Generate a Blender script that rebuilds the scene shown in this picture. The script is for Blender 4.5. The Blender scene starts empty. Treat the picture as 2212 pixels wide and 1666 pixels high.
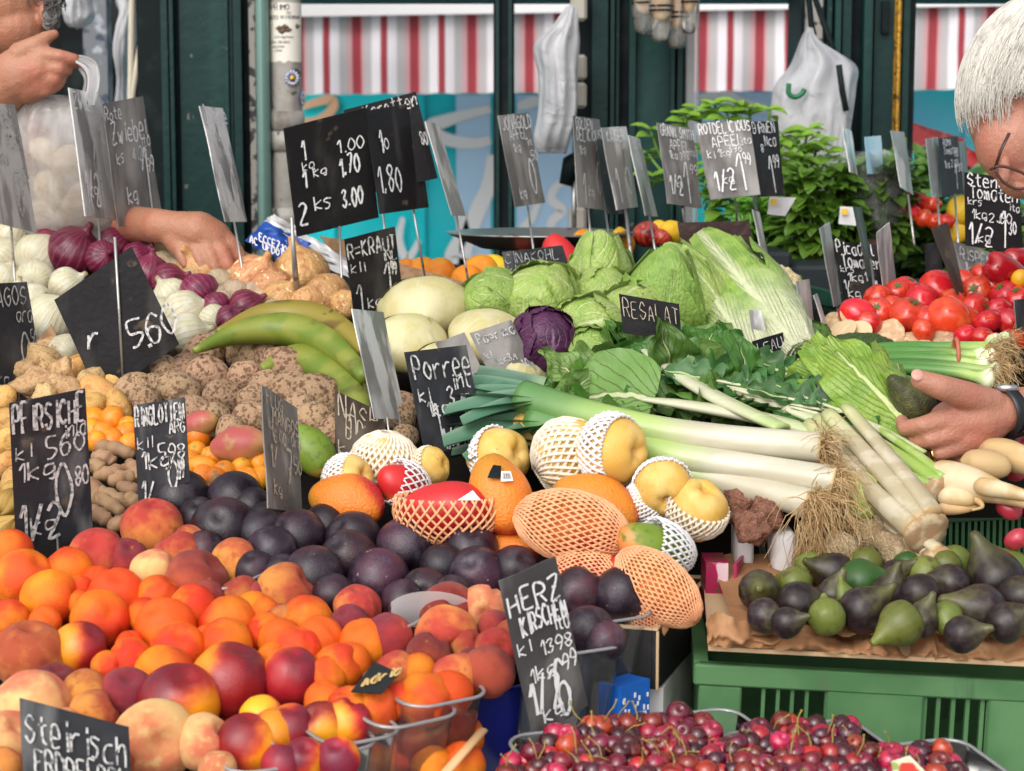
import bpy, math, random
from math import sin, cos, pi, exp, sqrt, atan2, radians
from mathutils import Vector as V, Matrix, Euler, Quaternion, noise
R = random.Random(11)
SC = bpy.context.scene
COL = SC.collection
# ------------------------------------------------------------------ camera, sky, sun, exposure
F = 4300.0; CX, CY = 1106.0, 833.0; CZ = 1.45
PITCH = math.atan(533 / F)
cam = bpy.data.objects.new('camera', bpy.data.cameras.new('camera')); COL.objects.link(cam)
cam.location = (0, 0, CZ); cam.rotation_euler = (pi / 2 - PITCH, 0, 0)
cam.data.sensor_width = 36; cam.data.lens = 36 * F / 2212
cam.data.clip_start = .05; cam.data.clip_end = 2000
cam.data.dof.use_dof = True; cam.data.dof.focus_distance = 2.45; cam.data.dof.aperture_fstop = 9
SC.camera = cam
EL, AZ = radians(40), radians(205)      # sun height, and its compass direction (180 = behind the camera)
w = bpy.data.worlds.new('World'); SC.world = w; w.use_nodes = True
nt = w.node_tree; bg = nt.nodes['Background']
sky = nt.nodes.new('ShaderNodeTexSky'); sky.sky_type = 'NISHITA'; sky.sun_disc = False
sky.sun_elevation = EL; sky.sun_rotation = AZ; sky.air_density = 1.0; sky.dust_density = 4; sky.ozone_density = .6
hs = nt.nodes.new('ShaderNodeHueSaturation'); hs.inputs['Saturation'].default_value = .22
nt.links.new(sky.outputs[0], hs.inputs['Color']); nt.links.new(hs.outputs[0], bg.inputs[0])
bg.inputs[1].default_value = .15
sun = bpy.data.objects.new('sun', bpy.data.lights.new('sun', 'SUN')); COL.objects.link(sun)
sun.data.energy = .85; sun.data.angle = radians(100); sun.data.color = (1, .95, .88)
sd = V((sin(AZ) * cos(EL), cos(AZ) * cos(EL), sin(EL)))
sun.rotation_euler = sd.to_track_quat('Z', 'Y').to_euler()
SC.view_settings.view_transform = 'Standard'; SC.view_settings.look = 'None'
SC.view_settings.exposure = .52; SC.view_settings.gamma = 1; SC.view_settings.use_curve_mapping = False
SC.cycles.max_bounces = 8; SC.cycles.transparent_max_bounces = 16; SC.cycles.use_denoising = True
# ------------------------------------------------------------------ measuring: photo measurements to points in the place
FW = V((0, cos(PITCH), -sin(PITCH))); UP = V((0, sin(PITCH), cos(PITCH)))
def ray(x, y): return FW + V(((x - CX) / F, 0, 0)) + UP * ((CY - y) / F)
def P(x, y, Y):                     # the point at horizontal distance Y
    d = ray(x, y); return V((0, 0, CZ)) + d * (Y / d.y)
SL, Z0, Y0 = .27, .9, 1.8           # the sloping counter: z = Z0 + SL (y - Y0)
def on(x, y, h=0, sl=SL, z0=Z0, y0=Y0):     # the point on the counter (raised by h)
    d = ray(x, y); t = (z0 + h - CZ - sl * y0) / (d.z - sl * d.y)
    return V((0, 0, CZ)) + d * t
def mpp(p): return (p - V((0, 0, CZ))).dot(FW) / F      # metres a photo pixel covers at p
# ------------------------------------------------------------------ mesh builder
class MB:
    def __init__(s): s.v = []; s.f = []; s.uv = []
    def add(s, p, u=0., v=0.): s.v.append(tuple(p)); s.uv.append((u, v)); return len(s.v) - 1
    def grid(s, fn, nu, nv, wrap=False):
        b = len(s.v); c = nu if wrap else nu + 1
        for j in range(nv + 1):
            for i in range(c): s.add(fn(i / nu, j / nv), i / nu, j / nv)
        for j in range(nv):
            for i in range(nu):
                k = (i + 1) % c if wrap else i + 1
                s.f.append((b + j * c + i, b + j * c + k, b + (j + 1) * c + k, b + (j + 1) * c + i))
        return s
    def lathe(s, prof, n=24, fn=None, mat=None):
        b = len(s.v); m = len(prof); rings = []
        for j, (r, z) in enumerate(prof):
            t = j / (m - 1); ring = []
            for i in range(1 if r < 1e-6 else n):
                a = 2 * pi * i / n; p = V((r * cos(a), r * sin(a), z))
                if fn: p = fn(p, a, t)
                if mat: p = mat @ p
                ring.append(s.add(p, i / n, t))
            rings.append(ring)
        for A, B in zip(rings, rings[1:]):
            for i in range(n):
                k = (i + 1) % n
                if len(A) == 1 and len(B) == 1: continue
                if len(A) == 1: s.f.append((A[0], B[k], B[i]))
                elif len(B) == 1: s.f.append((A[i], A[k], B[0]))
                else: s.f.append((A[i], A[k], B[k], B[i]))
        return s
    def tube(s, pts, rad, n=8, cap=True, flat=1., up=None, v0=0, v1=1):
        pts = [V(p) for p in pts]; m = len(pts); b = len(s.v)
        if not hasattr(rad, '__len__'): rad = [rad] * m
        nrm = None
        for j in range(m):
            t = (pts[min(j + 1, m - 1)] - pts[max(j - 1, 0)]).normalized()
            if nrm is None: nrm = (V(up) if up else (V((0, 0, 1)) if abs(t.z) < .9 else V((1, 0, 0))))
            nrm = (nrm - t * nrm.dot(t)); nrm = nrm.normalized() if nrm.length > 1e-6 else t.orthogonal().normalized()
            bn = t.cross(nrm)
            for i in range(n):
                a = 2 * pi * i / n
                s.add(pts[j] + (nrm * cos(a) * flat + bn * sin(a)) * rad[j], i / n, v0 + (v1 - v0) * j / (m - 1))
        for j in range(m - 1):
            for i in range(n):
                k = (i + 1) % n
                s.f.append((b + j * n + i, b + j * n + k, b + (j + 1) * n + k, b + (j + 1) * n + i))
        if cap:
            s.f.append(tuple(b + i for i in reversed(range(n)))); s.f.append(tuple(b + (m - 1) * n + i for i in range(n)))
        return s
    def ribbon(s, pts, w, nrm):
        pts = [V(p) for p in pts]; m = len(pts); b = len(s.v)
        for j in range(m):
            t = (pts[min(j + 1, m - 1)] - pts[max(j - 1, 0)]); t = t.normalized() if t.length > 1e-9 else V((1, 0, 0))
            sd = t.cross(nrm).normalized() * (w[j] if hasattr(w, '__len__') else w) * .5
            s.add(pts[j] - sd, 0, j / max(1, m - 1)); s.add(pts[j] + sd, 1, j / max(1, m - 1))
        for j in range(m - 1): s.f.append((b + 2 * j, b + 2 * j + 1, b + 2 * j + 3, b + 2 * j + 2))
        return s
    def box(s, a, c, mat=None, bev=0.):
        (x0, y0, z0), (x1, y1, z1) = a, c; b = len(s.v)
        if bev <= 0:
            for z in (z0, z1):
                for (x, y) in ((x0, y0), (x1, y0), (x1, y1), (x0, y1)):
                    p = V((x, y, z)); s.add(mat @ p if mat else p, (x - x0) / max(1e-9, x1 - x0), (z - z0) / max(1e-9, z1 - z0))
            for q in ((3, 2, 1, 0), (4, 5, 6, 7), (0, 1, 5, 4), (1, 2, 6, 5), (2, 3, 7, 6), (3, 0, 4, 7)): s.f.append(tuple(b + i for i in q))
        else:
            e = bev; pr = []
            lv = [(z0, e), (z0 + e, 0), (z1 - e, 0), (z1, e)]
            for z, d in lv:
                for (x, y) in ((x0 + d + (e if not d else 0), y0 + d), (x1 - d - (e if not d else 0), y0 + d), (x1 - d, y0 + d + (e if not d else 0)), (x1 - d, y1 - d - (e if not d else 0)),
                               (x1 - d - (e if not d else 0), y1 - d), (x0 + d + (e if not d else 0), y1 - d), (x0 + d, y1 - d - (e if not d else 0)), (x0 + d, y0 + d + (e if not d else 0))):
                    p = V((x, y, z)); s.add(mat @ p if mat else p, (x - x0) / max(1e-9, x1 - x0), (z - z0) / max(1e-9, z1 - z0))
            for j in range(3):
                for i in range(8):
                    k = (i + 1) % 8; s.f.append((b + j * 8 + i, b + j * 8 + k, b + (j + 1) * 8 + k, b + (j + 1) * 8 + i))
            s.f.append(tuple(b + i for i in reversed(range(8)))); s.f.append(tuple(b + 24 + i for i in range(8)))
        return s
    def poly(s, pts, th, nrm):      # a flat plate with thickness
        nrm = V(nrm).normalized(); n = len(pts); b = len(s.v); pts = [V(p) for p in pts]
        for o in (0, -th):
            for i, p in enumerate(pts): s.add(p + nrm * o, (0, 1, 1, 0)[i % 4], (1, 1, 0, 0)[i % 4])
        s.f.append(tuple(b + i for i in range(n))); s.f.append(tuple(b + n + i for i in reversed(range(n))))
        for i in range(n):
            k = (i + 1) % n; s.f.append((b + i, b + n + i, b + n + k, b + k))
        return s
    def mesh(s, name, mat=None, smooth=True):
        me = bpy.data.meshes.new(name); me.from_pydata(s.v, [], s.f); me.update()
        ul = me.uv_layers.new(name='UVMap'); d = [0.] * (2 * len(me.loops))
        for l in me.loops: d[2 * l.index], d[2 * l.index + 1] = s.uv[l.vertex_index]
        ul.data.foreach_set('uv', d)
        if smooth: me.polygons.foreach_set('use_smooth', [True] * len(me.polygons))
        if mat: me.materials.append(mat)
        return me
def fixn(me):
    import bmesh
    bm = bmesh.new(); bm.from_mesh(me); bmesh.ops.recalc_face_normals(bm, faces=bm.faces); bm.to_mesh(me); bm.free(); return me
def tag(o, label=None, cat=None, group=None, kind=None):
    if label: o['label'] = label
    if cat: o['category'] = cat
    if group: o['group'] = group
    if kind: o['kind'] = kind
    return o
def ob(name, me, parent=None, loc=None, rot=None, sc=None):
    o = bpy.data.objects.new(name, me); COL.objects.link(o)
    if parent: o.parent = parent
    if loc is not None: o.location = loc
    if rot is not None:
        if isinstance(rot, Quaternion): o.rotation_mode = 'QUATERNION'; o.rotation_quaternion = rot
        else: o.rotation_euler = rot
    if sc is not None: o.scale = (sc, sc, sc) if not hasattr(sc, '__len__') else sc
    return o
def thing(name, label, cat, loc=(0, 0, 0), group=None, rot=None):
    return tag(ob(name, None, None, loc, rot), label, cat, group)
def rel(mb, loc):                   # world-built shape made relative to the base of its thing
    l = V(loc); mb.v = [tuple(V(p) - l) for p in mb.v]; return mb
def part(name, mb, mat, parent, smooth=True): return ob(name, fixn(mb.mesh(name, mat, smooth)), parent)
def solid(name, mb, mat, label, cat, group=None, smooth=True, kind=None, loc=None, rot=None, sc=None):
    if loc is None:
        c = V((0, 0, 0)); 
        for p in mb.v: c += V(p)
        loc = c / max(1, len(mb.v)); rel(mb, loc)
    return tag(ob(name, fixn(mb.mesh(name, mat, smooth)), None, loc, rot, sc), label, cat, group, kind)
def spl(pts, k=4, closed=False):    # Catmull-Rom
    pts = [V(p) for p in pts]; n = len(pts); out = []
    for i in range(n if closed else n - 1):
        g = (lambda j: pts[j % n]) if closed else (lambda j: pts[max(0, min(n - 1, j))])
        a, b, c, d = g(i - 1), g(i), g(i + 1), g(i + 2)
        for q in range(k):
            t = q / k
            out.append(.5 * (2 * b + (c - a) * t + (2 * a - 5 * b + 4 * c - d) * t * t + (3 * b - a - 3 * c + d) * t ** 3))
    if not closed: out.append(pts[-1])
    return out
def prof(pts, k=4): return [(max(0, p.x), p.y) for p in spl([(r, z, 0) for r, z in pts], k)]
def nz(p, s=1., o=0.): return noise.noise(V(p) * s + V((o, o * 1.7, -o)))
# ------------------------------------------------------------------ materials
class NT:
    def __init__(s, nt): s.nt = nt; s._c = {}
    def n(s, t, ins=(), **kw):
        x = s.nt.nodes.new('ShaderNode' + t)
        for k, v in kw.items(): setattr(x, k, v)
        for k, v in (ins.items() if isinstance(ins, dict) else enumerate(ins)):
            if v is None: continue
            if hasattr(v, 'is_linked') or isinstance(v, bpy.types.NodeSocket): s.nt.links.new(v, x.inputs[k])
            else: x.inputs[k].default_value = v
        return x
    def m(s, op, a, b=0., c=None): return s.n('Math', (a, b) if c is None else (a, b, c), operation=op).outputs[0]
    def co(s, which):
        if which not in s._c:
            if which == 'O': s._c['O'] = s.n('TexCoord').outputs['Object']
            elif which == 'UV': s._c['UV'] = s.n('SeparateXYZ', (s.n('TexCoord').outputs['UV'],)).outputs
            elif which == 'R': s._c['R'] = s.n('ObjectInfo').outputs['Random']
            elif which == 'OR':
                k = s.m('MULTIPLY', s.co('R'), 37.); s._c['OR'] = s.n('VectorMath', (s.co('O'), s.n('CombineXYZ', (k, k, k)).outputs[0]), operation='ADD').outputs[0]
        return s._c[which]
    def noise(s, sc, det=3, dist=0.): return s.n('TexNoise', {'Vector': s.co('OR'), 'Scale': sc, 'Detail': det, 'Distortion': dist}).outputs[0]
    def rng(s, x, lo, hi, a=0., b=1.): return s.n('MapRange', {0: x, 1: lo, 2: hi, 3: a, 4: b}, interpolation_type='SMOOTHSTEP').outputs[0]
    def mask(s, k):
        t = k[0]; 
        if t == 'n': return s.rng(s.noise(k[1], k[4] if len(k) > 4 else 3, k[5] if len(k) > 5 else 0.), k[2], k[3])
        if t == 'd':
            d = s.n('VectorMath', (s.co('O'), k[1]), operation='DOT_PRODUCT').outputs['Value']
            if len(k) > 4: d = s.m('ADD', d, s.m('MULTIPLY', s.m('SUBTRACT', s.noise(k[5]), .5), k[4]))
            return s.rng(d, k[2], k[3])
        if t in 'uv' or t == 'ua':
            c = s.co('UV')[0 if t[0] == 'u' else 1]
            if t == 'ua': c = s.m('ABSOLUTE', s.m('SUBTRACT', s.m('MULTIPLY', c, 2.), 1.))
            if len(k) > 3: c = s.m('ADD', c, s.m('MULTIPLY', s.m('SUBTRACT', s.noise(k[4]), .5), k[3]))
            return s.rng(c, k[1], k[2])
        if t == 'vor':
            x = s.n('TexVoronoi', {'Vector': s.co('OR'), 'Scale': k[1]}, feature=k[4] if len(k) > 4 else 'F1').outputs[0]
            return s.rng(x, k[2], k[3])
        if t == 'mer':
            xyz = s.n('SeparateXYZ', (s.co('O'),)).outputs; a = s.m('ARCTAN2', xyz[1], xyz[0])
            a = s.m('ADD', s.m('MULTIPLY', a, k[1]), s.m('MULTIPLY', s.noise(3.), k[4]))
            return s.rng(s.m('SINE', a), k[2], k[3])
        if t == 'str':      # long streaks along an axis
            mp = s.n('VectorMath', (s.co('OR'), k[4]), operation='MULTIPLY').outputs[0]
            return s.rng(s.n('TexNoise', {'Vector': mp, 'Scale': k[1], 'Detail': 4.}).outputs[0], k[2], k[3])
        if t == 'vein':     # midrib and side veins of a leaf
            u, v = s.co('UV')[0], s.co('UV')[1]
            a = s.m('ABSOLUTE', s.m('SUBTRACT', s.m('MULTIPLY', u, 2.), 1.))
            q = s.m('ADD', s.m('MULTIPLY', s.m('SUBTRACT', v, s.m('MULTIPLY', a, k[2])), k[1]), s.m('MULTIPLY', s.noise(k[5] if len(k) > 5 else 20.), .7))
            q = s.m('ABSOLUTE', s.m('SUBTRACT', s.m('FRACT', q), .5))
            side = s.rng(q, .0, k[3], 1., 0.)
            side = s.m('MULTIPLY', side, s.rng(a, .15, 1., .9, .15))
            mid = s.rng(s.m('ADD', a, s.m('MULTIPLY', v, k[4] * .6)), k[4] * .5, k[4], 1., 0.)
            return s.m('MAXIMUM', side, mid)
        if t == 'r': return s.rng(s.co('R'), k[1], k[2])
BS = 1.
def M(name, base, rough=.5, layers=(), bump=(), sss=0, coat=0, sheen=0, metal=0, trans=0, alpha=1, ior=1.45, hv=0., spec=.5, sssr=.01, translucent=0):
    m = bpy.data.materials.new(name); m.use_nodes = True; nt = m.node_tree; b = nt.nodes['Principled BSDF']; T = NT(nt)
    c = tuple(base) + (1,)
    for col, mk, *st in layers:
        f = T.mask(mk)
        if st: f = T.m('MULTIPLY', f, st[0])
        mx = T.n('Mix', data_type='RGBA'); nt.links.new(f, mx.inputs[0])
        if isinstance(c, tuple): mx.inputs[6].default_value = c
        else: nt.links.new(c, mx.inputs[6])
        mx.inputs[7].default_value = tuple(col) + (1,); c = mx.outputs[2]
    if hv:
        h = T.n('HueSaturation', {'Value': T.rng(T.co('R'), 0., 1., 1 - hv, 1 + hv), 'Hue': T.rng(T.m('FRACT', T.m('MULTIPLY', T.co('R'), 7.3)), 0., 1., .5 - hv * .06, .5 + hv * .06), 'Color': c if not isinstance(c, tuple) else c})
        c = h.outputs[0]
    if isinstance(c, tuple): b.inputs['Base Color'].default_value = c
    else: nt.links.new(c, b.inputs['Base Color'])
    hgt = None
    for mk, st in bump:
        f = T.m('MULTIPLY', T.mask(mk), st * BS); hgt = f if hgt is None else T.m('ADD', hgt, f)
    if hgt is not None:
        bp = T.n('Bump', {'Strength': 1., 'Distance': 1., 'Height': hgt}); nt.links.new(bp.outputs[0], b.inputs['Normal'])
    b.inputs['Roughness'].default_value = rough; b.inputs['Metallic'].default_value = metal; b.inputs['IOR'].default_value = ior
    b.inputs['Subsurface Weight'].default_value = sss; b.inputs['Subsurface Radius'].default_value = (1, .4, .2); b.inputs['Subsurface Scale'].default_value = sssr
    b.inputs['Coat Weight'].default_value = coat; b.inputs['Coat Roughness'].default_value = .2; b.inputs['Sheen Weight'].default_value = sheen
    b.inputs['Transmission Weight'].default_value = trans; b.inputs['Alpha'].default_value = alpha; b.inputs['Specular IOR Level'].default_value = spec
    if translucent:
        tr = T.n('BsdfTranslucent'); mx = T.n('MixShader', (translucent, b.outputs[0], tr.outputs[0]))
        if isinstance(c, tuple): tr.inputs[0].default_value = c
        else: nt.links.new(c, tr.inputs[0])
        nt.links.new(mx.outputs[0], nt.nodes['Material Output'].inputs[0])
    return m
def film(name, col, opacity, rough=.15, gloss=.25, streak=0.):      # thin clear or milky plastic
    m = bpy.data.materials.new(name); m.use_nodes = True; nt = m.node_tree; T = NT(nt); nt.nodes.remove(nt.nodes['Principled BSDF'])
    tp = T.n('BsdfTransparent'); tp.inputs[0].default_value = (1, 1, 1, 1)
    df = T.n('BsdfDiffuse', {'Color': tuple(col) + (1,)}); tl = T.n('BsdfTranslucent', {'Color': tuple(col) + (1,)})
    md = T.n('MixShader', (.4, df.outputs[0], tl.outputs[0]))
    op = opacity
    if streak: op = T.rng(T.noise(14., 4, 1.), .3, .75, max(0, opacity - streak), min(1, opacity + streak))
    a = T.n('MixShader', (op, tp.outputs[0], md.outputs[0]))
    gl = T.n('BsdfGlossy', {'Roughness': rough}); fr = T.n('LayerWeight', {'Blend': gloss}).outputs['Fresnel']
    nt.links.new(T.n('MixShader', (fr, a.outputs[0], gl.outputs[0])).outputs[0], nt.nodes['Material Output'].inputs[0])
    return m
ORD = 'first second third fourth fifth sixth seventh eighth ninth tenth eleventh twelfth thirteenth fourteenth fifteenth sixteenth seventeenth eighteenth nineteenth twentieth'.split()
def rowlabels(tab, noun, heap):      # tab: (x, y, adjective); one label each: rank in its row of the heap
    n = len(tab)
    if n == 1: return ['%s %s %s' % (tab[0][2], noun, heap)]
    if n <= 5:
        o = sorted(range(n), key=lambda i: tab[i][0]); L = [None] * n
        for k, i in enumerate(o):
            pos = 'leftmost' if k == 0 else 'rightmost' if k == n - 1 else ORD[k] + ' from the left'
            L[i] = '%s %s %s, %s of %d' % (tab[i][2], noun, heap, pos, n)
        return L
    per = max(4, min(9, round(sqrt(n * 1.7)))); o = sorted(range(n), key=lambda i: -tab[i][1]); L = [None] * n
    rows = [o[i:i + per] for i in range(0, n, per)]
    for r, row in enumerate(rows):
        for k, i in enumerate(sorted(row, key=lambda i: tab[i][0])):
            L[i] = '%s %s %s, %s from left in %s row up' % (tab[i][2], noun, heap, ORD[k], ORD[r])
    return L
# ------------------------------------------------------------------ hand lettering
FONT = {}
for _x in '''A=00 26 40|12 32;B=00 06 36 44 33 03|33 42 30 00;C=45 26 04 02 20 41;D=00 06 26 44 42 20 00;E=46 06 03 00 40|03 33;F=46 06 00|03 33;G=45 26 04 02 20 41 43 23;H=00 06|40 46|03 43;I=20 26;J=46 41 20 01;K=00 06|46 03 40;L=06 00 40;M=00 06 23 46 40;N=00 06 40 46;O=26 04 02 20 42 44 26;P=00 06 36 44 33 03;R=00 06 36 44 33 03|23 40;S=45 26 04 23 42 20 01;T=06 46|26 20;U=06 01 20 41 46;V=06 20 46;W=06 10 24 30 46;Z=06 46 00 40|13 33;a=44 14 02 10 30 44|44 40;b=06 00 30 43 24 03;c=44 14 02 10 40;d=44 14 02 10 30 44|46 40;e=02 42 34 14 02 10 40;f=46 26 20|04 44;g=44 14 02 11 42 44 40 20;h=06 00|02 24 44 40;i=24 20|26 25;j=34 30 10;k=06 00|44 02 40;l=16 11 30;m=00 04|02 14 20|22 34 40;n=00 04|02 24 44 40;o=24 02 10 30 42 24;p=00 04 34 42 02;r=00 04|02 24 44;s=44 14 03 32 20 00;t=26 21 40|04 44;u=04 01 20 44|44 40;w=04 10 23 30 44;z=04 44 00 40;0=26 04 02 20 42 44 26;1=04 26 20;2=05 26 45 33 00 40;3=05 26 45 23 42 20 01;4=36 02 42|34 30;5=46 06 03 33 42 20 00;6=45 26 03 10 30 42 33 13 02;7=06 46 10|13 33;8=23 05 26 45 23 02 20 42 23;9=43 13 04 26 45 43 20;,=11 00;.=11 20;/=00 46;-=03 43;q=24 04 02 20 42 44 24'''.split(';'):
    FONT[_x[0]] = [[(int(p[0]) / 4, int(p[1]) / 6) for p in s.split()] for s in _x[2:].split('|')]
FONT['='] = [[(0, .35), (1, .35)], [(0, .65), (1, .65)]]
def write(mb, text, o, xd, yd, h, nrm, w=None, jit=.05, adv=.62, wid=.42, thin=False):
    """text as strokes on a plane: o = lower left corner, h = letter height"""
    o = V(o); x = 0.; w = w or h * .1; lift = nrm * .0009
    if thin: adv, wid = adv * .66, wid * .62
    for ch in text:
        if ch == ' ': x += h * .35; continue
        dy = R.uniform(-.06, .06) * h; sc = R.uniform(.9, 1.1)
        for st in FONT.get(ch, []):
            pts = [V((x + (a + R.uniform(-jit, jit)) * h * wid, dy + (b + R.uniform(-jit, jit)) * h * sc, 0)) for a, b in st]
            pts = (spl(pts[:-1], 5, True) + [pts[0]] if tuple(st[0]) == tuple(st[-1]) and len(pts) > 3 else spl(pts, 4)) if len(pts) > 2 else pts
            mb.ribbon([o + xd * p.x + yd * p.y + lift for p in pts], [w * R.uniform(.75, 1.25) for _ in pts], nrm)
        x += h * (adv if ch not in '1iI.,l' else adv * .6)
# ------------------------------------------------------------------ materials of the place
m_green = M('green_paint', (.003, .026, .024), .5, [((.01, .055, .047), ('str', 9, .5, .75, (1, 1, .12)), .7), ((.16, .15, .11), ('n', 55, .68, .74, 6), .8)], [(('n', 30, .3, .7), .0006)], spec=.3)
m_green2 = M('pale_green_paint', (.05, .16, .14), .4, [((.02, .07, .06), ('str', 8, .45, .7, (1, 1, .1)), .7)])
m_dark = M('dark_paint', (.004, .008, .009), .6, [((.012, .018, .018), ('n', 20, .5, .7))], spec=.15)
m_pipe = M('old_pipe_metal', (.32, .3, .27), .5, [((.14, .12, .1), ('str', 12, .5, .68, (1, 1, .25))), ((.05, .04, .035), ('n', 35, .64, .7, 5), .9)], [(('n', 60, .3, .7), .0008)])
m_pole = M('grey_green_metal', (.16, .27, .24), .35, [((.08, .13, .12), ('str', 10, .5, .7, (1, 1, .1)))], metal=.2)
m_worn = M('worn_grey_paint', (.25, .23, .21), .6, [((.02, .02, .02), ('n', 45, .52, .58, 6))])
m_paper = M('poster_paper', (.72, .68, .6), .7, [((.25, .23, .2), ('n', 24, .62, .68, 5), .8), ((.03, .2, .14), ('str', 16, .66, .7, (1, 1, .15)), .9)])
m_ink = M('black_ink', (.05, .05, .05), .6)
m_turq = M('turquoise_paint', (.02, .7, .76), .3, [((.015, .6, .68), ('str', 1.2, .45, .6, (1, 1, .2))), ((.25, .52, .85), ('n', .9, .56, .66, 1), .8)], [(('n', 2.2, .3, .7, 1), .03)])
m_white = M('white_paint', (.86, .85, .86), .4)
m_lblue = M('light_blue_paint', (.5, .72, .95), .35)
m_peach = M('peach_paint', (.85, .5, .3), .5)
m_gold = M('worn_gold_edge', (.5, .26, .03), .5, [((.1, .05, .015), ('n', 60, .55, .62, 5))], [(('n', 90, .3, .7), .002)])
m_stone = M('paving_stone', (.34, .33, .31), .8, [((.24, .23, .22), ('n', 6, .45, .6))])
m_card = M('cardboard', (.36, .22, .12), .8, [((.26, .155, .08), ('str', 60, .45, .6, (1, .1, 1)))], hv=.1)
m_blackcard = M('black_card', (.008, .0075, .0075), .6, [((.03, .028, .026), ('n', 18, .5, .7))])
m_whitecard = M('white_card', (.7, .68, .66), .6, [((.55, .53, .5), ('n', 14, .5, .7))])
m_kraft = M('kraft_edge', (.55, .38, .22), .8)
m_board = M('dark_board', (.012, .01, .008), .9, spec=.1)
m_steel = M('dull_steel', (.32, .32, .31), .35, [((.16, .12, .09), ('n', 40, .58, .7))], metal=.8)
m_gcrate = M('green_crate_plastic', (.055, .15, .055), .5, [((.08, .19, .075), ('n', 9, .4, .6)), ((.09, .08, .05), ('n', 14, .58, .74, 6), .5), ((.03, .07, .03), ('str', 20, .62, .7, (1, 1, .15)), .7)], [(('n', 120, .3, .7), .00008)])
m_dcrate = M('dark_crate_plastic', (.01, .016, .02), .5)
# ------------------------------------------------------------------ ground and far side of the lane
g = MB(); g.grid(lambda u, v: V((-60 + 120 * u, -20 + 140 * v, 0)), 4, 4)
solid('ground', g, m_stone, None, None, kind='structure', loc=(0, 0, 0))
def pb(mb, x0, x1, Y, d, z0=0., z1=3.2, y0=None, y1=None, bev=0.):
    """upright board between two photo columns, front face at distance Y"""
    a, b = P(x0, 300, Y).x, P(x1, 300, Y).x
    if y1 is not None: z0 = P(x0, y1, Y).z
    if y0 is not None: z1 = P(x0, y0, Y).z
    mb.box((a, Y, z0), (b, Y + d, z1), bev=bev)
f = MB(); f.box((-5, 8.0, .004), (6.5, 8.35, 3.6))
for k in range(-12, 18): f.box((k * .36, 7.985, .1), (k * .36 + .012, 7.999, 3.5))
t = thing('market_kiosk', 'turquoise market kiosk with white graffiti behind the striped awning', 'kiosk', (0, 8, 0))
part('wall', rel(f, (0, 8, 0)), m_turq, t, False)
gr = MB(); gw = MB()
def graf(mb, pts, w, Y=7.975, k=8):
    col = m_white if mb is gw else m_peach; mb = MB()
    q = [P(x, y, Y) for x, y in pts]; q = spl(q, k); mb.ribbon([V((p.x, Y, p.z)) for p in q], [w * (.6 + .5 * sin(pi * i / len(q))) for i in range(len(q))], V((0, -1, 0))); part('graffiti', rel(mb, (0, 8, 0)), col, t)
graf(gw, [(1060, 235), (1000, 250), (960, 262), (930, 275), (960, 300), (1020, 310), (1060, 302)], .05)
graf(gw, [(1062, 335), (1055, 400), (1030, 460), (1010, 520), (1000, 590)], .06)
graf(gw, [(985, 440), (1000, 500), (975, 560), (1035, 575)], .05)
graf(gw, [(870, 470), (862, 520), (880, 560), (905, 520)], .03)
graf(gw, [(1118, 232), (1145, 222), (1165, 216)], .04)
graf(gw, [(1240, 390), (1205, 400), (1190, 430), (1215, 455), (1192, 480), (1195, 520), (1215, 555)], .035)
graf(gw, [(1115, 545), (1125, 500), (1150, 470), (1165, 430)], .03)
graf(gw, [(1510, 215), (1560, 205), (1600, 225), (1655, 235)], .05)
graf(gr, [(650, 232), (680, 222), (715, 215), (718, 235), (690, 258), (655, 262)], .035)
for a, b, c, d in ((985, 205, 1060, 620), (1115, 205, 1240, 620), (1505, 200, 1720, 330)):
    q0, q1 = P(a, b, 7.98), P(c, d, 7.98); lb = MB(); lb.box((q0.x, 7.979, q1.z), (q1.x, 7.984, q0.z)); part('blue_panel', rel(lb, (0, 8, 0)), m_lblue, t, False)
# striped awning valance
def stripes():
    m = bpy.data.materials.new('striped_canvas'); m.use_nodes = True; nt = m.node_tree; T = NT(nt); b = nt.nodes['Principled BSDF']
    x = T.m('FRACT', T.m('DIVIDE', T.n('SeparateXYZ', (T.co('O'),)).outputs[0], .2))
    r = T.n('ValToRGB', (x,)); r.color_ramp.interpolation = 'LINEAR'; e = r.color_ramp.elements
    red, wh, gy, pk = (.4, .05, .065, 1), (.9, .84, .88, 1), (.56, .52, .53, 1), (.7, .4, .42, 1)
    st = [(0, red), (.13, red), (.145, pk), (.18, pk), (.2, gy), (.3, gy), (.34, wh), (.47, wh), (.485, red), (.59, red), (.605, wh), (.74, wh), (.77, gy), (.88, gy), (.9, pk), (.97, pk), (.985, red)]
    e[0].position, e[0].color = st[0]; e[1].position, e[1].color = st[1]
    for p, c in st[2:]: k = e.new(p); k.color = c
    nt.links.new(r.outputs[0], b.inputs['Base Color']); b.inputs['Roughness'].default_value = .8
    tr = T.n('BsdfTranslucent'); nt.links.new(r.outputs[0], tr.inputs[0])
    nt.links.new(T.n('MixShader', (.1, b.outputs[0], tr.outputs[0])).outputs[0], nt.nodes['Material Output'].inputs[0]); return m
m_str = stripes()
t = thing('awning', 'red white and grey striped awning hanging over the turquoise kiosk', 'awning', (P(650, 35, 7).x - .02, 7, 2))
vb = MB(); X0, X1 = P(380, 0, 7).x, P(2600, 0, 7).x
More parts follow.
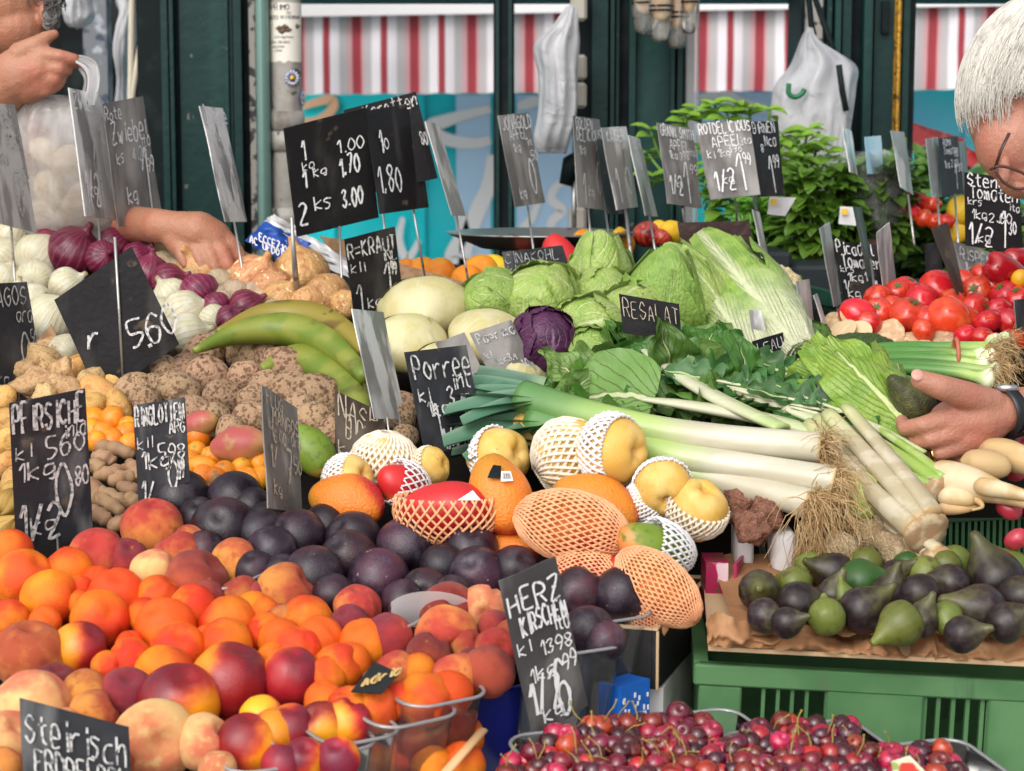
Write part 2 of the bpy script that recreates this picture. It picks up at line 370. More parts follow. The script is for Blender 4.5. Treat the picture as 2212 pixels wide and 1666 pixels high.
def va(u, v):
    x = X0 + (X1 - X0) * u; zt, zb = P(0, 36 - 26 * (u * 2220 - 270) / 1560, 7).z, P(0, 206 - 12 * (u * 2220 - 270) / 1560, 7).z
    y = 7 + .018 * sin(x * 31.4) * (.3 + .7 * v) + .02 * nz((x, v, 0), 2.5); return V((x, y, zt + (zb - zt) * v + .004 * abs(sin(x * 31.4)) * v))
vb.grid(va, 260, 6); part('valance', rel(vb, t.location), m_str, t)
rb = MB(); rb.grid(lambda u, v: V((X0 + (X1 - X0) * u, 7.0 + .98 * v, P(0, 36 - 26 * (u * 2220 - 270) / 1560, 7).z + .08 + .45 * v)), 40, 4); part('roof_canvas', rel(rb, t.location), m_str, t)
rr = MB(); a = P(380, 26, 6.99); c = P(2600, -8, 6.99)
rr.box((0, 0, 0), (1, .05, .048), Matrix(((c.x - a.x, 0, 0, a.x), (0, 1, 0, 6.95), (c.z - a.z, 0, 1, a.z - .024), (0, 0, 0, 1)))); part('front_rail', rel(rr, t.location), m_white, t, False)
# ------------------------------------------------------------------ green timber frame of our own stall
t = thing('timber_column', 'dark green panelled timber column behind the vendor', 'column', (P(455, 0, 4.2).x, 4.2, 0))
c1 = MB(); pb(c1, 300, 556, 4.2, .2)
part('post', rel(c1, t.location), m_dark, t, False)
for a, b, d in ((352, 366, .02), (370, 378, .03), (392, 488, .012), (488, 496, .028), (499, 505, .02), (507, 524, .035)): mo = MB(); pb(mo, a, b, 4.2 - d, d - .001); part('panel', rel(mo, t.location), m_green, t, False)
mo = MB(); pb(mo, 541, 554, 4.16, .039); part('edge_strip', rel(mo, t.location), m_worn, t, False)
pp = MB(); pb(pp, 554, 581, 4.05, .05, bev=.012); solid('metal_pole', pp, m_pole, 'pale grey green square pole left of the drainpipe', 'pole')
t = thing('drainpipe', 'pale drainpipe with torn poster and round blue stickers', 'drainpipe', (P(616, 0, 4.1).x, 4.1, 0)); px = t.location.x; pr = 34 * 4.1 / F
dp = MB(); dp.lathe([(0, 0), (pr, 0), (pr, 3.2), (0, 3.2)], 32); part('pipe', dp, m_pipe, t)
for y in (262, 305, 470):
    dp = MB(); z = P(616, y, 4.1).z; dp.lathe([(pr * .9, z - .02), (pr * 1.12, z - .02), (pr * 1.12, z + .02), (pr * .9, z + .02)], 32); part('collar', dp, m_pipe, t)
def wrap(y0, y1, r=1.015, a0=-2.95, a1=-.2):
    z0, z1 = P(616, y1, 4.1).z, P(616, y0, 4.1).z
    return MB().grid(lambda u, v: V((pr * r * cos(a0 + (a1 - a0) * u), pr * r * sin(a0 + (a1 - a0) * u), z0 + (z1 - z0) * v + .006 * nz((u * 9, v, 3)) * (v < .01))), 20, 6)
po = part('poster', wrap(8, 135), m_paper, t)
wr = MB()
def pwrite(txt, x, y, h):
    q = MB(); write(q, txt, (0, 0, 0), V((1, 0, 0)), V((0, 1, 0)), h * 4.1 / F, V((0, 0, 1)), jit=.01, w=h * .0002 if False else h * 4.1 / F * .16, adv=.75, wid=.55)
    b = len(wr.v); x0 = (x - 616) * 4.1 / F; z0 = P(0, y, 4.1).z
    for p in q.v:
        s = max(-.95, min(.95, (x0 + p[0]) / pr)); wr.add((pr * 1.02 * s, -pr * 1.03 * sqrt(1 - s * s), z0 + p[1]))
    wr.f += [tuple(i + b for i in f) for f in q.f]
for a in (('PRIMO', 588, 24, 12), ('CBD', 622, 32, 4), ('SEED IN VIENNA', 585, 43, 7), ('CERTIFIED ORGANIC', 596, 84, 3.6), ('LEGAL CBD WEED', 585, 95, 4.5), ('WEED FROM', 592, 105, 4), ('VIENNA', 596, 113, 4)): pwrite(*a)
part('lettering', wr, m_ink, t)
lf = MB()
for x, y in ((606, 63), (618, 60), (612, 70), (625, 66), (643, 58)):
    s = (x - 616) / 36; lf.lathe([(0, -.006), (.009, 0), (0, .006)], 7, mat=Matrix.Translation((pr * s, -pr * 1.02 * sqrt(1 - s * s), P(0, y, 4.1).z)) @ Matrix.Scale(.35, 4, (0, 1, 0)))
part('hop_print', lf, M('brown_ink', (.12, .07, .05), .7), t)
m_sblue, m_syel = M('sticker_blue', (.03, .06, .3), .4), M('sticker_yellow', (.7, .45, .05), .4)
for x, y, r in ((632, 170, 18), (655, 213, 17)):
    s = min(.97, (x - 616) / 36); nx = V((s, -sqrt(1 - s * s), 0)); c = V((pr * s, -pr * sqrt(1 - s * s), P(0, y, 4.1).z)) + nx * .003
    rot = nx.to_track_quat('Z', 'Y').to_matrix().to_4x4(); rm = r * 4.1 / F
    st = part('sticker', MB().lathe([(0, 0), (rm * .92, 0), (rm * .92, -.001), (0, -.001)], 24, mat=Matrix.Translation(c) @ rot), m_sblue, t)
    pe = MB()
    for k in range(14):
        q = Matrix.Translation(c + nx * .0008) @ rot @ Matrix.Rotation(k * pi / 7, 4, 'Z') @ Matrix.Translation((rm * .7, 0, 0)) @ Matrix.Diagonal((1.9, .75, .3, 1))
        pe.lathe([(0, -.001), (rm * .14, 0), (0, .001)], 8, mat=q)
    part('petal_ring', pe, m_white, st); ce = MB(); ce.lathe([(0, .001), (rm * .36, .0005), (0, 0)], 10, mat=Matrix.Translation(c + nx * .001) @ rot); part('centre_emblem', ce, m_syel, st)
# other posts
t = thing('door_post', 'black narrow post between two striped awning openings', 'post', (P(1088, 0, 4.3).x, 4.3, 0))
c = MB(); pb(c, 1066, 1111, 4.3, .1); part('post', rel(c, t.location), m_dark, t, False)
for a, b in ((1071, 1078), (1098, 1106)): c = MB(); pb(c, a, b, 4.285, .014); part('moulding', rel(c, t.location), m_green, t, False)
t = thing('timber_column', 'dark green moulded column under the hanging bread bags', 'column', (P(1370, 0, 4.2).x, 4.2, 0))
c = MB(); pb(c, 1243, 1498, 4.2, .2); part('post', rel(c, t.location), m_dark, t, False)
for a, b, d in ((1278, 1312, .03), (1318, 1326, .045), (1330, 1336, .03), (1358, 1372, .045), (1374, 1448, .015), (1448, 1456, .04), (1462, 1474, .03), (1480, 1497, .02)): c = MB(); pb(c, a, b, 4.2 - d, d - .001); part('panel', rel(c, t.location), m_green, t, False)
c = MB(); pb(c, 1482, 1508, 4.12, .04); solid('clear_strip_curtain', c, film('clear_film', (.8, .78, .8), .3, .2), 'clear plastic strip curtain edge beside the bread bags', 'curtain', smooth=False)
t = thing('timber_column', 'dark green column with a gold edge behind the basil', 'column', (P(1850, 0, 4.2).x, 4.2, 0))
c = MB(); pb(c, 1726, 1972, 4.2, .2); part('post', rel(c, t.location), m_dark, t, False)
for a, b, d in ((1738, 1776, .01), (1782, 1792, .03), (1800, 1812, .04), (1816, 1834, .03), (1862, 1880, .05), (1884, 1926, .015), (1946, 1960, .02)): c = MB(); pb(c, a, b, 4.2 - d, d - .001); part('panel', rel(c, t.location), m_green, t, False)
c = MB(); pb(c, 1930, 1944, 4.165, .034, bev=.01); part('gold_edge', rel(c, t.location), m_gold, t)
c = MB(); pb(c, 1900, 1916, 4.17, .014, y0=2, y1=72); part('bracket', rel(c, t.location), m_dark, t, False)
c = MB(); pb(c, 1736, 1772, 4.17, .015, y0=-80, y1=110); part('pale_board', rel(c, t.location), m_worn, t, False)
h = MB(); a, b = P(240, 0, 4.28).x, P(2700, 0, 4.28).x; zz = P(0, 9, 4.6).z; h.box((a, 4.42, zz), (b, 4.6, zz + .3))
solid('lintel_beam', h, m_dark, 'black beam across the top of the awning openings', 'beam', smooth=False)
# white switch boxes and the pole under them
m_box = M('grey_plastic', (.36, .33, .28), .5)
for y0, y1, l in ((-30, 45, 'pale cable box at the very top beside the hanging white bag'), (118, 173, 'pale socket box in the middle beside the white bag'), (178, 234, 'pale socket box just below another socket box')):
    c = MB(); pb(c, 1232, 1267, 4.1, .06, y0=y0, y1=y1, bev=.006); solid('socket_box', c, m_box, l, 'socket box', 'pale boxes on the green column', smooth=False)
c = MB(); pb(c, 1230, 1268, 4.12, .05, y0=448, y1=520, bev=.006); solid('socket_box', c, m_box, 'pale low box behind the fruit under the apple signs', 'socket box', 'pale boxes on the green column', smooth=False)
t = thing('spring_clamp', 'black clamp on a thin stand beside the white bag', 'clamp', P(1232, 350, 4.05))
c = MB(); c.tube([P(1222, 400, 4.05), P(1235, 352, 4.05), P(1262, 330, 4.05)], [.014, .02, .012], 8); c.tube([P(1240, 350, 4.05), P(1275, 372, 4.05)], .012, 8); part('jaw', rel(c, t.location), m_dark, t)
c = MB(); c.tube([P(1240, 350, 4.06), P(1240, 560, 4.06)], .005, 8); part('stand', rel(c, t.location), m_steel, t)
# left: dark interior and back panels
c = MB(); a, b = P(-700, 0, 5.2).x, P(352, 0, 5.2).x; c.box((a, 5.2, 0.004), (b, 5.3, 3.2)); solid('back_wall', c, M('dark_interior', (.008, .009, .01), .8, [((.03, .032, .035), ('n', 4, .4, .65))], spec=.1), 'dark back wall behind the vendor and hanging bags', 'wall', smooth=False)
c = MB(); pb(c, 185, 236, 5.0, .06, y0=-60, y1=420); solid('poster_board', c, M('grey_poster', (.14, .15, .17), .5, [((.35, .38, .42), ('n', 16, .52, .6, 4)), ((.03, .05, .08), ('n', 22, .6, .66, 4))]), 'grey board with torn posters behind the hanging bags', 'board', smooth=False)
c = MB(); pb(c, 140, 190, 5.05, .03, y0=90, y1=300); solid('price_list_board', c, m_dark, 'dark board behind the vendor clenched hand', 'board', smooth=False)
# ------------------------------------------------------------------ hanging bags
m_bag = M('white_bag_plastic', (.62, .62, .64), .3, [((.45, .46, .49), ('n', 9, .4, .7))], [(('n', 16, .3, .7, 4, 1.), .003)], translucent=.35)
def hang_bag(outline, Y, thick, seed, label, name='hanging_bag', mat=None, grp='plastic bags hanging from the frame'):
    """a crumpled bag: left and right edges per level, bellied in depth"""
    lv = spl([(l, r, y) for y, l, r in outline], 6); n = len(lv)
    def fn(u, v):
        q = lv[min(n - 1, int(round(v * (n - 1))))]; a = 2 * pi * u; l, r, y = q
        cx, hw = (l + r) / 2, (r - l) / 2; k = sqrt(max(0.02, sin(pi * min(.97, max(.03, v)))))
        crease = .16 * nz((cos(a) * 2.2, v * 1.2, seed), 1.6) + .10 * nz((cos(a) * 6, v * 2.5, seed + 3), 1.5)
        x = cx + hw * cos(a) * (1 + .25 * crease); p = P(x, y + 6 * nz((u * 6, v * 3, seed)), Y)
        return V((p.x, Y - thick * k * (sin(a) * (1 + 1.6 * crease) + .8 * crease), p.z))
    m = MB().grid(fn, 44, n - 1, True); b = len(m.v) - 44; m.f.append(tuple(reversed(range(44)))); m.f.append(tuple(range(b, b + 44)))
    return solid(name, m, mat or m_bag, label, 'bag', grp)
hang_bag([(15, 1222, 1246), (60, 1190, 1250), (100, 1152, 1252), (160, 1162, 1248), (240, 1162, 1246), (300, 1152, 1232), (330, 1160, 1224)], 4.0, .06, 1, 'crumpled white bag hanging between awning and socket boxes')
b = hang_bag([(62, 1742, 1756), (90, 1728, 1768), (140, 1706, 1845), (190, 1672, 1846), (260, 1664, 1838), (330, 1672, 1828), (400, 1690, 1818), (450, 1706, 1815), (480, 1716, 1808)], 3.95, .08, 5, 'large white bag with a green mark hanging above the basil')
c = MB(); c.tube(spl([P(x, y, 3.86) for x, y in ((1704, 180), (1704, 202), (1718, 210), (1732, 203), (1738, 192))], 4), .005, 6); ob('printed_mark', fixn(rel(c, b.location).mesh('printed_mark', M('green_print', (.01, .14, .06), .5))), b)
c = MB(); c.tube([P(1742, -60, 4.0), P(1752, 50, 3.98), P(1758, 75, 3.96)], .006, 6); c.tube([P(1748, -40, 3.99), P(1790, 80, 3.93), P(1812, 140, 3.92)], .006, 6); c.tube([P(1812, 140, 3.86), P(1820, 200, 3.86), P(1828, 240, 3.86)], .006, 6); ob('cord', fixn(rel(c, b.location).mesh('cord', m_dark)), b)
hang_bag([(-60, 236, 300), (0, 250, 320), (30, 258, 302), (60, 252, 298), (110, 246, 288), (170, 254, 278), (240, 246, 276)], 4.5, .05, 9, 'long twisted white bag hanging beside the dark column')
hang_bag([(-60, 150, 215), (0, 138, 200), (30, 136, 205), (50, 142, 195), (58, 150, 180)], 4.6, .05, 13, 'short white bag hanging above the vendor clenched hand')
hang_bag([(-80, 240, 345), (0, 250, 340), (25, 262, 318), (42, 275, 300)], 4.7, .05, 17, 'white bag at the top edge behind the loose rope')
c = MB(); c.tube(spl([P(x, y, 4.35) for x, y in ((286, -40), (284, 60), (283, 150), (282, 232), (290, 180), (302, 100), (306, 20), (304, -40))], 5), .007, 8); solid('rope', c, M('cotton_rope', (.55, .5, .4), .8), 'loop of pale rope hanging beside the dark column', 'rope')
m_loaf = M('bread_crust', (.5, .27, .09), .6, [((.68, .5, .28), ('n', 22, .45, .6)), ((.3, .13, .04), ('n', 30, .62, .7))])
m_film = film('bread_film', (.82, .78, .72), .25, .1, .3, .2)
for k, (x, y, w_, tl) in enumerate(((1393, 62, 26, 78), (1428, 78, 24, 20), (1462, 92, 25, 62), (1490, 60, 18, 50))):
    t = thing('bread_bag', 'clear bag with a long loaf hanging on the column, ' + ('leftmost of four', 'second of four', 'lowest of the four', 'rightmost of four')[k], 'bread bag', P(x, 0, 4.02 - .02 * (k % 2)), 'bread bags hanging on the column')
    L = MB(); s = 4.02 / F; hh = (y + 90) * s; L.lathe(prof([(0, 0), (w_ * .7 * s, .012), (w_ * .92 * s, .06), (w_ * .9 * s, hh * .5), (w_ * .7 * s, hh)], 4) + [(0, hh)], 16, mat=Matrix.Translation((0, 0, -y * s + .03))); part('loaf', L, m_loaf, t)
    L = MB(); L.lathe(prof([(0, -.03), (w_ * .8 * s, -.02), (w_ * 1.05 * s, .05), (w_ * 1.1 * s, hh * .6), (w_ * .9 * s, hh + .02)], 4), 22, lambda p, a, t_: p + V((cos(a), sin(a), 0)) * .006 * nz((cos(a) * 3, sin(a) * 3, p.z * 14), 1.2, k), Matrix.Translation((0, 0, -y * s + .02))); part('wrapper', L, m_film, t)
    L = MB()
    for dz in (0, .009): L.lathe([(w_ * 1.08 * s, 0), (w_ * 1.11 * s, .002), (w_ * 1.08 * s, .004)], 22, mat=Matrix.Translation((0, 0, -y * s + .05 + dz)))
    part('printed_band', L, m_dark, t)
# ------------------------------------------------------------------ the counter
def slope_board(mb, pts, drop, th=.02):
    q = [on(x, y, -drop) for x, y in pts]; n = (q[1] - q[0]).cross(q[2] - q[1]).normalized(); n = n if n.z > 0 else -n; mb.poly(q, th, n)
t = thing('market_counter', 'dark sloping market counter under the fruit and vegetables', 'counter', (0, 2.4, 0))
c = MB(); zc = lambda y: Z0 + SL * (y - Y0) - .055; c.poly([(-.85, 1.6, zc(1.6) - .09), (-.06, 1.6, zc(1.6) - .09), (-.05, 2.0, zc(2.0) - .09), (-.9, 2.0, zc(2.0) - .09)], .02, V((0, -SL, 1))); c.poly([(-.9, 2.001, zc(2.0)), (-.02, 2.001, zc(2.0)), (.12, 2.1, zc(2.1)), (.2, 2.4, zc(2.4)), (-1.0, 2.4, zc(2.4))], .02, V((0, -SL, 1))); c.poly([(-1.0, 2.401, zc(2.401)), (1.5, 2.401, zc(2.401)), (1.9, 3.05, zc(3.05)), (-1.3, 3.05, zc(3.05))], .02, V((0, -SL, 1))); part('sloping_board', rel(c, t.location), m_board, t, False)
c = MB(); c.poly([(-1.2, 3.051, 1.185), (1.95, 3.051, 1.185), (2.2, 4.0, 1.2), (-1.4, 4.0, 1.2)], .02, V((0, 0, 1))); part('back_shelf', rel(c, t.location), m_board, t, False)
c = MB(); c.box((-1.05, 2.8, .004), (1.72, 2.83, zc(2.8) - .03)); part('back_panel', rel(c, t.location), m_board, t, False)
for x, y in ((-.75, 1.8), (-.06, 1.8), (1.3, 2.5), (-1.1, 2.95), (1.6, 2.95)):
    c = MB(); c.box((x - .03, y - .03, 0.004), (x + .03, y + .03, Z0 + SL * (y - Y0) - .09)); part('leg', rel(c, t.location), m_dark, t, False)
for x in (-1.1, 1.9):
    c = MB(); c.box((x - .03, 3.8, 0.004), (x + .03, 3.86, 1.175)); part('leg', rel(c, t.location), m_dark, t, False)
BS = .05
# ------------------------------------------------------------------ fruit: one mesh of each shape (radius 1), copied and turned
def fruit_mesh(name, mat, top=.28, tw=.35, crease=.09, cw=.22, el=1., bump=.02, bot=.05, lump=0., n=32, m=22, ribs=0, rib=.0, seed=0):
    pr = []
    for j in range(m + 1):
        t = pi * j / m; pr.append((sin(pi - t), -cos(t)))
    def fn(p, a, t):
        th = pi * (1 - t); p = V(p); l = 1 + bump * nz(p, 1.6, seed) + lump * nz(p, 3.2, seed + 5)
        a2 = atan2(sin(a), cos(a)); cr = 1 - crease * exp(-(a2 / cw) ** 2) * sin(th) ** .6
        cr *= 1 + rib * cos(ribs * a) * (.35 + .65 * max(0, cos(th)))
        z = p.z * el - top * exp(-(th / tw) ** 2) + bot * exp(-((pi - th) / .3) ** 2)
        return V((p.x * l * cr, p.y * l * cr, z * l))
    return fixn(MB().lathe(pr, n, fn).mesh(name, mat))
OR1, RED1 = (.88, .2, .012), (.7, .05, .012)
m_apr = M('apricot_skin', (.84, .165, .008), .42, [((.88, .22, .012), ('n', 1.2, .4, .65)), ((.7, .05, .012), ('d', (.5, -.2, .75), .05, .95, 1.2, 1.6), .95), ((.25, .07, .01), ('n', 7, .70, .74, 2), .8)], [(('n', 30, .3, .7), .006)], sss=.15, sssr=.2, hv=.1, spec=.35)
m_aprr = M('red_apricot_skin', (.78, .085, .01), .42, [((.85, .19, .012), ('d', (-.6, -.3, -.5), .0, .7, .8, 1.6)), ((.16, .05, .01), ('n', 6, .72, .76, 2), .8)], [(('n', 30, .3, .7), .006)], sss=.15, sssr=.2, hv=.12, spec=.35)
m_pea = M('peach_skin', (.74, .28, .06), .65, [((.44, .065, .035), ('d', (.4, .1, .7), -.55, .5, 1.6, 1.8)), ((.7, .2, .06), ('n', 3, .5, .75, 4), .4), ((.28, .02, .025), ('n', 2.2, .55, .75, 4), .6)], [(('n', 40, .3, .7), .008)], sss=.1, sssr=.2, sheen=.04, hv=.15, spec=.25)
m_pead = M('dark_peach_skin', (.42, .06, .035), .65, [((.2, .02, .025), ('d', (.4, .1, .7), -.5, .6, 1.6, 1.8)), ((.7, .2, .05), ('n', 2.5, .62, .78, 3), .7)], [(('n', 40, .3, .7), .008)], sss=.08, sssr=.2, sheen=.08, hv=.15, spec=.25)
m_peap = M('pale_peach_skin', (.86, .5, .2), .65, [((.72, .2, .1), ('d', (.5, .2, .5), -.3, .7, 1.7, 1.8)), ((.85, .62, .25), ('n', 3, .5, .75, 4), .6)], [(('n', 40, .3, .7), .008)], sss=.1, sssr=.2, sheen=.04, hv=.08, spec=.25)
m_nec = M('nectarine_skin', (.34, .012, .018), .28, [((.14, .006, .02), ('d', (.2, .5, .6), .1, .9, .6, 2.)), ((.75, .09, .012), ('d', (-.75, -.55, -.1), .0, .45, .8, 1.4), .7), ((.9, .32, .012), ('d', (-.75, -.55, -.1), .2, .75, .9, 1.4)), ((.7, .3, .15), ('n', 45, .7, .74, 2), .3)], [(('n', 25, .3, .7), .004)], sss=.1, sssr=.2, hv=.2, coat=.25)
m_plu = M('plum_skin', (.012, .005, .012), .36, [((.075, .02, .034), ('d', (.5, -.4, .2), .1, .9, .8, 1.5)), ((.06, .043, .058), ('n', 1.7, .42, .7, 5, .5), .7), ((.02, .013, .018), ('n', 11, .5, .62, 4), .6), ((.35, .25, .2), ('n', 5, .76, .79, 1), .7)], [(('n', 20, .3, .7), .004)], hv=.35, coat=.12)
me_apr = [fruit_mesh('apricot', m, .17, .26, .13, .1, e, .05, seed=s, bot=.02, lump=.015) for m, e, s in ((m_apr, .98, 1), (m_apr, 1.06, 2), (m_aprr, 1.0, 3))]
me_pea = [fruit_mesh('peach', m, .32, .3, .14, .1, .95, .05, seed=s) for m, s in ((m_pea, 4), (m_pead, 5), (m_peap, 6))]
me_nec = [fruit_mesh('nectarine', m_nec, .22, .3, .06, .18, 1.0, .04, seed=s) for s in (7, 8)]
me_plu = [fruit_mesh('plum', m_plu, .14, .22, .035, .3, 1.04, .03, seed=s) for s in (9, 10)]
def q_to(axis_px):                  # turn the stem end towards a direction given in the camera's right / up / towards-viewer
    a, b, c = axis_px; return (V((1, 0, 0)) * a + UP * b - FW * c).normalized().to_track_quat('Z', 'X')
GROW = {'apricot': 1.07, 'peach': 1.06, 'plum': 1.1, 'nectarine': 1.06, 'tomato': 1.06}
def put(name, me, x, y, r, label, cat, group, h=0., rot=None, sc=(1, 1, 1), z=None, fn=on):
    p = fn(x, y, h); s = r * mpp(p)
    rot = rot if rot is not None else Euler((R.uniform(-1.1, 1.1), R.uniform(-1.1, 1.1), R.uniform(0, 6.28)))
    return tag(ob(name, me, None, p, rot, [s * k * GROW.get(name, 1) for k in sc]), label, cat, group)
def heap(name, noun, cat, tab, meshes, where, group, adjs, spin=None, h=0., fn=on):
    """tab rows: x, y, r, kind [, stem direction]"""
    L = rowlabels([(t[0], t[1], adjs[t[3]]) for t in tab], noun, where); out = []
    for t, l in zip(tab, L):
        ms = meshes[t[3]]; rot = q_to(t[4]) @ Quaternion((0, 0, 1), R.uniform(0, 6.28) if len(t) < 6 else t[5]) if len(t) > 4 else None
        out.append(put(name, ms if not isinstance(ms, list) else R.choice(ms), t[0], t[1], t[2], l, cat, group, h, rot, fn=fn))
    return out
U_ = (0, .3, 1)
apr = [(50, 1253, 62, 0, (.6, .6, .4)), (24, 1192, 46, 2), (150, 1236, 52, 0, (-.6, .8, .3)), (108, 1293, 59, 0, (.8, .2, .2)), (252, 1290, 60, 2, (.1, .8, .6)), (341, 1292, 47, 0), (417, 1317, 50, 0), (216, 1340, 62, 0, (.5, .3, .7)), (18, 1340, 44, 0), (358, 1357, 63, 2, (-.4, .7, .5)), (492, 1350, 60, 0), (547, 1322, 42, 2), (573, 1364, 38, 0), (173, 1277, 32, 2), (210, 1255, 32, 2), (178, 1304, 30, 2), (97, 1345, 34, 2), (385, 1405, 58, 0, (.2, .7, .7)), (489, 1394, 54, 0, (-.2, .8, .5)), (283, 1428, 46, 0), (233, 1442, 35, 0, (0, .4, .9)), (355, 1454, 58, 0, (.9, -.1, .3)), (280, 1394, 30, 2), (665, 1342, 52, 0, (-.6, .7, .4)), (605, 1382, 46, 2, (.2, .2, 1)), (690, 1382, 50, 2), (640, 1407, 53, 0), (788, 1392, 53, 2, (-.3, .8, .4)), (730, 1442, 50, 0), (757, 1432, 42, 0), (703, 1464, 42, 0), (904, 1450, 37, 2), (972, 1498, 48, 2, (-.5, .6, .5)), (918, 1512, 56, 0, (.8, -.3, .5)), (853, 1515, 42, 0), (810, 1533, 48, 0, (.3, .6, .7)), (755, 1538, 50, 0), (567, 1329, 37, 0), (563, 1372, 32, 2), (450, 1385, 34, 2), (312, 1330, 36, 0), (590, 1425, 36, 0), (700, 1515, 42, 2)]
heap('apricot', 'apricot', 'apricot', apr, [me_apr[:2], None, me_apr[2]], 'in apricot heap', 'ripe apricots heaped at the front left', ['orange', '', 'red blushed'])
heap('apricot', 'apricot', 'apricot', [(885, 1622, 56, 0, (-.5, .1, .8)), (992, 1590, 50, 0), (812, 1640, 44, 0), (935, 1660, 46, 0), (1000, 1650, 46, 2)], [me_apr[:2], None, me_apr[2]], 'inside a clear tub', 'apricots inside the clear tubs', ['orange', '', 'red blushed'], h=-.055)
pea = [(329, 1139, 64, 0, (.1, .9, .3)), (210, 1205, 62, 0, (0, .6, .8)), (275, 1208, 44, 1), (331, 1236, 50, 2), (383, 1200, 52, 0), (405, 1177, 42, 0), (425, 1255, 66, 1, (.5, .5, .2)), (510, 1219, 55, 0), (65, 1416, 77, 0, (.1, .9, .25), 1.57), (118, 1485, 52, 1, (.2, .9, .3)), (190, 1502, 56, 0), (275, 1502, 60, 1, (.2, .8, .6)), (65, 1535, 86, 2), (203, 1548, 56, 0), (335, 1600, 86, 2, (.35, .05, .9), 2.), (440, 1605, 62, 2, (.7, .5, .3)), (15, 1602, 66, 2), (0, 1660, 46, 0), (832, 1382, 58, 1), (925, 1414, 48, 1), (855, 1447, 42, 0), (985, 1457, 50, 0), (605, 1342, 38, 0), (618, 1282, 64, 0), (772, 1312, 50, 0), (755, 1348, 42, 1), (450, 1295, 40, 1), (520, 1285, 42, 0), (565, 1290, 34, 1), (130, 1590, 60, 2), (235, 1640, 50, 0), (470, 1660, 40, 2)]
heap('peach', 'peach', 'peach', pea, me_pea, 'in the front peach heap', 'peaches heaped at the front left', ['red and orange', 'dark red', 'pale'])
pea2 = [(964, 1376, 66, 0, (.35, -.35, .85), 2.), (968, 1320, 60, 1), (1042, 1318, 52, 2, (.2, -.1, 1)), (1073, 1405, 47, 0), (1055, 1452, 56, 1), (1070, 1357, 38, 1), (1010, 1395, 36, 0), (1110, 1380, 42, 0), (1020, 1440, 40, 1)]
heap('peach', 'peach', 'peach', pea2, me_pea, 'in the blue punnets', 'peaches in the blue punnets', ['red and yellow', 'dark', 'yellow'])
nec = [(172, 1402, 58, 0), (497, 1474, 83, 0, (.3, .9, .2), 2.6), (385, 1522, 86, 0, (.3, .8, .5)), (630, 1464, 64, 0, (.2, .9, .3), 2.4), (532, 1607, 64, 0, (.2, .9, .2)), (566, 1552, 48, 0), (696, 1569, 53, 0), (748, 1562, 53, 0, (.3, .8, .2)), (590, 1587, 53, 0), (628, 1577, 54, 0, (.1, .9, .3)), (655, 1640, 46, 0), (730, 1640, 46, 0), (610, 1650, 44, 0)]
heap('nectarine', 'glossy nectarine', 'nectarine', nec, [me_nec], 'at front left', 'nectarines at the front left', ['dark red'])
plu = [(645, 1160, 56), (703, 1137, 46), (588, 1195, 53), (764, 1165, 56), (755, 1207, 58), (876, 1180, 58), (676, 1245, 61), (818, 1250, 60), (918, 1277, 48, (.0, .1, 1)), (955, 1225, 46), (1015, 1192, 57, (.1, .7, .6)), (1030, 1242, 57), (1110, 1232, 50, (.4, .5, .7)), (389, 1082, 62, (.0, .8, .5)), (507, 1082, 58), (483, 1145, 66, (0, .5, .9)), (562, 1152, 50), (575, 1130, 42), (545, 1098, 42), (1248, 1279, 50), (1342, 1284, 55), (1270, 1362, 50), (1266, 1242, 38), (550, 1235, 42), (720, 1285, 42), (870, 1300, 44), (980, 1290, 44), (610, 1240, 40), (440, 1190, 40), (430, 1120, 42), (1310, 1385, 40)]
heap('plum', 'plum', 'plum', [(a[0], a[1], a[2], 0) + tuple(a[3:]) for a in plu], [me_plu], 'in plum heap', 'dark plums heaped in the middle', ['dark purple'])
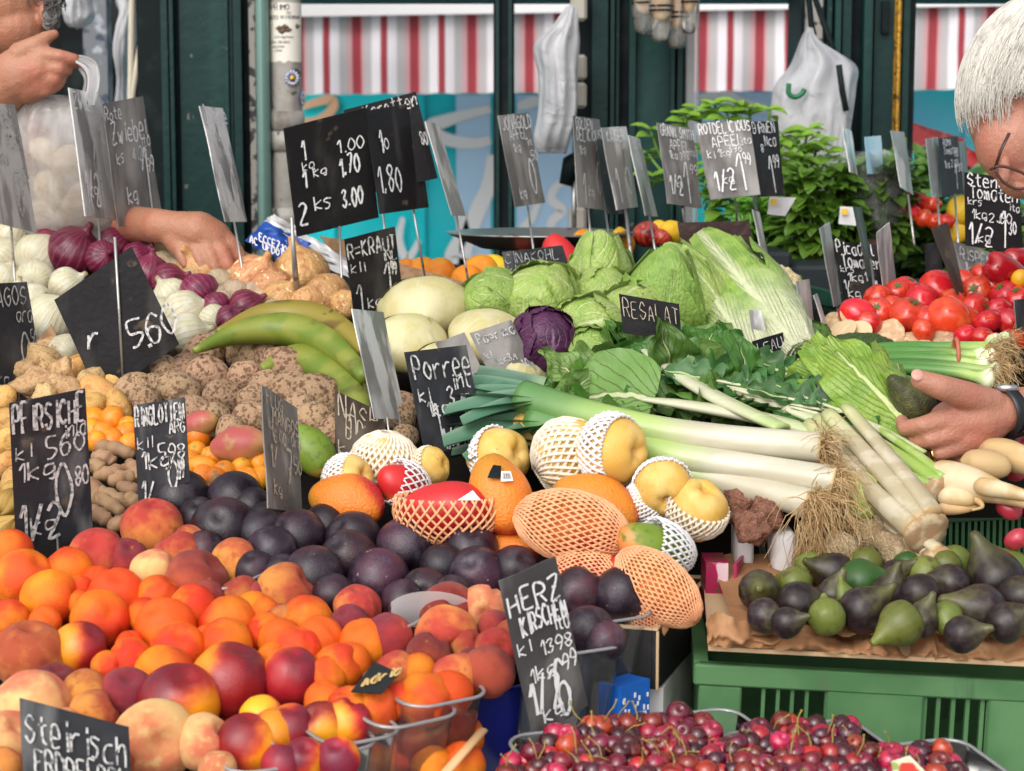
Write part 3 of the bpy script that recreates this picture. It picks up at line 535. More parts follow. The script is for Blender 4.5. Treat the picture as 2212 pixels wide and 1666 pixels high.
# ------------------------------------------------------------------ punnets
m_clear = film('clear_plastic', (.9, .9, .9), .05, .06, .35)
m_rim = film('clear_rim_plastic', (.9, .9, .92), .4, .08, .5)
m_bluep = M('blue_punnet_plastic', (.008, .012, .13), .25, [((.01, .03, .25), ('n', 9, .5, .7))], coat=.4)
def rrect(hx, hy, r, n=5):
    return [(sx * (hx - r) + r * cos(a0 + pi / 2 * k / n), sy * (hy - r) + r * sin(a0 + pi / 2 * k / n)) for sx, sy, a0 in ((1, 1, 0), (-1, 1, pi / 2), (-1, -1, pi), (1, -1, 1.5 * pi)) for k in range(n + 1)]
def punnet(x, y, h, yaw, label, hx=.095, hy=.06, ht=.085, mat=None, rim=None, tilt=.12, grp='fruit punnets', r=.022, corner=False):
    c = on(x, y, h)
    if corner: c = c - Euler((tilt, 0, radians(yaw))).to_matrix() @ V((hx - .006, -hy + .006, 0))
    t = thing('fruit_punnet', label, 'punnet', c, grp, Euler((tilt, 0, radians(yaw))))
    b = MB(); lv = [(.8, -ht), (.84, -ht * .95), (.93, -ht * .4), (1, 0)]
    for k, (s, z) in enumerate(lv):
        for i, (px_, py_) in enumerate(rrect(hx * s, hy * s, r)):
            fl = 1 + (.012 if i % 2 else 0) * (0 < k < 3); b.add((px_ * fl, py_ * fl, z), i / 24, k / 3)
    for k in range(3):
        for i in range(24): j = (i + 1) % 24; b.f.append((k * 24 + i, k * 24 + j, k * 24 + 24 + j, k * 24 + 24 + i))
    b.f.append(tuple(reversed(range(24)))); part('tub', b, mat or m_clear, t)
    q = MB(); ring = rrect(hx * 1.03, hy * 1.04, r * 1.1); pts = [V((a, c_, 0)) for a, c_ in ring]; n = len(pts)
    for j in range(n):
        tn = (pts[(j + 1) % n] - pts[j - 1]).normalized(); s = tn.cross(V((0, 0, 1)))
        for a in range(8): q.add(pts[j] + s * .0022 * cos(a * pi / 4) + V((0, 0, 1)) * .0018 * sin(a * pi / 4))
    for j in range(n):
        for a in range(8): k = (j + 1) % n; e = (a + 1) % 8; q.f.append((j * 8 + a, j * 8 + e, k * 8 + e, k * 8 + a))
    part('rim', q, rim or m_rim, t); return t
punnet(400, 1205, -.012, -34, 'clear punnet whose long rim runs below the single topmost peach', .12, .07)
punnet(745, 1295, -.005, -32, 'clear punnet with peaches between plums and apricots, black label on its side', .11, .06)
for a in ((980, 1538, .0, 38, 'clear apricot punnet with its rim corner below the biggest bright orange apricot', .045, .05, .1), (1043, 1496, .0, 36, 'clear apricot punnet, rightmost one, touching the tall blue punnet', .045, .05, .11), (856, 1580, .0, 34, 'small clear apricot punnet between nectarines and the biggest orange apricot', .04, .04, .09), (804, 1605, .0, 30, 'clear punnet of nectarines with a dark and a red one leaning together', .045, .05, .09), (686, 1640, .0, 26, 'clear punnet of nectarines left of the dark nectarine', .045, .05, .09)): punnet(*a, corner=True)
punnet(1098, 1392, -.01, 10, 'blue punnet holding a peach with its stem hollow turned to the viewer', .075, .05, .08, m_bluep, m_bluep, corner=True)
punnet(1128, 1478, -.02, 12, 'tall blue punnet with one dark peach beside the cherry sign', .065, .055, .25, m_bluep, m_bluep, corner=True)
punnet(1342, 1390, -.0, 30, 'clear punnet with one plum right of the cherry sign', .045, .05, .13, corner=True)
punnet(1400, 1325, -.005, 30, 'clear punnet under the rightmost plum beside the black carton', .055, .055, .16, corner=True)
punnet(820, 1255, -.03, -25, 'wide clear punnet under the heap of plums', .13, .08)
c = MB(); k = on(930, 1340, .0)
def wp(u, v): a = pi * u; return k + V((.045 * cos(a), .02 - .03 * v * sin(a), -.012 + .045 * v * (.4 + .6 * sin(a))))
c.grid(wp, 14, 4); solid('paper_cup', c, film('milky_plastic', (.85, .84, .84), .85, .3, .2), 'milky white plastic corner between plums and peaches', 'plastic cup')
# punnet label with gold script
def plate_px(pts, Y, th=.0012): return [P(x, y, Y) for x, y in pts]
lp = [on(x, y, .045) for x, y in ((840, 1625 - 200 + 6), (865, 1455), (822, 1497), (760, 1495))]
lp = [on(809 + 0, 1429, .03), on(864, 1455, .03), on(824, 1498, .03), on(758, 1494, .03)]
c = MB(); n_ = (lp[1] - lp[0]).cross(lp[3] - lp[0]).normalized(); n_ = -n_ if n_.y > 0 else n_
c.poly(lp, .001, n_); t = thing('punnet_label', 'black glossy label with gold script lying among the apricots', 'label', lp[3]); part('card', rel(c, lp[3]), M('black_gloss', (.01, .012, .012), .25), t, False)
c = MB(); write(c, 'Adria', lp[3] + (lp[2] - lp[3]) * .25 + (lp[0] - lp[3]) * .12, (lp[1] - lp[3]).normalized(), (lp[0] - lp[2]).normalized().lerp((lp[0] - lp[3]).normalized(), .6).normalized(), .016, n_, .0028); part('lettering', rel(c, lp[3]), M('gold_print', (.6, .4, .15), .4), t, False)
# ------------------------------------------------------------------ mangoes and golden pears in foam nets
m_man = M('mango_skin', (.75, .22, .02), .42, [((.5, .02, .02), ('d', (-.7, .25, .5), .15, .7, .7, 1.3)), ((.35, .2, .015), ('d', (.8, .1, -.6), .4, 1.0, .6, 1.5), .7), ((.12, .06, .02), ('n', 14, .66, .72, 3), .6)], [(('n', 12, .3, .7), .01)], sss=.1, sssr=.2, hv=.12)
m_manr = M('red_mango_skin', (.55, .022, .025), .35, [((.75, .25, .02), ('d', (-.8, -.2, -.2), .3, .9, .5, 1.3)), ((.7, .35, .15), ('n', 40, .68, .72, 2), .35)], sss=.1, sssr=.2)
m_mang = M('green_mango_skin', (.16, .24, .025), .4, [((.6, .22, .06), ('d', (-.5, .3, .7), .2, .9, .7, 1.3)), ((.1, .18, .02), ('n', 4, .5, .7))], sss=.05)
m_manp = M('pink_mango_skin', (.5, .28, .1), .45, [((.4, .08, .075), ('d', (.6, -.5, -.1), -.1, .6, .6, 1.3)), ((.4, .3, .08), ('n', 2, .55, .75), .7)], sss=.1)
def mango_mesh(name, m):
    return fruit_mesh(name, m, .04, .3, 0, .2, 1., .05, .05, .012, 36, 24, seed=hash(name) % 7)
def mango_shape(name, mat, seed):
    pr = prof([(0, -1.28), (.42, -1.15), (.86, -.55), (.97, .1), (.74, .75), (.34, 1.13), (0, 1.2)], 5)
    return fixn(MB().lathe(pr, 34, lambda p, a, t: V((p.x * (.92 + .0) + .1 * p.z * p.z - .1, p.y * .84, p.z)) * (1 + .05 * nz(p, 1.4, seed))).mesh(name, mat))
me_man = {'o': mango_shape('mango', m_man, 1), 'r': mango_shape('mango', m_manr, 2), 'g': mango_shape('mango', m_mang, 3), 'p': mango_shape('mango', m_manp, 4)}
m_pear = M('golden_pear_skin', (.7, .4, .08), .45, [((.74, .48, .15), ('n', 1.5, .4, .65)), ((.5, .25, .05), ('n', 30, .64, .7, 3), .5), ((.2, .1, .03), ('str', 5, .7, .73, (1, .15, 1)), .7)], [(('n', 25, .3, .7), .005)], sss=.12, sssr=.2)
me_pear = fixn(MB().lathe(prof([(0, -.86), (.3, -.93), (.8, -.7), (1, -.05), (.86, .55), (.5, .86), (.22, .82), (.08, .58), (0, .5)], 4), 36, lambda p, a, t: V(p) * (1 + .05 * nz(p, 1.5) + .03 * cos(5 * a) * t)).mesh('pear', m_pear))
m_netw, m_neto, m_netc = M('white_foam', (.74, .73, .74), .6), M('orange_foam', (.78, .38, .19), .6), M('cream_foam', (.74, .65, .52), .6)
def net_mesh(name, mat, v0=.0, v1=1., N=20, w=.03, shape=(1, 1, 1.25), puff=1.06, turns=.42, nub=True):
    """stretchy foam sleeve: two families of strands woven over the fruit"""
    mb = MB()
    def pt(a, v):
        th = pi * (1 - v) ; k = puff * (1 + .02 * nz((cos(a) * 2, sin(a) * 2, v * 4), 2)); s = sin(max(.16, min(pi - .16, th)))
        return V((shape[0] * cos(a) * s * k, shape[1] * sin(a) * s * k, shape[2] * cos(pi - th) * -1 * -1 * k if False else -shape[2] * cos(pi * v) * k))
    for sg in (1, -1):
        for i in range(N):
            a0 = 2 * pi * i / N; pts = []
            for j in range(19):
                v = v0 + (v1 - v0) * j / 18; pts.append(pt(a0 + sg * turns * 2 * pi * (v - v0), v) * (1 + .012 * sg))
            mb.tube(pts, [w * (1 + .25 * sin(j * 2.1)) for j in range(19)], 5)
    return fixn(mb.mesh(name, mat))
nets = {}
def net(parent, key, mat, v0, v1, N=20, w=.03, shape=(1, 1, 1.25), turns=.42, rot=None):
    k = (key, v0, v1, N)
    if k not in nets: nets[k] = net_mesh('foam_net', mat, v0, v1, N, w, shape, turns=turns)
    return ob('foam_net', nets[k], parent, (0, 0, 0), rot)
mg = 'mangoes in the black carton'; pg = 'golden pears in foam nets'
MS = (.97, .9, 1.3)
put('mango', me_man['o'], 752, 1086, 67, 'wrinkled orange mango with a red left end, without a net', 'mango', mg, .02, q_to((.93, -.18, .25)) @ Quaternion((0, 0, 1), 2.4), (1, 1, 1.02))
a = put('mango', me_man['r'], 968, 1100, 74, 'red mango with white sticker, lower half in an orange foam net', 'mango', mg, .04, q_to((.98, .06, .2)) @ Quaternion((0, 0, 1), 1.4), (1, 1, 1.12))
hv = MB()       # half net: the lower half only
def halfnet(u0, u1, nstr, shape, w, mat, parent, inv):
    mb = MB(); q = inv
    for sg in (1, -1):
        for i in range(nstr):
            pts = []
            for j in range(15):
                s = j / 14; lat = -1.45 + 1.75 * s; lon = 2 * pi * i / nstr + sg * 1.1 * s
                d = V((cos(lon) * cos(lat), sin(lon) * cos(lat), sin(lat))); d = V((d.x * shape[2] * 1.07, d.y * shape[1] * 1.07, d.z * shape[0] * 1.07)); d.z += .1 * exp(-((s - 1) / .08) ** 2)
                pts.append(q @ d)
            mb.tube([V((p.x, p.y, p.z)) * (1 + .01 * sg) for p in pts], w, 5)
    return ob('foam_net', fixn(mb.mesh('foam_net', mat)), parent)
def up_in(o): return (o.rotation_quaternion if o.rotation_mode == 'QUATERNION' else o.rotation_euler.to_quaternion()).inverted()
halfnet(0, 1, 30, (1.0, .98, 1.34), .036, m_neto, a, up_in(a))
sk = MB(); sk.poly([(-.05, .0, .0), (.34, .3, 0), (.55, 0, 0)], .01, (0, 0, 1)); s_ = ob('sticker', fixn(sk.mesh('sticker', m_white, False)), a, up_in(a) @ V((.3, -.86, .42)), up_in(a) @ Euler((1.0, 0, 0)).to_quaternion())
a = put('mango', me_man['o'], 1082, 1072, 76, 'big orange mango with black and white barcode sticker on its red top', 'mango', mg, .05, q_to((.35, -.85, .3)) @ Quaternion((0, 0, 1), .6), (1, 1.1, .98))
q = up_in(a); sk = MB()
def cap(u, v, a0, a1, b0, b1, k=1.03):
    x, z = a0 + (a1 - a0) * u, b0 + (b1 - b0) * v; d = V((sin(x), -cos(x) * cos(z), sin(z))); return q @ (d * k * 1.0)
def capq(mb, a0, a1, b0, b1, k, o):
    def f(u, v):
        x, z = a0 + (a1 - a0) * u, b0 + (b1 - b0) * v; d = q @ V((sin(x) * cos(z), -cos(x) * cos(z), sin(z)))
        s = 1 / sqrt((d.x / .93) ** 2 + (d.y / .86) ** 2 + (d.z / 1.25) ** 2); return d * s * k
    mb.grid(f, 8, 5)
capq(sk, -.5, -.02, .72, 1.15, 1.03, 0); s1 = ob('sticker', fixn(sk.mesh('sticker', m_dark)), a)
sk = MB(); capq(sk, .0, .42, .62, .95, 1.04, 0); s1 = ob('barcode_sticker', fixn(sk.mesh('barcode_sticker', m_white)), a)
sk = MB()
for k in range(11): u = .06 + .028 * k; capq(sk, u, u + (.016 if k % 3 else .009), .68, .88, 1.055, 0)
ob('barcode', fixn(sk.mesh('barcode', m_ink)), s1)
a = put('mango', me_man['r'], 868, 1045, 50, 'small red mango with dark stem and white net behind the stickered ones', 'mango', mg, .03, q_to((-.7, .3, .5)))
net(a, 'w', m_netw, .1, .62, 18, .045, MS)
a = put('mango', me_man['o'], 1235, 1137, 76, 'mango fully wrapped in an orange foam net, large one right of centre', 'mango', mg, .045, q_to((.97, -.2, .15)), (1, 1, 1.2)); net(a, 'o', m_neto, .02, .97, 34, .031, MS)
put('mango', me_man['o'], 1290, 1092, 72, 'bare orange mango lying behind the large netted mango', 'mango', mg, .03, q_to((.9, -.35, .2)) @ Quaternion((0, 0, 1), 2.2), (1, 1, 1.1))
a = put('mango', me_man['g'], 1412, 1182, 62, 'green mango with a white foam net pulled to its right end', 'mango', mg, .03, q_to((-.85, .3, .45)), (1, 1, 1.2)); net(a, 'w2', m_netw, .02, .55, 24, .045, MS)
a = put('mango', me_man['r'], 1268, 1248, 62, 'netted mango just behind the plums right of the cherry sign', 'mango', mg, .0, q_to((.9, -.2, .3))); net(a, 'o', m_neto, .02, .97, 34, .031, MS)
a = put('mango', me_man['o'], 1422, 1268, 64, 'netted mango at the right corner of the black carton', 'mango', mg, .01, q_to((.72, -.62, .25)), (1, 1, 1.25)); net(a, 'o', m_neto, .02, .97, 34, .031, MS)
a = put('mango', me_man['r'], 1372, 1285, 58, 'orange red mango between dark plum and netted mango', 'mango', mg, -.01, q_to((.6, -.75, .2)), (1, 1, 1.3))
a = put('mango', me_man['o'], 1092, 1192, 55, 'orange mango showing between two plums under the netted mango', 'mango', mg, -.01, q_to((.9, 0, .3)), (1, 1, 1.1))
a = put('mango', me_man['r'], 1392, 1320, 48, 'lowest netted mango above the black carton edge', 'mango', mg, -.02, q_to((.5, -.8, .2))); net(a, 'o', m_neto, .02, .97, 34, .031, MS)
PS = (1, 1, .9)
def pear(x, y, r, lab, ax, v0, v1, mat=m_netw, h=.03, N=30, turn=.3, w=.047, puff=1.07):
    a = put('pear', me_pear, x, y, r, lab, 'pear', pg, h, q_to(ax) @ Quaternion((0, 0, 1), R.uniform(0, 6))); net(a, 'pw' + mat.name, mat, v0, v1, N, w, PS, turn)
    return a
pear(1322, 972, 76, 'large golden pear with its hollow turned right, white net around its left', (.75, -.05, .6), .02, .62, h=.075)
pear(1138, 938, 56, 'golden pear peeking over the net behind the barcode mango', (.3, .8, .3), .05, .4)
pear(1078, 988, 66, 'smooth golden pear above the barcode mango with net on its left', (.7, .2, .6), .02, .5)
pear(1232, 990, 84, 'golden pear hidden in a wide cream net left of the hollowed pear', (-.8, -.5, .1), .02, .9, m_netc, h=.05)
pear(1432, 1052, 62, 'golden pear with a stalk hollow below the leeks', (.1, -.5, .8), .02, .45, h=.05)
pear(1505, 1100, 66, 'golden pear with a scratch, in a cream net at the right end', (.3, .8, .5), .02, .6, m_netc)
pear(1395, 1085, 48, 'small netted pear between bare mango and scratched pear', (.4, .6, .5), .02, .9)
pear(830, 1000, 70, 'pear under a ruffled cream net behind the wrinkled mango', (.1, 1, .2), .3, .97, m_netc)
pear(752, 1038, 56, 'yellow pear in a white net directly behind the wrinkled mango', (.7, .3, .5), .02, .7)
pear(928, 1010, 44, 'yellow pear with a cream net edge left of the barcode mango', (.8, .2, .4), .02, .55, m_netc)
# ------------------------------------------------------------------ cartons
def open_box(mb, p, hx, hy, z0, z1, th=.005, inner=True):
    mb.box((-hx, -hy, z0), (hx, -hy + th, z1), p); mb.box((-hx, hy - th, z0), (hx, hy, z1), p)
    mb.box((-hx, -hy + th + .0005, z0), (-hx + th, hy - th - .0005, z1), p); mb.box((hx - th, -hy + th + .0005, z0), (hx, hy - th - .0005, z1), p)
    mb.box((-hx + th + .0005, -hy + th + .0005, z0 + .001), (hx - th - .0005, hy - th - .0005, z0 + th), p)
def box_from(A, B, depth, z0, z1):      # box whose front right edge runs from A to B (points), going back to the left by depth
    d = (B - A); d.z = 0; L = d.length; d.normalize(); n = V((-d.y, d.x, 0))
    c = A + d * L / 2 + n * depth / 2
    return Matrix(((d.x, n.x, 0, c.x), (d.y, n.y, 0, c.y), (0, 0, 1, 0), (0, 0, 0, 1))), L / 2, depth / 2
A = P(1421, 1364, 2.03); B = P(1534, 1262, 2.28)
zt = A.z
mx, hx, hy = box_from(A, B, .42, 0, 0)
t = thing('mango_carton', 'black carton with pale cut edges under the mangoes', 'carton', (A.x, A.y, zt - .1))
c = MB(); zb = P(1421, 1490, 2.03).z; open_box(c, mx, hx, hy, zb, zt, .006); part('carton', rel(c, t.location), m_blackcard, t, False)
c = MB()
for s in ((-hx, -hy, hx, -hy + .006), (-hx, -hy + .0065, -hx + .006, hy), (hx - .006, -hy + .0065, hx, hy)): c.box((s[0], s[1], zt + .0004), (s[2], s[3], zt + .003), mx)
c.box((-hx - .0012, -hy - .0012, zb), (-hx + .0015, -hy + .0015, zt), mx); part('cut_edge', rel(c, t.location), m_kraft, t, False)
A2 = P(1432, 1560, 2.05); B2 = P(1518, 1420, 2.3); mx2, hx2, hy2 = box_from(A2, B2, .3, 0, 0)
c = MB(); c.box((-hx2, -hy2, .7), (hx2, hy2, zb - .004), mx2); solid('white_carton', c, m_whitecard, 'plain white carton standing under the black mango carton', 'carton', smooth=False)
t = thing('blue_carton', 'blue and white patterned small carton behind the cherries', 'carton', P(1370, 1500, 1.98)); c = MB(); a = P(1342, 1486, 1.975); b = P(1404, 1458, 2.01)
mx3, hx3, hy3 = box_from(a, b, .03, 0, 0); c.box((-hx3, -hy3, .78), (hx3, hy3, a.z), mx3); part('carton', rel(c, t.location), M('blue_card', (.01, .12, .5), .45), t, False)
c = MB()
for k in range(60):
    x, z = R.uniform(-hx3 * .92, hx3 * .92), a.z - .008 - .07 * R.random(); c.box((x, -hy3 - .0012, z - R.uniform(.003, .006)), (x + .0022, -hy3 - .0003, z), mx3)
part('white_dashes', rel(c, t.location), m_white, t, False)
t = thing('magenta_carton', 'magenta carton flap with pale marks beside the black carton', 'carton', P(1566, 1265, 2.18)); c = MB()
c.box((P(1540, 0, 2.18).x, 2.18, P(0, 1335, 2.18).z), (P(1590, 0, 2.18).x, 2.24, P(0, 1218, 2.18).z)); part('carton', rel(c, t.location), M('magenta_card', (.36, .008, .07), .4, [((.05, .1, .02), ('n', 60, .56, .6, 3)), ((.7, .5, .55), ('str', 30, .6, .63, (1, 1, .3)))]), t, False)
c = MB(); c.poly([P(1591, 1218, 2.18), P(1607, 1200, 2.24), P(1602, 1310, 2.24), P(1591, 1335, 2.18)], .003, (1, -.3, 0)); part('flap', rel(c, t.location), M('magenta_flap', (.4, .02, .1), .4), t, False)
m_styro = M('white_foam_block', (.72, .7, .7), .7, [((.6, .58, .58), ('n', 18, .5, .7))], [(('n', 90, .3, .7), .002)])
for x0, x1, y0, y1, Y, l in ((1588, 1630, 1140, 1240, 2.24, 'white foam block beside the ginger, left of two'), (1668, 1722, 1150, 1256, 2.22, 'white foam block in front of the leek roots, right of two')):
    c = MB(); a, b = P(x0, y1, Y), P(x1, y0, Y); c.box((a.x, Y, a.z), (b.x, Y + .05, b.z), bev=.005); solid('foam_block', c, m_styro, l, 'foam block', 'white foam blocks')
# ------------------------------------------------------------------ cherries
m_che = [M('cherry_skin', b, .16, [((.02, .002, .006), ('n', 1.5, .45, .7), .6)], coat=.6, hv=.3) for b in ((.16, .006, .014), (.38, .012, .02), (.055, .004, .012))]
me_che = [fixn(MB().lathe(prof([(0, -.95), (.5, -.86), (.96, -.2), (.9, .45), (.45, .82), (.15, .74), (0, .62)], 3), 16).mesh('cherry', m)) for m in m_che]
m_stem = M('cherry_stem', (.3, .24, .05), .6, [((.2, .1, .03), ('n', 40, .5, .7))])
me_stem = []
for k in range(4):
    b = R.uniform(.6, 1.4) * R.choice((-1, 1)); me_stem.append(fixn(MB().tube(spl([V((0, 0, .6)), V((.1 * b, .1, 1.6)), V((.45 * b, .2, 2.1)), V((.9 * b, .1, 2.6))], 3), [.06] * 9 + [.12], 5).mesh('stem', m_stem)))
def che_on(x, y, h=0): return on(x, y, h, .2, .862, 1.75)
cn = 0; hp = [(1075, 1640), (1150, 1610), (1230, 1545), (1330, 1545), (1455, 1525), (1520, 1535), (1560, 1572), (1690, 1548), (1835, 1545), (1865, 1600), (1960, 1610), (2090, 1640)]
def topy(x):
    for (a, b), (c_, d) in zip(hp, hp[1:]):
        if a <= x <= c_: return b + (d - b) * (x - a) / (c_ - a)
    return 9e9
spots = []
for row in range(8):
    for k in range(40):
        x = 1085 + k * 27 + (13 if row % 2 else 0) + R.uniform(-7, 7); y = 1524 + row * 21 + R.uniform(-6, 6)
        if topy(x) + 16 < y < 1686 and x < 2095: spots.append((x, y))
spots += [(1465, 1541), (1835, 1572), (1690, 1562), (1640, 1575), (1775, 1590), (2035, 1618), (1990, 1625)]
for x, y in spots:
    r = R.uniform(22, 28); k = R.choices((0, 1, 2), (5, 3, 3))[0]
    if (x, y) in ((1465, 1541), (1835, 1572), (1690, 1562)): r = 27; k = (0, 1, 0)[[1465, 1835, 1690].index(x)]
    lab = ('dark red cherry', 'bright red cherry', 'almost black cherry')[k] + ' in the cherry heap at the bottom right'
    o = put('cherry', me_che[k], x, y, r, lab, 'cherry', 'cherries at the bottom right', R.uniform(-.004, .008), Euler((R.uniform(-.9, .6), R.uniform(-.9, .9), R.uniform(0, 6))), fn=che_on)
    if R.random() < .27: ob('stem', R.choice(me_stem), o, (0, 0, 0), Euler((0, 0, R.uniform(0, 6))))
for x, y, yaw, l in ((1500, 1600, 24, 'clear cherry punnet in the middle with its corner rim showing'), (1760, 1625, 22, 'clear cherry punnet whose rim ends under the bright red cherry'), (1995, 1668, 20, 'clear cherry punnet at the right end of the cherries'), (1300, 1630, 20, 'clear cherry punnet below the cherry sign')):
    p = che_on(x, y, -.012); t = punnet(x, y, 0, yaw, l, .075, .06, .06, grp='cherry punnets'); t.location = p; t.rotation_euler = (.12, 0, radians(yaw))
c = MB(); pl_ = [che_on(x, y, .035) for x, y in ((1925, 1645), (1965, 1632), (2000, 1668), (1930, 1672))]; c.poly(pl_, .001, V((0, -.8, .6))); solid('paper_label', c, M('picture_label', (.75, .7, .5), .5, [((.6, .05, .03), ('n', 30, .55, .6)), ((.3, .4, .1), ('n', 22, .62, .66))]), 'crumpled picture label lying on the cherries', 'label', smooth=False)
c = MB(); c.poly([(.0, 1.70, .79), (.46, 1.70, .79), (.46, 1.96, .842), (.0, 1.96, .842)], .015, V((0, -.2, 1))); solid('cherry_board', c, m_board, 'dark board carrying the cherry punnets', 'board', smooth=False)
c = MB(); c.tube([P(960, 1672, 1.79), P(1044, 1577, 1.85)], .0055, 8, flat=.5); solid('wooden_stick', c, M('pale_wood', (.6, .36, .17), .6), 'pale flat wooden stick leaning at the apricot punnets', 'stick')
# ------------------------------------------------------------------ figs in brown paper on the green crate
FZ = .968
def fig_on(x, y, h=0): return on(x, y, h, .1, FZ, 2.02)
m_figd = M('dark_fig_skin', (.016, .008, .01), .38, [((.11, .11, .03), ('v', .35, .85, .7, 2.5), .8), ((.075, .06, .05), ('n', 2.2, .45, .75, 5), .5), ((.06, .035, .04), ('mer', 16, .6, 1., 3.), .15)], hv=.3)
m_figg = M('green_fig_skin', (.11, .135, .022), .4, [((.18, .21, .035), ('v', .3, .9, .4, 3.)), ((.06, .03, .025), ('n', 1.6, .52, .72), .75), ((.2, .22, .06), ('mer', 16, .6, 1., 3.), .15)], hv=.2)
m_figb = M('bright_fig_skin', (.025, .075, .012), .4, [((.05, .12, .02), ('v', .3, .9, .4, 3.)), ((.02, .08, .01), ('n', 2, .5, .7))])
fp = prof([(0, -1.0), (.35, -.95), (.78, -.64), (.95, -.12), (.84, .4), (.58, .82), (.36, 1.18), (.22, 1.48), (.14, 1.68), (0, 1.72)], 4)
me_fig = [fixn(MB().lathe(fp, 28, lambda p, a, t: V((p.x + .12 * max(0, p.z) ** 2, p.y, p.z)) * (1 + .05 * nz(p, 1.5, 2) + .022 * cos(13 * a) * sin(pi * t) ** .5 * (.4 + .6 * t))).mesh('fig', m)) for m in (m_figd, m_figg, m_figb)]
figs = [(1640, 1275, 42, 0, (.1, .2, 1)), (1715, 1262, 36, 1, (-.5, .2, -.6)), (1725, 1305, 46, 0, (.95, -.15, .2)), (1652, 1330, 36, 0, (.8, -.1, .5)), (1785, 1332, 38, 1, (-.1, .4, -.8)), (1800, 1238, 42, 0, (-.9, .2, .2)), (1870, 1220, 36, 1, (.5, .3, -.7)), (1862, 1258, 48, 2, (.9, .15, .2)), (1865, 1318, 48, 0, (.85, .5, .3)), (1922, 1280, 40, 0, (0, .95, .3)), (1985, 1288, 45, 0, (.3, -.8, .5)), (1945, 1348, 46, 1, (-.85, -.5, .2)), (1960, 1222, 30, 2, (.4, .3, -.8)), (1995, 1240, 38, 1, (-.8, .2, -.4)), (2040, 1225, 36, 1, (.3, .3, -.8)), (2050, 1262, 42, 0, (-.9, .05, .2)), (2060, 1215, 36, 1, (-.95, .2, .1)), (2150, 1248, 58, 0, (-.35, .9, .1)), (2115, 1315, 52, 0, (-.85, .45, .2)), (2045, 1335, 34, 1, (.1, -.4, .9)), (2185, 1230, 40, 1, (-.4, .5, .2)), (2205, 1290, 46, 0, (.4, .5, .4)), (1750, 1225, 32, 1, (.7, .1, -.5)), (1990, 1340, 36, 0, (.3, .8, .3)), (1800, 1285, 34, 0, (.3, .7, .3)), (2080, 1370, 38, 0, (.8, .3, .3)), (2175, 1345, 42, 0, (.7, .3, .3)), (1700, 1345, 32, 0, (.7, .3, .3)), (1822, 1290, 26, 1, (-.4, .9, .3)), (1935, 1240, 30, 0, (.7, .3, .3))]
L = rowlabels([(f_[0], f_[1], ('dark purple', 'green', 'bright green')[f_[3]]) for f_ in figs], 'fig', 'in the fig tray')
for f_, l in zip(figs, L): put('fig', me_fig[f_[3]], f_[0], f_[1], f_[2] * 1.14, l, 'fig', 'figs in brown paper', .0, q_to(f_[4]) @ Quaternion((0, 0, 1), R.uniform(0, 6)), (1, 1, .92), fn=fig_on)
m_brown = M('brown_paper', (.4, .2, .09), .75, [((.3, .14, .06), ('n', 6, .45, .65)), ((.5, .28, .14), ('n', 25, .55, .7), .6)], [(('n', 9, .35, .65, 3, 1.5), .03)], translucent=.15)
fe = [(1525, 1345), (1550, 1322), (1600, 1340), (1660, 1345), (1720, 1345), (1790, 1362), (1850, 1382), (1900, 1380), (1960, 1392), (2010, 1360), (2030, 1372), (2090, 1388), (2150, 1372), (2230, 1338), (2320, 1320)]
fl = spl([(x, y, 0) for x, y in fe], 10); n = len(fl)
def bp(u, v):
    q = fl[min(n - 1, int(round(u * (n - 1))))]; base = 1368 + (q.x - 1540) * .058
    top = P(q.x, q.y + 9 * nz((u * 40, 0, 1)), 2.03 + .015 * sin(u * 37)); bot = P(q.x, base + 27 + 4 * nz((u * 30, 1, 1)), 2.0)
    p = bot.lerp(top, v); p.y += -.016 * sin(pi * v) + .012 * nz((u * 26, v * 3, 2)) + .007 * nz((u * 60, v * 6, 5)) ; return p
c = MB(); c.grid(bp, n - 1, 10)
b0 = len(c.v); c.grid(lambda u, v: V((P(1590 + 730 * u, 1380, 2.0).x, 2.0 + .27 * v, FZ - .024 + .027 * v + .006 * nz((u * 20, v * 9, 1)))), 60, 12)
solid('brown_paper', c, m_brown, 'crumpled brown paper lining under the figs', 'paper')
c = MB(); a0, a1 = P(1530, 1397, 2.01), P(2330, 1437, 1.99); d = a1 - a0
c.poly([a0, a1, a1 + V((.02, .28, .028)), a0 + V((.02, .28, .028))], .0045, V((0, -.1, 1))); solid('corrugated_tray', c, m_kraft, 'corrugated cardboard sheet on top of the front green crate', 'cardboard sheet', smooth=False)
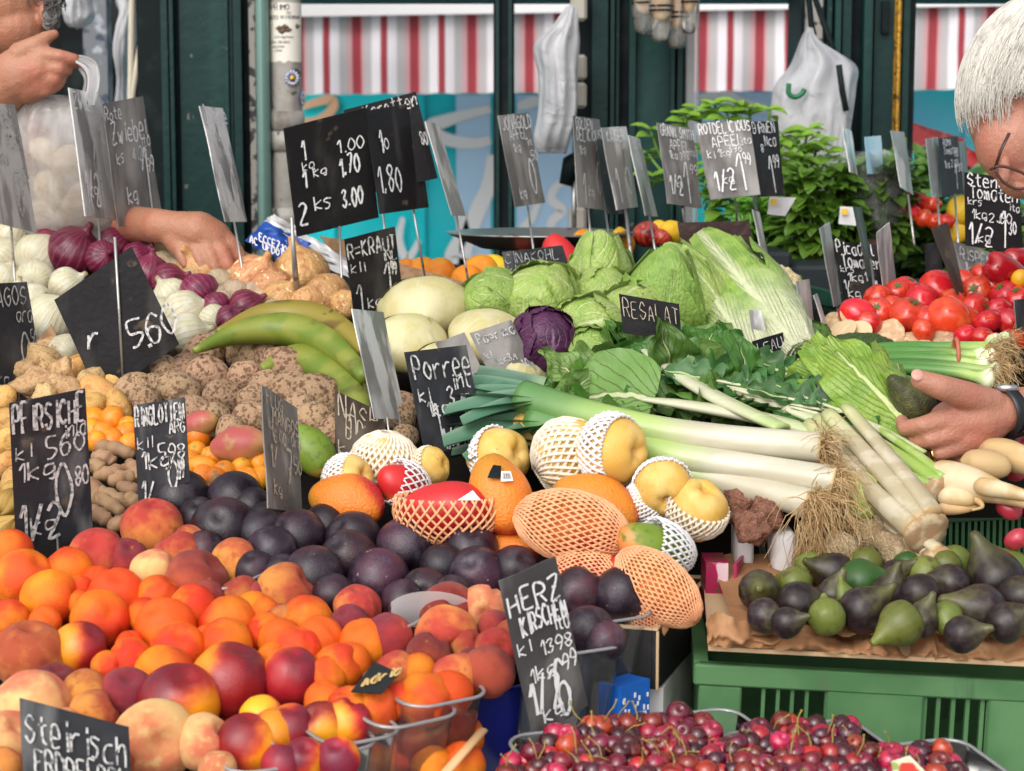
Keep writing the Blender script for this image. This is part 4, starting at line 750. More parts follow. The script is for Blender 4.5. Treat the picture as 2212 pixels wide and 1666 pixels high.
# green crate with slotted front
def crate(label, A, Bq, hgt, depth, slots, mat, plain=(), cat='crate', grp='green plastic crates', bars=None):
    d = Bq - A; L_ = V((d.x, d.y, 0)).length; ex = V((d.x, d.y, d.z)).normalized(); ey = V((-ex.y, ex.x, 0)).normalized(); ez = ex.cross(ey)
    mx = Matrix(((ex.x, ey.x, ez.x, A.x), (ex.y, ey.y, ez.y, A.y), (ex.z, ey.z, ez.z, A.z), (0, 0, 0, 1)))
    t = thing('plastic_crate', label, 'crate', A, grp); th = .009
    rm = MB(); rm.box((-.006, -.008, -.022), (L_ + .006, th, 0), mx, .002); rm.box((-.006, depth - th, -.022), (L_ + .006, depth + .008, 0), mx); rm.box((-.006, th + .0005, -.022), (th, depth - th - .0005, 0), mx); rm.box((L_ - th, th + .0005, -.022), (L_ + .006, depth - th - .0005, 0), mx)
    part('rim', rel(rm, A), mat, t, False)
    wl = MB(); 
    for x0, x1, z0, z1 in slots: wl.box((x0 * L_, 0, -hgt * z1), (x1 * L_, th, -hgt * z0), mx)
    part('front_wall', rel(wl, A), mat, t, False)
    bk = MB(); bk.box((0, depth - th, -hgt), (L_, depth, -.0225), mx); bk.box((0, th, -hgt), (th, depth - th - .0005, -.0225), mx); bk.box((L_ - th, th, -hgt), (L_, depth - th - .0005, -.0225), mx); bk.box((th + .0005, th + .0005, -hgt), (L_ - th - .0005, depth - th - .0005, -hgt + .006), mx)
    part('body', rel(bk, A), mat, t, False)
    if plain:
        for x0, x1, z0, z1 in plain: pn = MB(); pn.box((x0 * L_, -.006, -hgt * z1), (x1 * L_, -.0005, -hgt * z0), mx, .002); part('panel', rel(pn, A), mat, t, False)
    return t
A = P(1512, 1432, 2.03); Bq = P(2420, 1480, 2.0)
def fx(x): return (x - 1512) / 908
S = [(0, fx(1605), .0, 1.), (fx(1605), fx(1790), .62, .72), (fx(1605), fx(1790), .95, 1), (fx(1605), 1, .0, .09), (fx(1788), fx(2002), .09, .52), (fx(1788), fx(2000), .95, 1), (fx(2002), fx(2010), .09, 1), (fx(2138), 1, .09, 1), (fx(2010), fx(2138), .545, .6), (fx(2010), fx(2138), .95, 1), (fx(1605), fx(1910), .52, .62)]
S += [(fx(x), fx(x + 8), .09, .52) for x in (1650, 1682, 1713, 1745)] + [(fx(x), fx(x + 9), .09, .95) for x in (2030, 2062, 2093, 2125)] + [(fx(x), fx(x + 6), .62, .95) for x in (1640, 1680, 1720, 1760, 1800, 1840, 1880, 1915, 1930, 1945, 1960, 1975, 1990)]
crate('large green crate with slotted front under the figs', A, Bq, .17, .42, S, m_gcrate, [(fx(1790), fx(2001), .1, .51), (fx(1512), fx(1606), .13, .99), (fx(2140), 1, .08, .99)])
A = P(2010, 1092, 2.42); Bq = P(2330, 1075, 2.46)
crate('green crate with vertical ribs behind the figs at right', A, Bq, .085, .3, [(0, 1, .0, .1), (0, 1, .93, 1), (.0, .05, .1, .93), (.95, 1, .1, .93)] + [(k * .042, k * .042 + .022, .1, .93) for k in range(2, 23)], M('dark_green_plastic', (.03, .11, .04), .4))
# ------------------------------------------------------------------ vegetables
BS = .012
def veg(name, tab, mesh, noun, where, group, adj='', h=0., lab=None, fn=on, cat=None):
    """tab rows: x, y, r [, axis [, scale]]"""
    L = lab or rowlabels([(t[0], t[1], adj if isinstance(adj, str) else adj[k]) for k, t in enumerate(tab)], noun, where)
    for t, l in zip(tab, L):
        rot = (q_to(t[3]) @ Quaternion((0, 0, 1), R.uniform(0, 6))) if len(t) > 3 and t[3] else None
        put(name, R.choice(mesh) if isinstance(mesh, list) else mesh, t[0], t[1], t[2], l.strip(), cat or noun, group, h, rot, t[4] if len(t) > 4 else (1, 1, 1), fn=fn)
m_won = M('white_onion_skin', (.54, .49, .35), .34, [((.42, .38, .2), ('mer', 22, .6, 1., 4.), .7), ((.6, .57, .46), ('n', 1.5, .5, .7)), ((.35, .24, .1), ('d', (0, 0, 1), 1.02, 1.3)), ((.4, .28, .13), ('d', (0, 0, -1), .86, .95, .1, 8))], [(('mer', 26, .2, 1., 4.), .02)], sss=.15, sssr=.2)
m_ron = M('red_onion_skin', (.13, .012, .035), .3, [((.3, .06, .12), ('mer', 20, .4, 1., 4.), .5), ((.06, .006, .02), ('n', 1.6, .5, .7)), ((.4, .15, .2), ('n', 3, .66, .78), .5)], [(('mer', 20, .2, 1., 4.), .02)], hv=.15)
m_yon = M('yellow_onion_skin', (.5, .25, .1), .42, [((.62, .4, .2), ('mer', 26, .3, 1., 7.), .5), ((.36, .14, .05), ('n', 2.2, .5, .68, 4)), ((.8, .6, .35), ('n', 4, .62, .7, 4))], [(('n', 6, .35, .65, 4, 1.), .06)], hv=.15)
onp = prof([(0, -.84), (.18, -.86), (.62, -.7), (1, -.05), (.8, .55), (.36, .84), (.17, 1.0), (.12, 1.25), (0, 1.28)], 4)
def onion(mat, s): return fixn(MB().lathe(onp, 30, lambda p, a, t: V(p) * (1 + .05 * nz(p, 1.3, s) + .012 * sin(9 * a + s) * sin(pi * t)) + V((.1 * max(0, p.z - .8), 0, 0))).mesh('onion', mat))
me_won = [onion(m_won, 1), onion(m_won, 2)]; me_ron = [onion(m_ron, 3), onion(m_ron, 4)]; me_yon = [onion(m_yon, 5), onion(m_yon, 6)]
veg('onion', [(30, 512, 46, (.5, .8, .2)), (88, 558, 58, (-.3, -.5, .6)), (10, 556, 44, (-.4, .5, .5)), (76, 605, 44, (-.1, .2, -1)), (8, 602, 38, (.5, .8, .2)), (145, 620, 44, (.7, .5, .2)), (78, 648, 36, (.6, .3, .7)), (112, 688, 56, (.4, .6, .3)), (62, 690, 40, (.4, .6, .3)), (370, 640, 42, (-.6, .8, .1)), (400, 680, 54, (.8, .45, .1)), (462, 692, 36, (.6, -.2, .8)), (408, 724, 48, (.9, .3, .1)), (345, 680, 40, (.9, .3, .1)), (360, 725, 40, (.9, .3, .1)), (140, 762, 42, (.8, -.3, .1)), (35, 650, 44, (.2, .8, .2))], me_won, 'white onion', 'on the left', 'white onions', h=.0, cat='onion')
veg('onion', [(160, 547, 62, (.5, .75, .3)), (250, 532, 44, (.6, .6, .2)), (222, 558, 40, (.5, .2, .8)), (322, 592, 46, (.2, .9, .2)), (365, 609, 42, (.8, .3, .1)), (430, 632, 46, (.6, -.5, .3)), (466, 662, 34, (.6, -.5, .3)), (532, 665, 42, (.8, .55, .1)), (497, 692, 34, (.6, .5, .3)), (110, 525, 40, (.6, .5, .3)), (300, 560, 40, (.6, .5, .3))], me_ron, 'red onion', 'on the left', 'red onions', 'dark', h=.01, cat='onion')
veg('onion', [(440, 582, 60, (-.4, .5, .6)), (552, 602, 56, (.4, .6, .4)), (650, 592, 64, (-.2, .9, .2)), (705, 645, 56, (.6, -.3, .6)), (612, 648, 46, (.4, .6, .4)), (748, 660, 36, (.4, .6, .4)), (665, 660, 44, (.5, -.3, .6)), (590, 620, 44, (.5, .3, .6))], me_yon, 'yellow onion', 'behind the plantains', 'yellow onions', 'flaky', h=.01, cat='onion')
m_pot = M('earthy_potato_skin', (.45, .35, .23), .75, [((.35, .26, .16), ('n', 2.4, .45, .65, 5)), ((.2, .14, .08), ('vor', 3.2, .12, .03), .6), ((.48, .38, .25), ('n', 8, .6, .72), .6)], [(('n', 8, .3, .7, 5), .06)], hv=.15)
m_ypot = M('yellow_potato_skin', (.6, .34, .1), .6, [((.45, .22, .06), ('n', 2.2, .5, .66, 5)), ((.25, .13, .05), ('vor', 3., .12, .03), .6)], [(('n', 8, .3, .7, 5), .04)], hv=.15)
m_gin = M('ginger_skin', (.55, .36, .17), .65, [((.4, .23, .1), ('n', 4, .5, .66, 5)), ((.3, .16, .06), ('str', 8, .6, .66, (.3, .3, 2)), .7)], [(('n', 10, .3, .7, 5), .06)], hv=.12)
def blob(name, mat, s, amp=.12, sc=(1.15, .95, .85), f=1.2, n=26, m=16): return fixn(MB().lathe([(sin(pi * j / m), -cos(pi * j / m)) for j in range(m + 1)], n, lambda p, a, t: V((p.x * sc[0], p.y * sc[1], p.z * sc[2])) * (1 + amp * nz(p, f, s) + amp * .5 * nz(p, f * 2.4, s + 9))).mesh(name, mat))
me_pot = [blob('potato', m_pot, k) for k in (1, 2, 3)]; me_ypot = [blob('potato', m_ypot, k, sc=(1.3, .9, .85)) for k in (4, 5)]; me_gin = [blob('ginger_root', m_gin, k, .4, (1.3, .8, .75), 1.5) for k in (7, 8, 9)]
veg('potato', [(345, 580, 40), (385, 592, 34), (455, 592, 40), (478, 615, 40), (480, 646, 32), (512, 642, 36), (570, 655, 34), (420, 575, 34), (545, 640, 34), (500, 610, 34), (405, 610, 30), (590, 675, 32)], me_pot, 'brown potato', 'between the onions', 'earthy potatoes', h=.0, cat='potato')
veg('potato', [(165, 800, 34), (215, 852, 42), (240, 820, 36), (25, 915, 34), (20, 960, 34), (15, 1005, 34), (30, 1045, 32), (200, 880, 34), (60, 1010, 34), (130, 985, 34), (0, 870, 34), (255, 880, 34)], me_ypot, 'yellow potato', 'at the left edge', 'yellow potatoes on the left', h=-.005, cat='potato')
veg('ginger_root', [(103, 790, 42), (118, 760, 40), (132, 825, 42), (85, 830, 40), (150, 850, 40), (100, 860, 36), (185, 830, 34), (60, 800, 36)], me_gin, 'ginger root', 'beside the black tilted sign', 'ginger roots', 'knobbly', h=.0, cat='ginger')
m_tar = M('taro_skin', (.36, .23, .135), .8, [((.15, .075, .035), ('vor', 3.4, .42, .25), .85), ((.11, .055, .028), ('n', 3.5, .54, .62, 6), .85), ((.52, .38, .24), ('vor', 7, .2, .08), .6), ((.1, .05, .03), ('vor', 7, .09, .05), .8)], [(('vor', 4.2, .3, .1), -.05), (('n', 9, .3, .7, 5), .08)], hv=.12)
me_tar = [blob('taro_root', m_tar, k, .1, (1.0, .95, 1.15), 1.3, 28, 18) for k in (11, 12, 13)]
veg('taro_root', [(475, 742, 32), (440, 768, 46), (532, 760, 47), (450, 812, 45), (361, 802, 34), (290, 848, 44), (385, 848, 50, (.8, -.4, .2)), (483, 860, 42), (530, 817, 40), (546, 864, 34), (318, 870, 34), (455, 914, 44), (540, 907, 42), (572, 765, 34), (625, 797, 50, (.95, -.2, .1), (1, 1, 1.15)), (690, 862, 54, (.9, -.4, .1), (1, 1, 1.1)), (625, 848, 46), (645, 885, 40), (674, 912, 46), (724, 938, 42), (575, 835, 40), (572, 905, 36), (420, 890, 36), (500, 935, 36), (600, 930, 38), (640, 945, 36), (400, 800, 36), (875, 882, 36), (875, 945, 30), (862, 905, 34), (340, 840, 34)], me_tar, 'taro root', 'in the taro heap', 'taro roots', 'speckled', h=.0, cat='taro')
m_pla = M('plantain_skin', (.12, .18, .02), .42, [((.2, .23, .035), ('n', 14, .45, .6)), ((.05, .035, .01), ('n', 32, .66, .7, 4), .8), ((.07, .06, .015), ('str', 20, .6, .7, (.3, 1, 1)), .6)], hv=.05)
m_play = M('ripe_plantain_skin', (.24, .19, .03), .45, [((.12, .075, .015), ('str', 14, .52, .62, (.5, 1, 1)), .9), ((.05, .03, .01), ('n', 30, .62, .68, 4), .9)])
def ptube(pts, rs, h, n=10, k=6, fn=on, **kw):
    q = spl([fn(x, y, hh if hh is not None else h) for x, y, *e in pts for hh in [e[0] if e else None]], k); rr = spl([(r, 0, 0) for r in rs], k); m = MB()
    return m.tube(q, [max(.0005, r.x * mpp(p)) for p, r in zip(q, rr)], n, **kw)
for pts, rs, m, l, hh in (([(420, 758), (510, 722), (620, 712), (715, 745), (790, 815)], [8, 26, 38, 36, 18], m_pla, 'long green plantain on top, lying between taro and ripe plantain', .04), ([(470, 716), (560, 684), (655, 682), (735, 712), (800, 770)], [8, 26, 34, 34, 20], m_play, 'ripe yellow brown plantain with blue sticker behind the green one', .045), ([(560, 800), (640, 778), (715, 808), (765, 850), (790, 900)], [12, 36, 42, 38, 14], m_pla, 'pale green plantain curving down beside the taro', .01), ([(640, 770), (720, 775), (790, 810), (840, 860)], [10, 30, 32, 16], m_pla, 'darker green plantain under the long one, by the grey sign', .0)):
    c = ptube(pts, rs, hh, 5); o = solid('plantain', c, m, l, 'plantain', 'plantains', smooth=True)
    if 'sticker' in l or 'on top' in l:
        s = on(*((635, 660) if 'sticker' in l else (592, 692)), hh + .008); d = MB().lathe([(0, 0), (.011, 0), (.011, -.001), (0, -.001)], 18, mat=Matrix.Translation(s - o.location) @ Matrix.Rotation(.5, 4, 'X') @ Matrix.Diagonal((1.4, .8, 1, 1)))
        ob('fruit_sticker', fixn(d.mesh('fruit_sticker', m_sblue)), o)
m_kum = M('kumquat_skin', (.85, .23, .008), .3, [((.85, .32, .01), ('n', 1., .45, .65)), ((.25, .2, .03), ('d', (0, 0, 1), 1.15, 1.2))], [(('n', 14, .3, .7), .02)], sss=.12, sssr=.2, hv=.12, coat=.2)
me_kum = fixn(MB().lathe([(sin(pi * j / 14), -1.2 * cos(pi * j / 14)) for j in range(15)], 22).mesh('kumquat', m_kum))
veg('kumquat', [(203, 905, 26), (243, 910, 29, (.1, 1, .3)), (200, 930, 25), (243, 950, 25), (212, 957, 24), (273, 938, 26), (280, 960, 24), (428, 948, 27), (426, 976, 23), (434, 1008, 25, (.95, -.1, .2), (1, 1, 1.25)), (461, 990, 26), (495, 992, 22), (540, 995, 30), (486, 1022, 26), (537, 1037, 28), (465, 1035, 26), (560, 1000, 26), (560, 1034, 26), (520, 1015, 24), (508, 1045, 24), (410, 1000, 26), (280, 925, 24), (440, 1030, 24), (225, 935, 24)], me_kum, 'kumquat', 'in the kumquat heap', 'kumquats', 'orange', h=-.01, cat='kumquat')
m_tam = M('tamarind_shell', (.32, .19, .1), .7, [((.22, .12, .06), ('n', 60, .5, .66, 4)), ((.42, .28, .16), ('n', 30, .56, .7), .6)], [(('n', 120, .3, .7), .02)], hv=.15)
tp = [((195, 965), (290, 985)), ((205, 988), (248, 1002)), ((195, 1005), (225, 1020)), ((280, 1000), (300, 1040)), ((205, 1030), (280, 1015)), ((235, 1045), (300, 1035)), ((205, 1055), (285, 1090)), ((195, 1075), (265, 1110)), ((270, 1080), (305, 1095)), ((195, 1100), (240, 1130)), ((440, 1035), (500, 1055)), ((425, 1045), (470, 1075)), ((280, 1120), (240, 1140)), ((185, 1040), (215, 1070)), ((300, 1060), (260, 1050))]
L = rowlabels([(a[0], a[1], 'brown') for a, b in tp], 'tamarind pod', 'under the kumquats')
for (a, b), l in zip(tp, L):
    mid = ((a[0] + b[0]) / 2 + R.uniform(-5, 5), (a[1] + b[1]) / 2 - R.uniform(-6, 8)); q = spl([on(a[0], a[1], -.015), on(mid[0], mid[1], -.008), on(b[0], b[1], -.015)], 9); n = len(q)
    ph = R.uniform(0, 6); solid('tamarind_pod', MB().tube(q, [17 * mpp(q[j]) * (sin(pi * (j + .7) / (n + .4)) ** .35) * (1 + .13 * cos(j * 1.35 + ph)) for j in range(n)], 12), m_tam, l, 'tamarind', 'tamarind pods')
for x, y, r, k, ax, l in ((520, 962, 52, 'p', (.95, .1, .2), 'pink and yellow mango lying behind the kumquats'), (672, 975, 55, 'g', (.6, -.7, .2), 'dark green mango between the white lettered sign and the brown sign'), (432, 915, 34, 'p', (.9, .3, .2), 'purple tinged mango behind the second sign from the left')):
    put('mango', me_man[k], x, y, r, l, 'mango', 'mangoes behind the plums', .01, q_to(ax) @ Quaternion((0, 0, 1), 1.5))
# ------------------------------------------------------------------ cabbages: a core wrapped in overlapping veined leaves
def m_leaf(name, base, vein, dark, nside=7, slope=.7, w=.1, mid=.09, rough=.4, ns=20, hv=.05, tl=.15, bump=.05, vs=.8):
    return M(name, base, rough, [(dark, ('n', ns * .12, .42, .66, 4), .8), (vein, ('vein', nside, slope, w, mid, ns * .06), vs)], [(('vein', nside, slope, w * 1.6, mid, ns * .06), -bump), (('n', ns * .5, .3, .7, 4), bump)], hv=hv, translucent=tl)
m_cab = m_leaf('green_cabbage_leaf', (.3, .44, .1), (.66, .72, .4), (.2, .34, .055), 6, .8, .09, .12, bump=.09)
m_cabp = m_leaf('pale_cabbage_leaf', (.37, .48, .13), (.66, .7, .4), (.25, .39, .07), 6, .8, .09, .14, bump=.09)
m_cabd = m_leaf('pointed_cabbage_leaf', (.24, .38, .07), (.58, .66, .33), (.16, .29, .045), 8, .9, .06, .09, bump=.09)
m_cabr = m_leaf('red_cabbage_leaf', (.09, .022, .075), (.3, .16, .27), (.045, .012, .04), 7, .8, .08, .1, .35)
m_cabw = M('white_cabbage_leaf', (.52, .45, .2), .45, [((.58, .53, .3), ('n', 1.4, .42, .62, 4)), ((.62, .55, .2), ('n', 2.2, .55, .8, 2), .5), ((.64, .6, .4), ('vein', 5, .8, .08, .1, 1.2), .55)], [(('n', 2.5, .3, .7, 2), .05)], sss=.1, sssr=.2)
def cabbage_mesh(name, mat, seed, nl=7, sc=(1, 1, .92), ruff=.035, point=0., lift=.05, wid=1.15, edge=.16):
    rr = random.Random(seed); mb = MB()
    def sh(d):
        z = d.z; k = 1 + .05 * nz(d, 1.4, seed)
        if point and z > 0: s = (1 - point * z ** 1.5); return V((d.x * sc[0] * s, d.y * sc[1] * s, z * sc[2] * (1 + point * .9 * z))) * k
        return V((d.x * sc[0], d.y * sc[1], z * sc[2])) * k
    mb.grid(lambda u, v: sh(V((cos(2 * pi * u) * sin(pi * v), sin(2 * pi * u) * sin(pi * v), -cos(pi * v)))), 24, 14)
    for i in range(nl):
        a0 = i * 2.4 + rr.uniform(-.3, .3); top = rr.uniform(1.9, 2.75); ph = rr.uniform(0, 9); w0 = wid * rr.uniform(.85, 1.15); off = .018 + lift * i / nl
        def f(u, v):
            s = (u * 2 - 1); th = .15 + (top - .15) * v; ww = w0 * (sin(min(pi, v * pi * .82 + .35)) ** .7)
            a = a0 + s * ww / max(.5, sin(th)) * .8; e = max(abs(s) ** 5, max(0, v - .8) * 4) 
            d = V((cos(a) * sin(th), sin(a) * sin(th), -cos(th)))
            return sh(d) * (1 + off + edge * e * (.6 + .7 * nz((s * 2.2, v * 2.2, ph), 1.6)) + ruff * nz((s * 4, v * 4, ph), 1.3) * (.3 + e))
        mb.grid(f, 14, 16)
    return fixn(mb.mesh(name, mat))
cb = 'cabbages in the middle'
me_cab = [cabbage_mesh('cabbage', m, s) for m, s in ((m_cab, 1), (m_cabp, 2))]
for x, y, r, k, ax, l in ((1062, 655, 72, 0, (-.6, .6, .5), 'striped green cabbage, leftmost of the green ones'), (1165, 655, 88, 1, (-.2, .7, .6), 'pale green cabbage in the middle of the heap'), (1268, 728, 88, 1, (-.3, .3, .9), 'pale green cabbage in front, beside the red cabbage'), (1300, 640, 66, 1, (.2, .6, .7), 'small pale cabbage between the pointed cabbages'), (1370, 700, 88, 1, (-.3, .6, .6), 'pale cabbage behind the torn salad sign'), (1270, 770, 66, 0, (-.2, .3, .9), 'green cabbage just above the chard leaves')):
    put('cabbage', me_cab[k], x, y, r, l, 'cabbage', cb, .03, q_to(ax) @ Quaternion((0, 0, 1), R.uniform(0, 6)))
mp = cabbage_mesh('pointed_cabbage', m_cabd, 4, 7, (1, 1, 1.15), .05, .3, .06, 1.15, .16); mp2 = cabbage_mesh('pointed_cabbage', m_cabp, 5, 7, (1, 1, 1.15), .05, .27, .06, 1.15, .18)
put('pointed_cabbage', mp, 1432, 652, 92, 'dark green pointed cabbage rising behind the torn salad sign', 'cabbage', cb, .05, q_to((.1, .95, .25)) @ Quaternion((0, 0, 1), .4), (1, .8, .96))
put('pointed_cabbage', mp2, 1298, 588, 72, 'pale pointed cabbage at the back beside the red mango', 'cabbage', cb, .05, q_to((-.05, .98, .2)), (1, .9, .9))
put('pointed_cabbage', mp2, 1512, 640, 84, 'yellowish pointed cabbage leaning right of the dark green pointed one', 'cabbage', cb, .05, q_to((-.55, .8, .1)), (.85, .85, 1.15))
put('red_cabbage', cabbage_mesh('red_cabbage', m_cabr, 6, 8, ruff=.05), 1176, 736, 72, 'purple red cabbage beside the white cabbages', 'cabbage', cb, .05, q_to((.2, .5, .8)))
mw = [cabbage_mesh('white_cabbage', m_cabw, s, 5, (1, 1, .68), .012, 0, .015, 1.3, .02) for s in (7, 8)]
for x, y, r, k, ax, l in ((916, 668, 100, 0, (-.1, .9, .3), 'large flat white cabbage on top'), (885, 742, 84, 1, (.1, .8, .5), 'white cabbage behind the leek sign'), (1065, 738, 96, 0, (.3, .9, .3), 'white cabbage left of the red cabbage'), (960, 800, 76, 1, (0, .7, .6), 'white cabbage mostly hidden by the leek sign'), (1130, 790, 60, 1, (.3, .6, .6), 'white cabbage below the red cabbage')):
    put('white_cabbage', mw[k], x, y, r, l, 'cabbage', cb, .02, q_to(ax) @ Quaternion((0, 0, 1), R.uniform(0, 6)))
# napa: long ribbed leaves packed on a spindle
m_nap = M('napa_leaf', (.27, .41, .07), .4, [((.15, .3, .035), ('n', 40, .42, .62, 4), .8), ((.62, .7, .4), ('vein', 9, .8, .13, .16, 9), .9), ((.58, .6, .4), ('v', .62, .1, .25, 20)), ((.58, .61, .38), ('ua', .35, .12), .7)], [(('n', 60, .3, .7, 4), .15), (('vein', 9, .8, .2, .2, 9), -.12)], translucent=.15)
def leaf(mb, base, d, nrm, L_, W, curl=.2, ruff=.1, fold=.15, nu=8, nv=14, shape=None, seed=0., freq=9., side=0.):
    d = V(d).normalized(); nrm = V(nrm); nrm = (nrm - d * nrm.dot(d)).normalized(); s = d.cross(nrm); base = V(base)
    shape = shape or (lambda v: sin(pi * min(1, .08 + .92 * v) ** .8) ** .75)
    def f(u, v):
        a = u * 2 - 1; w_ = W * .5 * shape(v); c = curl * v * v
        p = base + d * (L_ * (v - .25 * c * v)) + nrm * (-L_ * c) + s * (a * w_ + side * L_ * v * v)
        return p + nrm * (abs(a) ** 1.5 * w_ * fold + ruff * W * abs(a) ** 1.5 * sin(v * freq + seed + a * 2) * .5 + ruff * W * .5 * nz((a * 2, v * 5, seed), 1.7))
    return mb.grid(f, nu, nv)
def head_of(mb, A, B, rad, n, seed, W=1.2, ruff=.06, open_=.25, vfrac=1.):
    A, B = V(A), V(B); ax = (B - A); L_ = ax.length; ax.normalize(); o1 = ax.orthogonal().normalized(); o2 = ax.cross(o1); rr = random.Random(seed)
    for ring, (k, rr0) in enumerate(((n // 3, .55), (n // 3, .8), (n - 2 * (n // 3), 1.))):
        for i in range(k):
            a = 2 * pi * (i + .5 * ring) / k + rr.uniform(-.25, .25); rd = o1 * cos(a) + o2 * sin(a); le = L_ * rr.uniform(.86, 1.08); ph = rr.uniform(0, 9)
            sd = ax.cross(rd)
            def f(u, v):
                s = u * 2 - 1; r = rad * rr0 * (.55 + .75 * sin(min(1., v * 1.15) * pi * .62) - .35 * max(0, v - .7) + open_ * v * v * rr0)
                w_ = W * .5 * rad * (.55 + .8 * sin(pi * min(1, v * .93 + .05) ** .9)); b = s * w_ / max(.02, r)
                rdir = rd * cos(b) + sd * sin(b)
                return A + ax * (le * v) + rdir * r + rdir * ruff * rad * (abs(s) ** 1.6 * sin(v * 17 + ph + 2 * s) + nz((s * 3, v * 8, ph), 1.5) * 1.2)
            mb.grid(f, 10, 18)
    return mb
c = MB(); head_of(c, on(1735, 770, .02), on(1560, 570, .06), .044, 15, 3, 1.5, .08, .15); solid('napa_cabbage', c, m_nap, 'long napa cabbage with white ribs lying right of the pointed cabbages', 'cabbage', cb)
c = MB(); head_of(c, on(1650, 790, .01), on(1545, 610, .04), .038, 12, 8, 1.5, .08, .15); solid('napa_cabbage', c, m_nap, 'second napa cabbage, lower left of the other and partly under leaves', 'cabbage', cb)
put('savoy_cabbage', cabbage_mesh('savoy_cabbage', m_leaf('savoy_leaf', (.13, .27, .05), (.42, .55, .2), (.06, .16, .025), 8, .9, .1, .1, bump=.12), 12, 8, ruff=.1, edge=.14), 1745, 745, 52, 'wrinkled savoy cabbage behind the thin sign', 'cabbage', cb, .01, q_to((0, .8, .5)))
m_cau = M('cauliflower_curd', (.74, .6, .33), .7, [((.6, .45, .2), ('n', 3, .5, .7))], [(('n', 14, .3, .7, 4), .1)], sss=.1, sssr=.1)
def florets(name, mat, seed, n, dome=.75, small=.22):
    rr = random.Random(seed); mb = MB()
    for i in range(n):
        z = 1 - (i + .5) / n * 1.15; a = i * 2.39996; s = sqrt(max(0, 1 - z * z)); d = V((s * cos(a), s * sin(a), z)); k = small * rr.uniform(.75, 1.25)
        m = Matrix.Translation(V((d.x, d.y, d.z * dome)) * (1 - k * .6)) @ Matrix.Scale(k, 4)
        mb.lathe([(0, -1), (.7, -.7), (1, 0), (.7, .7), (0, 1)], 7, lambda p, a_, t: p * (1 + .25 * nz(p, 2.2, i)), m)
    return fixn(mb.mesh(name, mat))
a = put('cauliflower', florets('cauliflower', m_cau, 2, 130), 1672, 625, 62, 'cream cauliflower behind the napa cabbage', 'cauliflower', None, .03, q_to((.2, .9, .3)))
lf = MB()
for k in range(7): an = k * .9; leaf(lf, (.75 * cos(an), .75 * sin(an), -.5), (cos(an) * .6, sin(an) * .6, 1), (-cos(an), -sin(an), .4), 1.0, .9, -.25, .12, .1)
ob('leaves', fixn(lf.mesh('leaves', m_leaf('cauliflower_leaf', (.1, .22, .04), (.4, .5, .2), (.05, .14, .02)))), a)
m_bro = M('broccoli_buds', (.07, .13, .035), .8, [((.035, .08, .02), ('n', 5, .45, .62, 4)), ((.12, .2, .06), ('n', 22, .5, .64, 2))], [(('n', 30, .3, .7, 3), .25)])
put('broccoli', florets('broccoli', m_bro, 4, 120, .6, .26), 1862, 765, 62, 'dark broccoli head behind the spring onions', 'broccoli', None, .0, q_to((0, .9, .3)), (1.25, 1.25, .9))
# ------------------------------------------------------------------ leeks, chard, celery, greens
m_leek = M('leek_shaft', (.46, .42, .31), .36, [((.55, .52, .41), ('str', 30, .4, .65, (.2, 1, 1))), ((.36, .5, .14), ('v', .56, .36, .1, 30)), ((.09, .21, .06), ('v', .38, .08, .1, 30)), ((.5, .38, .2), ('n', 70, .72, .76), .6), ((.6, .46, .25), ('v', .95, 1.0))], [(('str', 40, .3, .7, (.15, 1, 1)), .006)], coat=.2)
m_lekl = M('leek_leaf', (.06, .15, .085), .42, [((.035, .1, .055), ('str', 26, .45, .6, (.25, 1, 1))), ((.16, .28, .13), ('v', .0, .4, .3, 20), .0), ((.3, .42, .2), ('v', .3, .0), .8), ((.13, .23, .14), ('ua', .7, 1.), .6)], [(('str', 60, .3, .7, (.1, 1, 1)), .006)], hv=.15)
m_root = M('root_hairs', (.55, .38, .19), .8, [((.4, .25, .11), ('n', 40, .4, .6))])
def roots(p, d, n, L_, r=.0005, seed=0, spread=1., drop=1.):
    rr = random.Random(seed); mb = MB(); p, d = V(p), V(d).normalized(); o1 = d.orthogonal().normalized(); o2 = d.cross(o1)
    for i in range(n):
        a = rr.uniform(0, 6.28); e = rr.uniform(0, 1) ** .5; dr = (d * rr.uniform(.2, 1) + (o1 * cos(a) + o2 * sin(a)) * e * spread).normalized(); q = p + (o1 * cos(a) + o2 * sin(a)) * e * .013; pts = [q.copy()]; l = L_ * rr.uniform(.5, 1.1)
        for k in range(7):
            dr = (dr + V((rr.uniform(-.7, .7), rr.uniform(-.7, .7), rr.uniform(-.7, .5) - .28 * drop))).normalized(); q = q + dr * l / 7; pts.append(q.copy())
        mb.tube(pts, [r * 1.3 * (1 - .09 * k) for k in range(8)], 3, cap=False)
    return mb
lk = 'leeks lying on the counter'
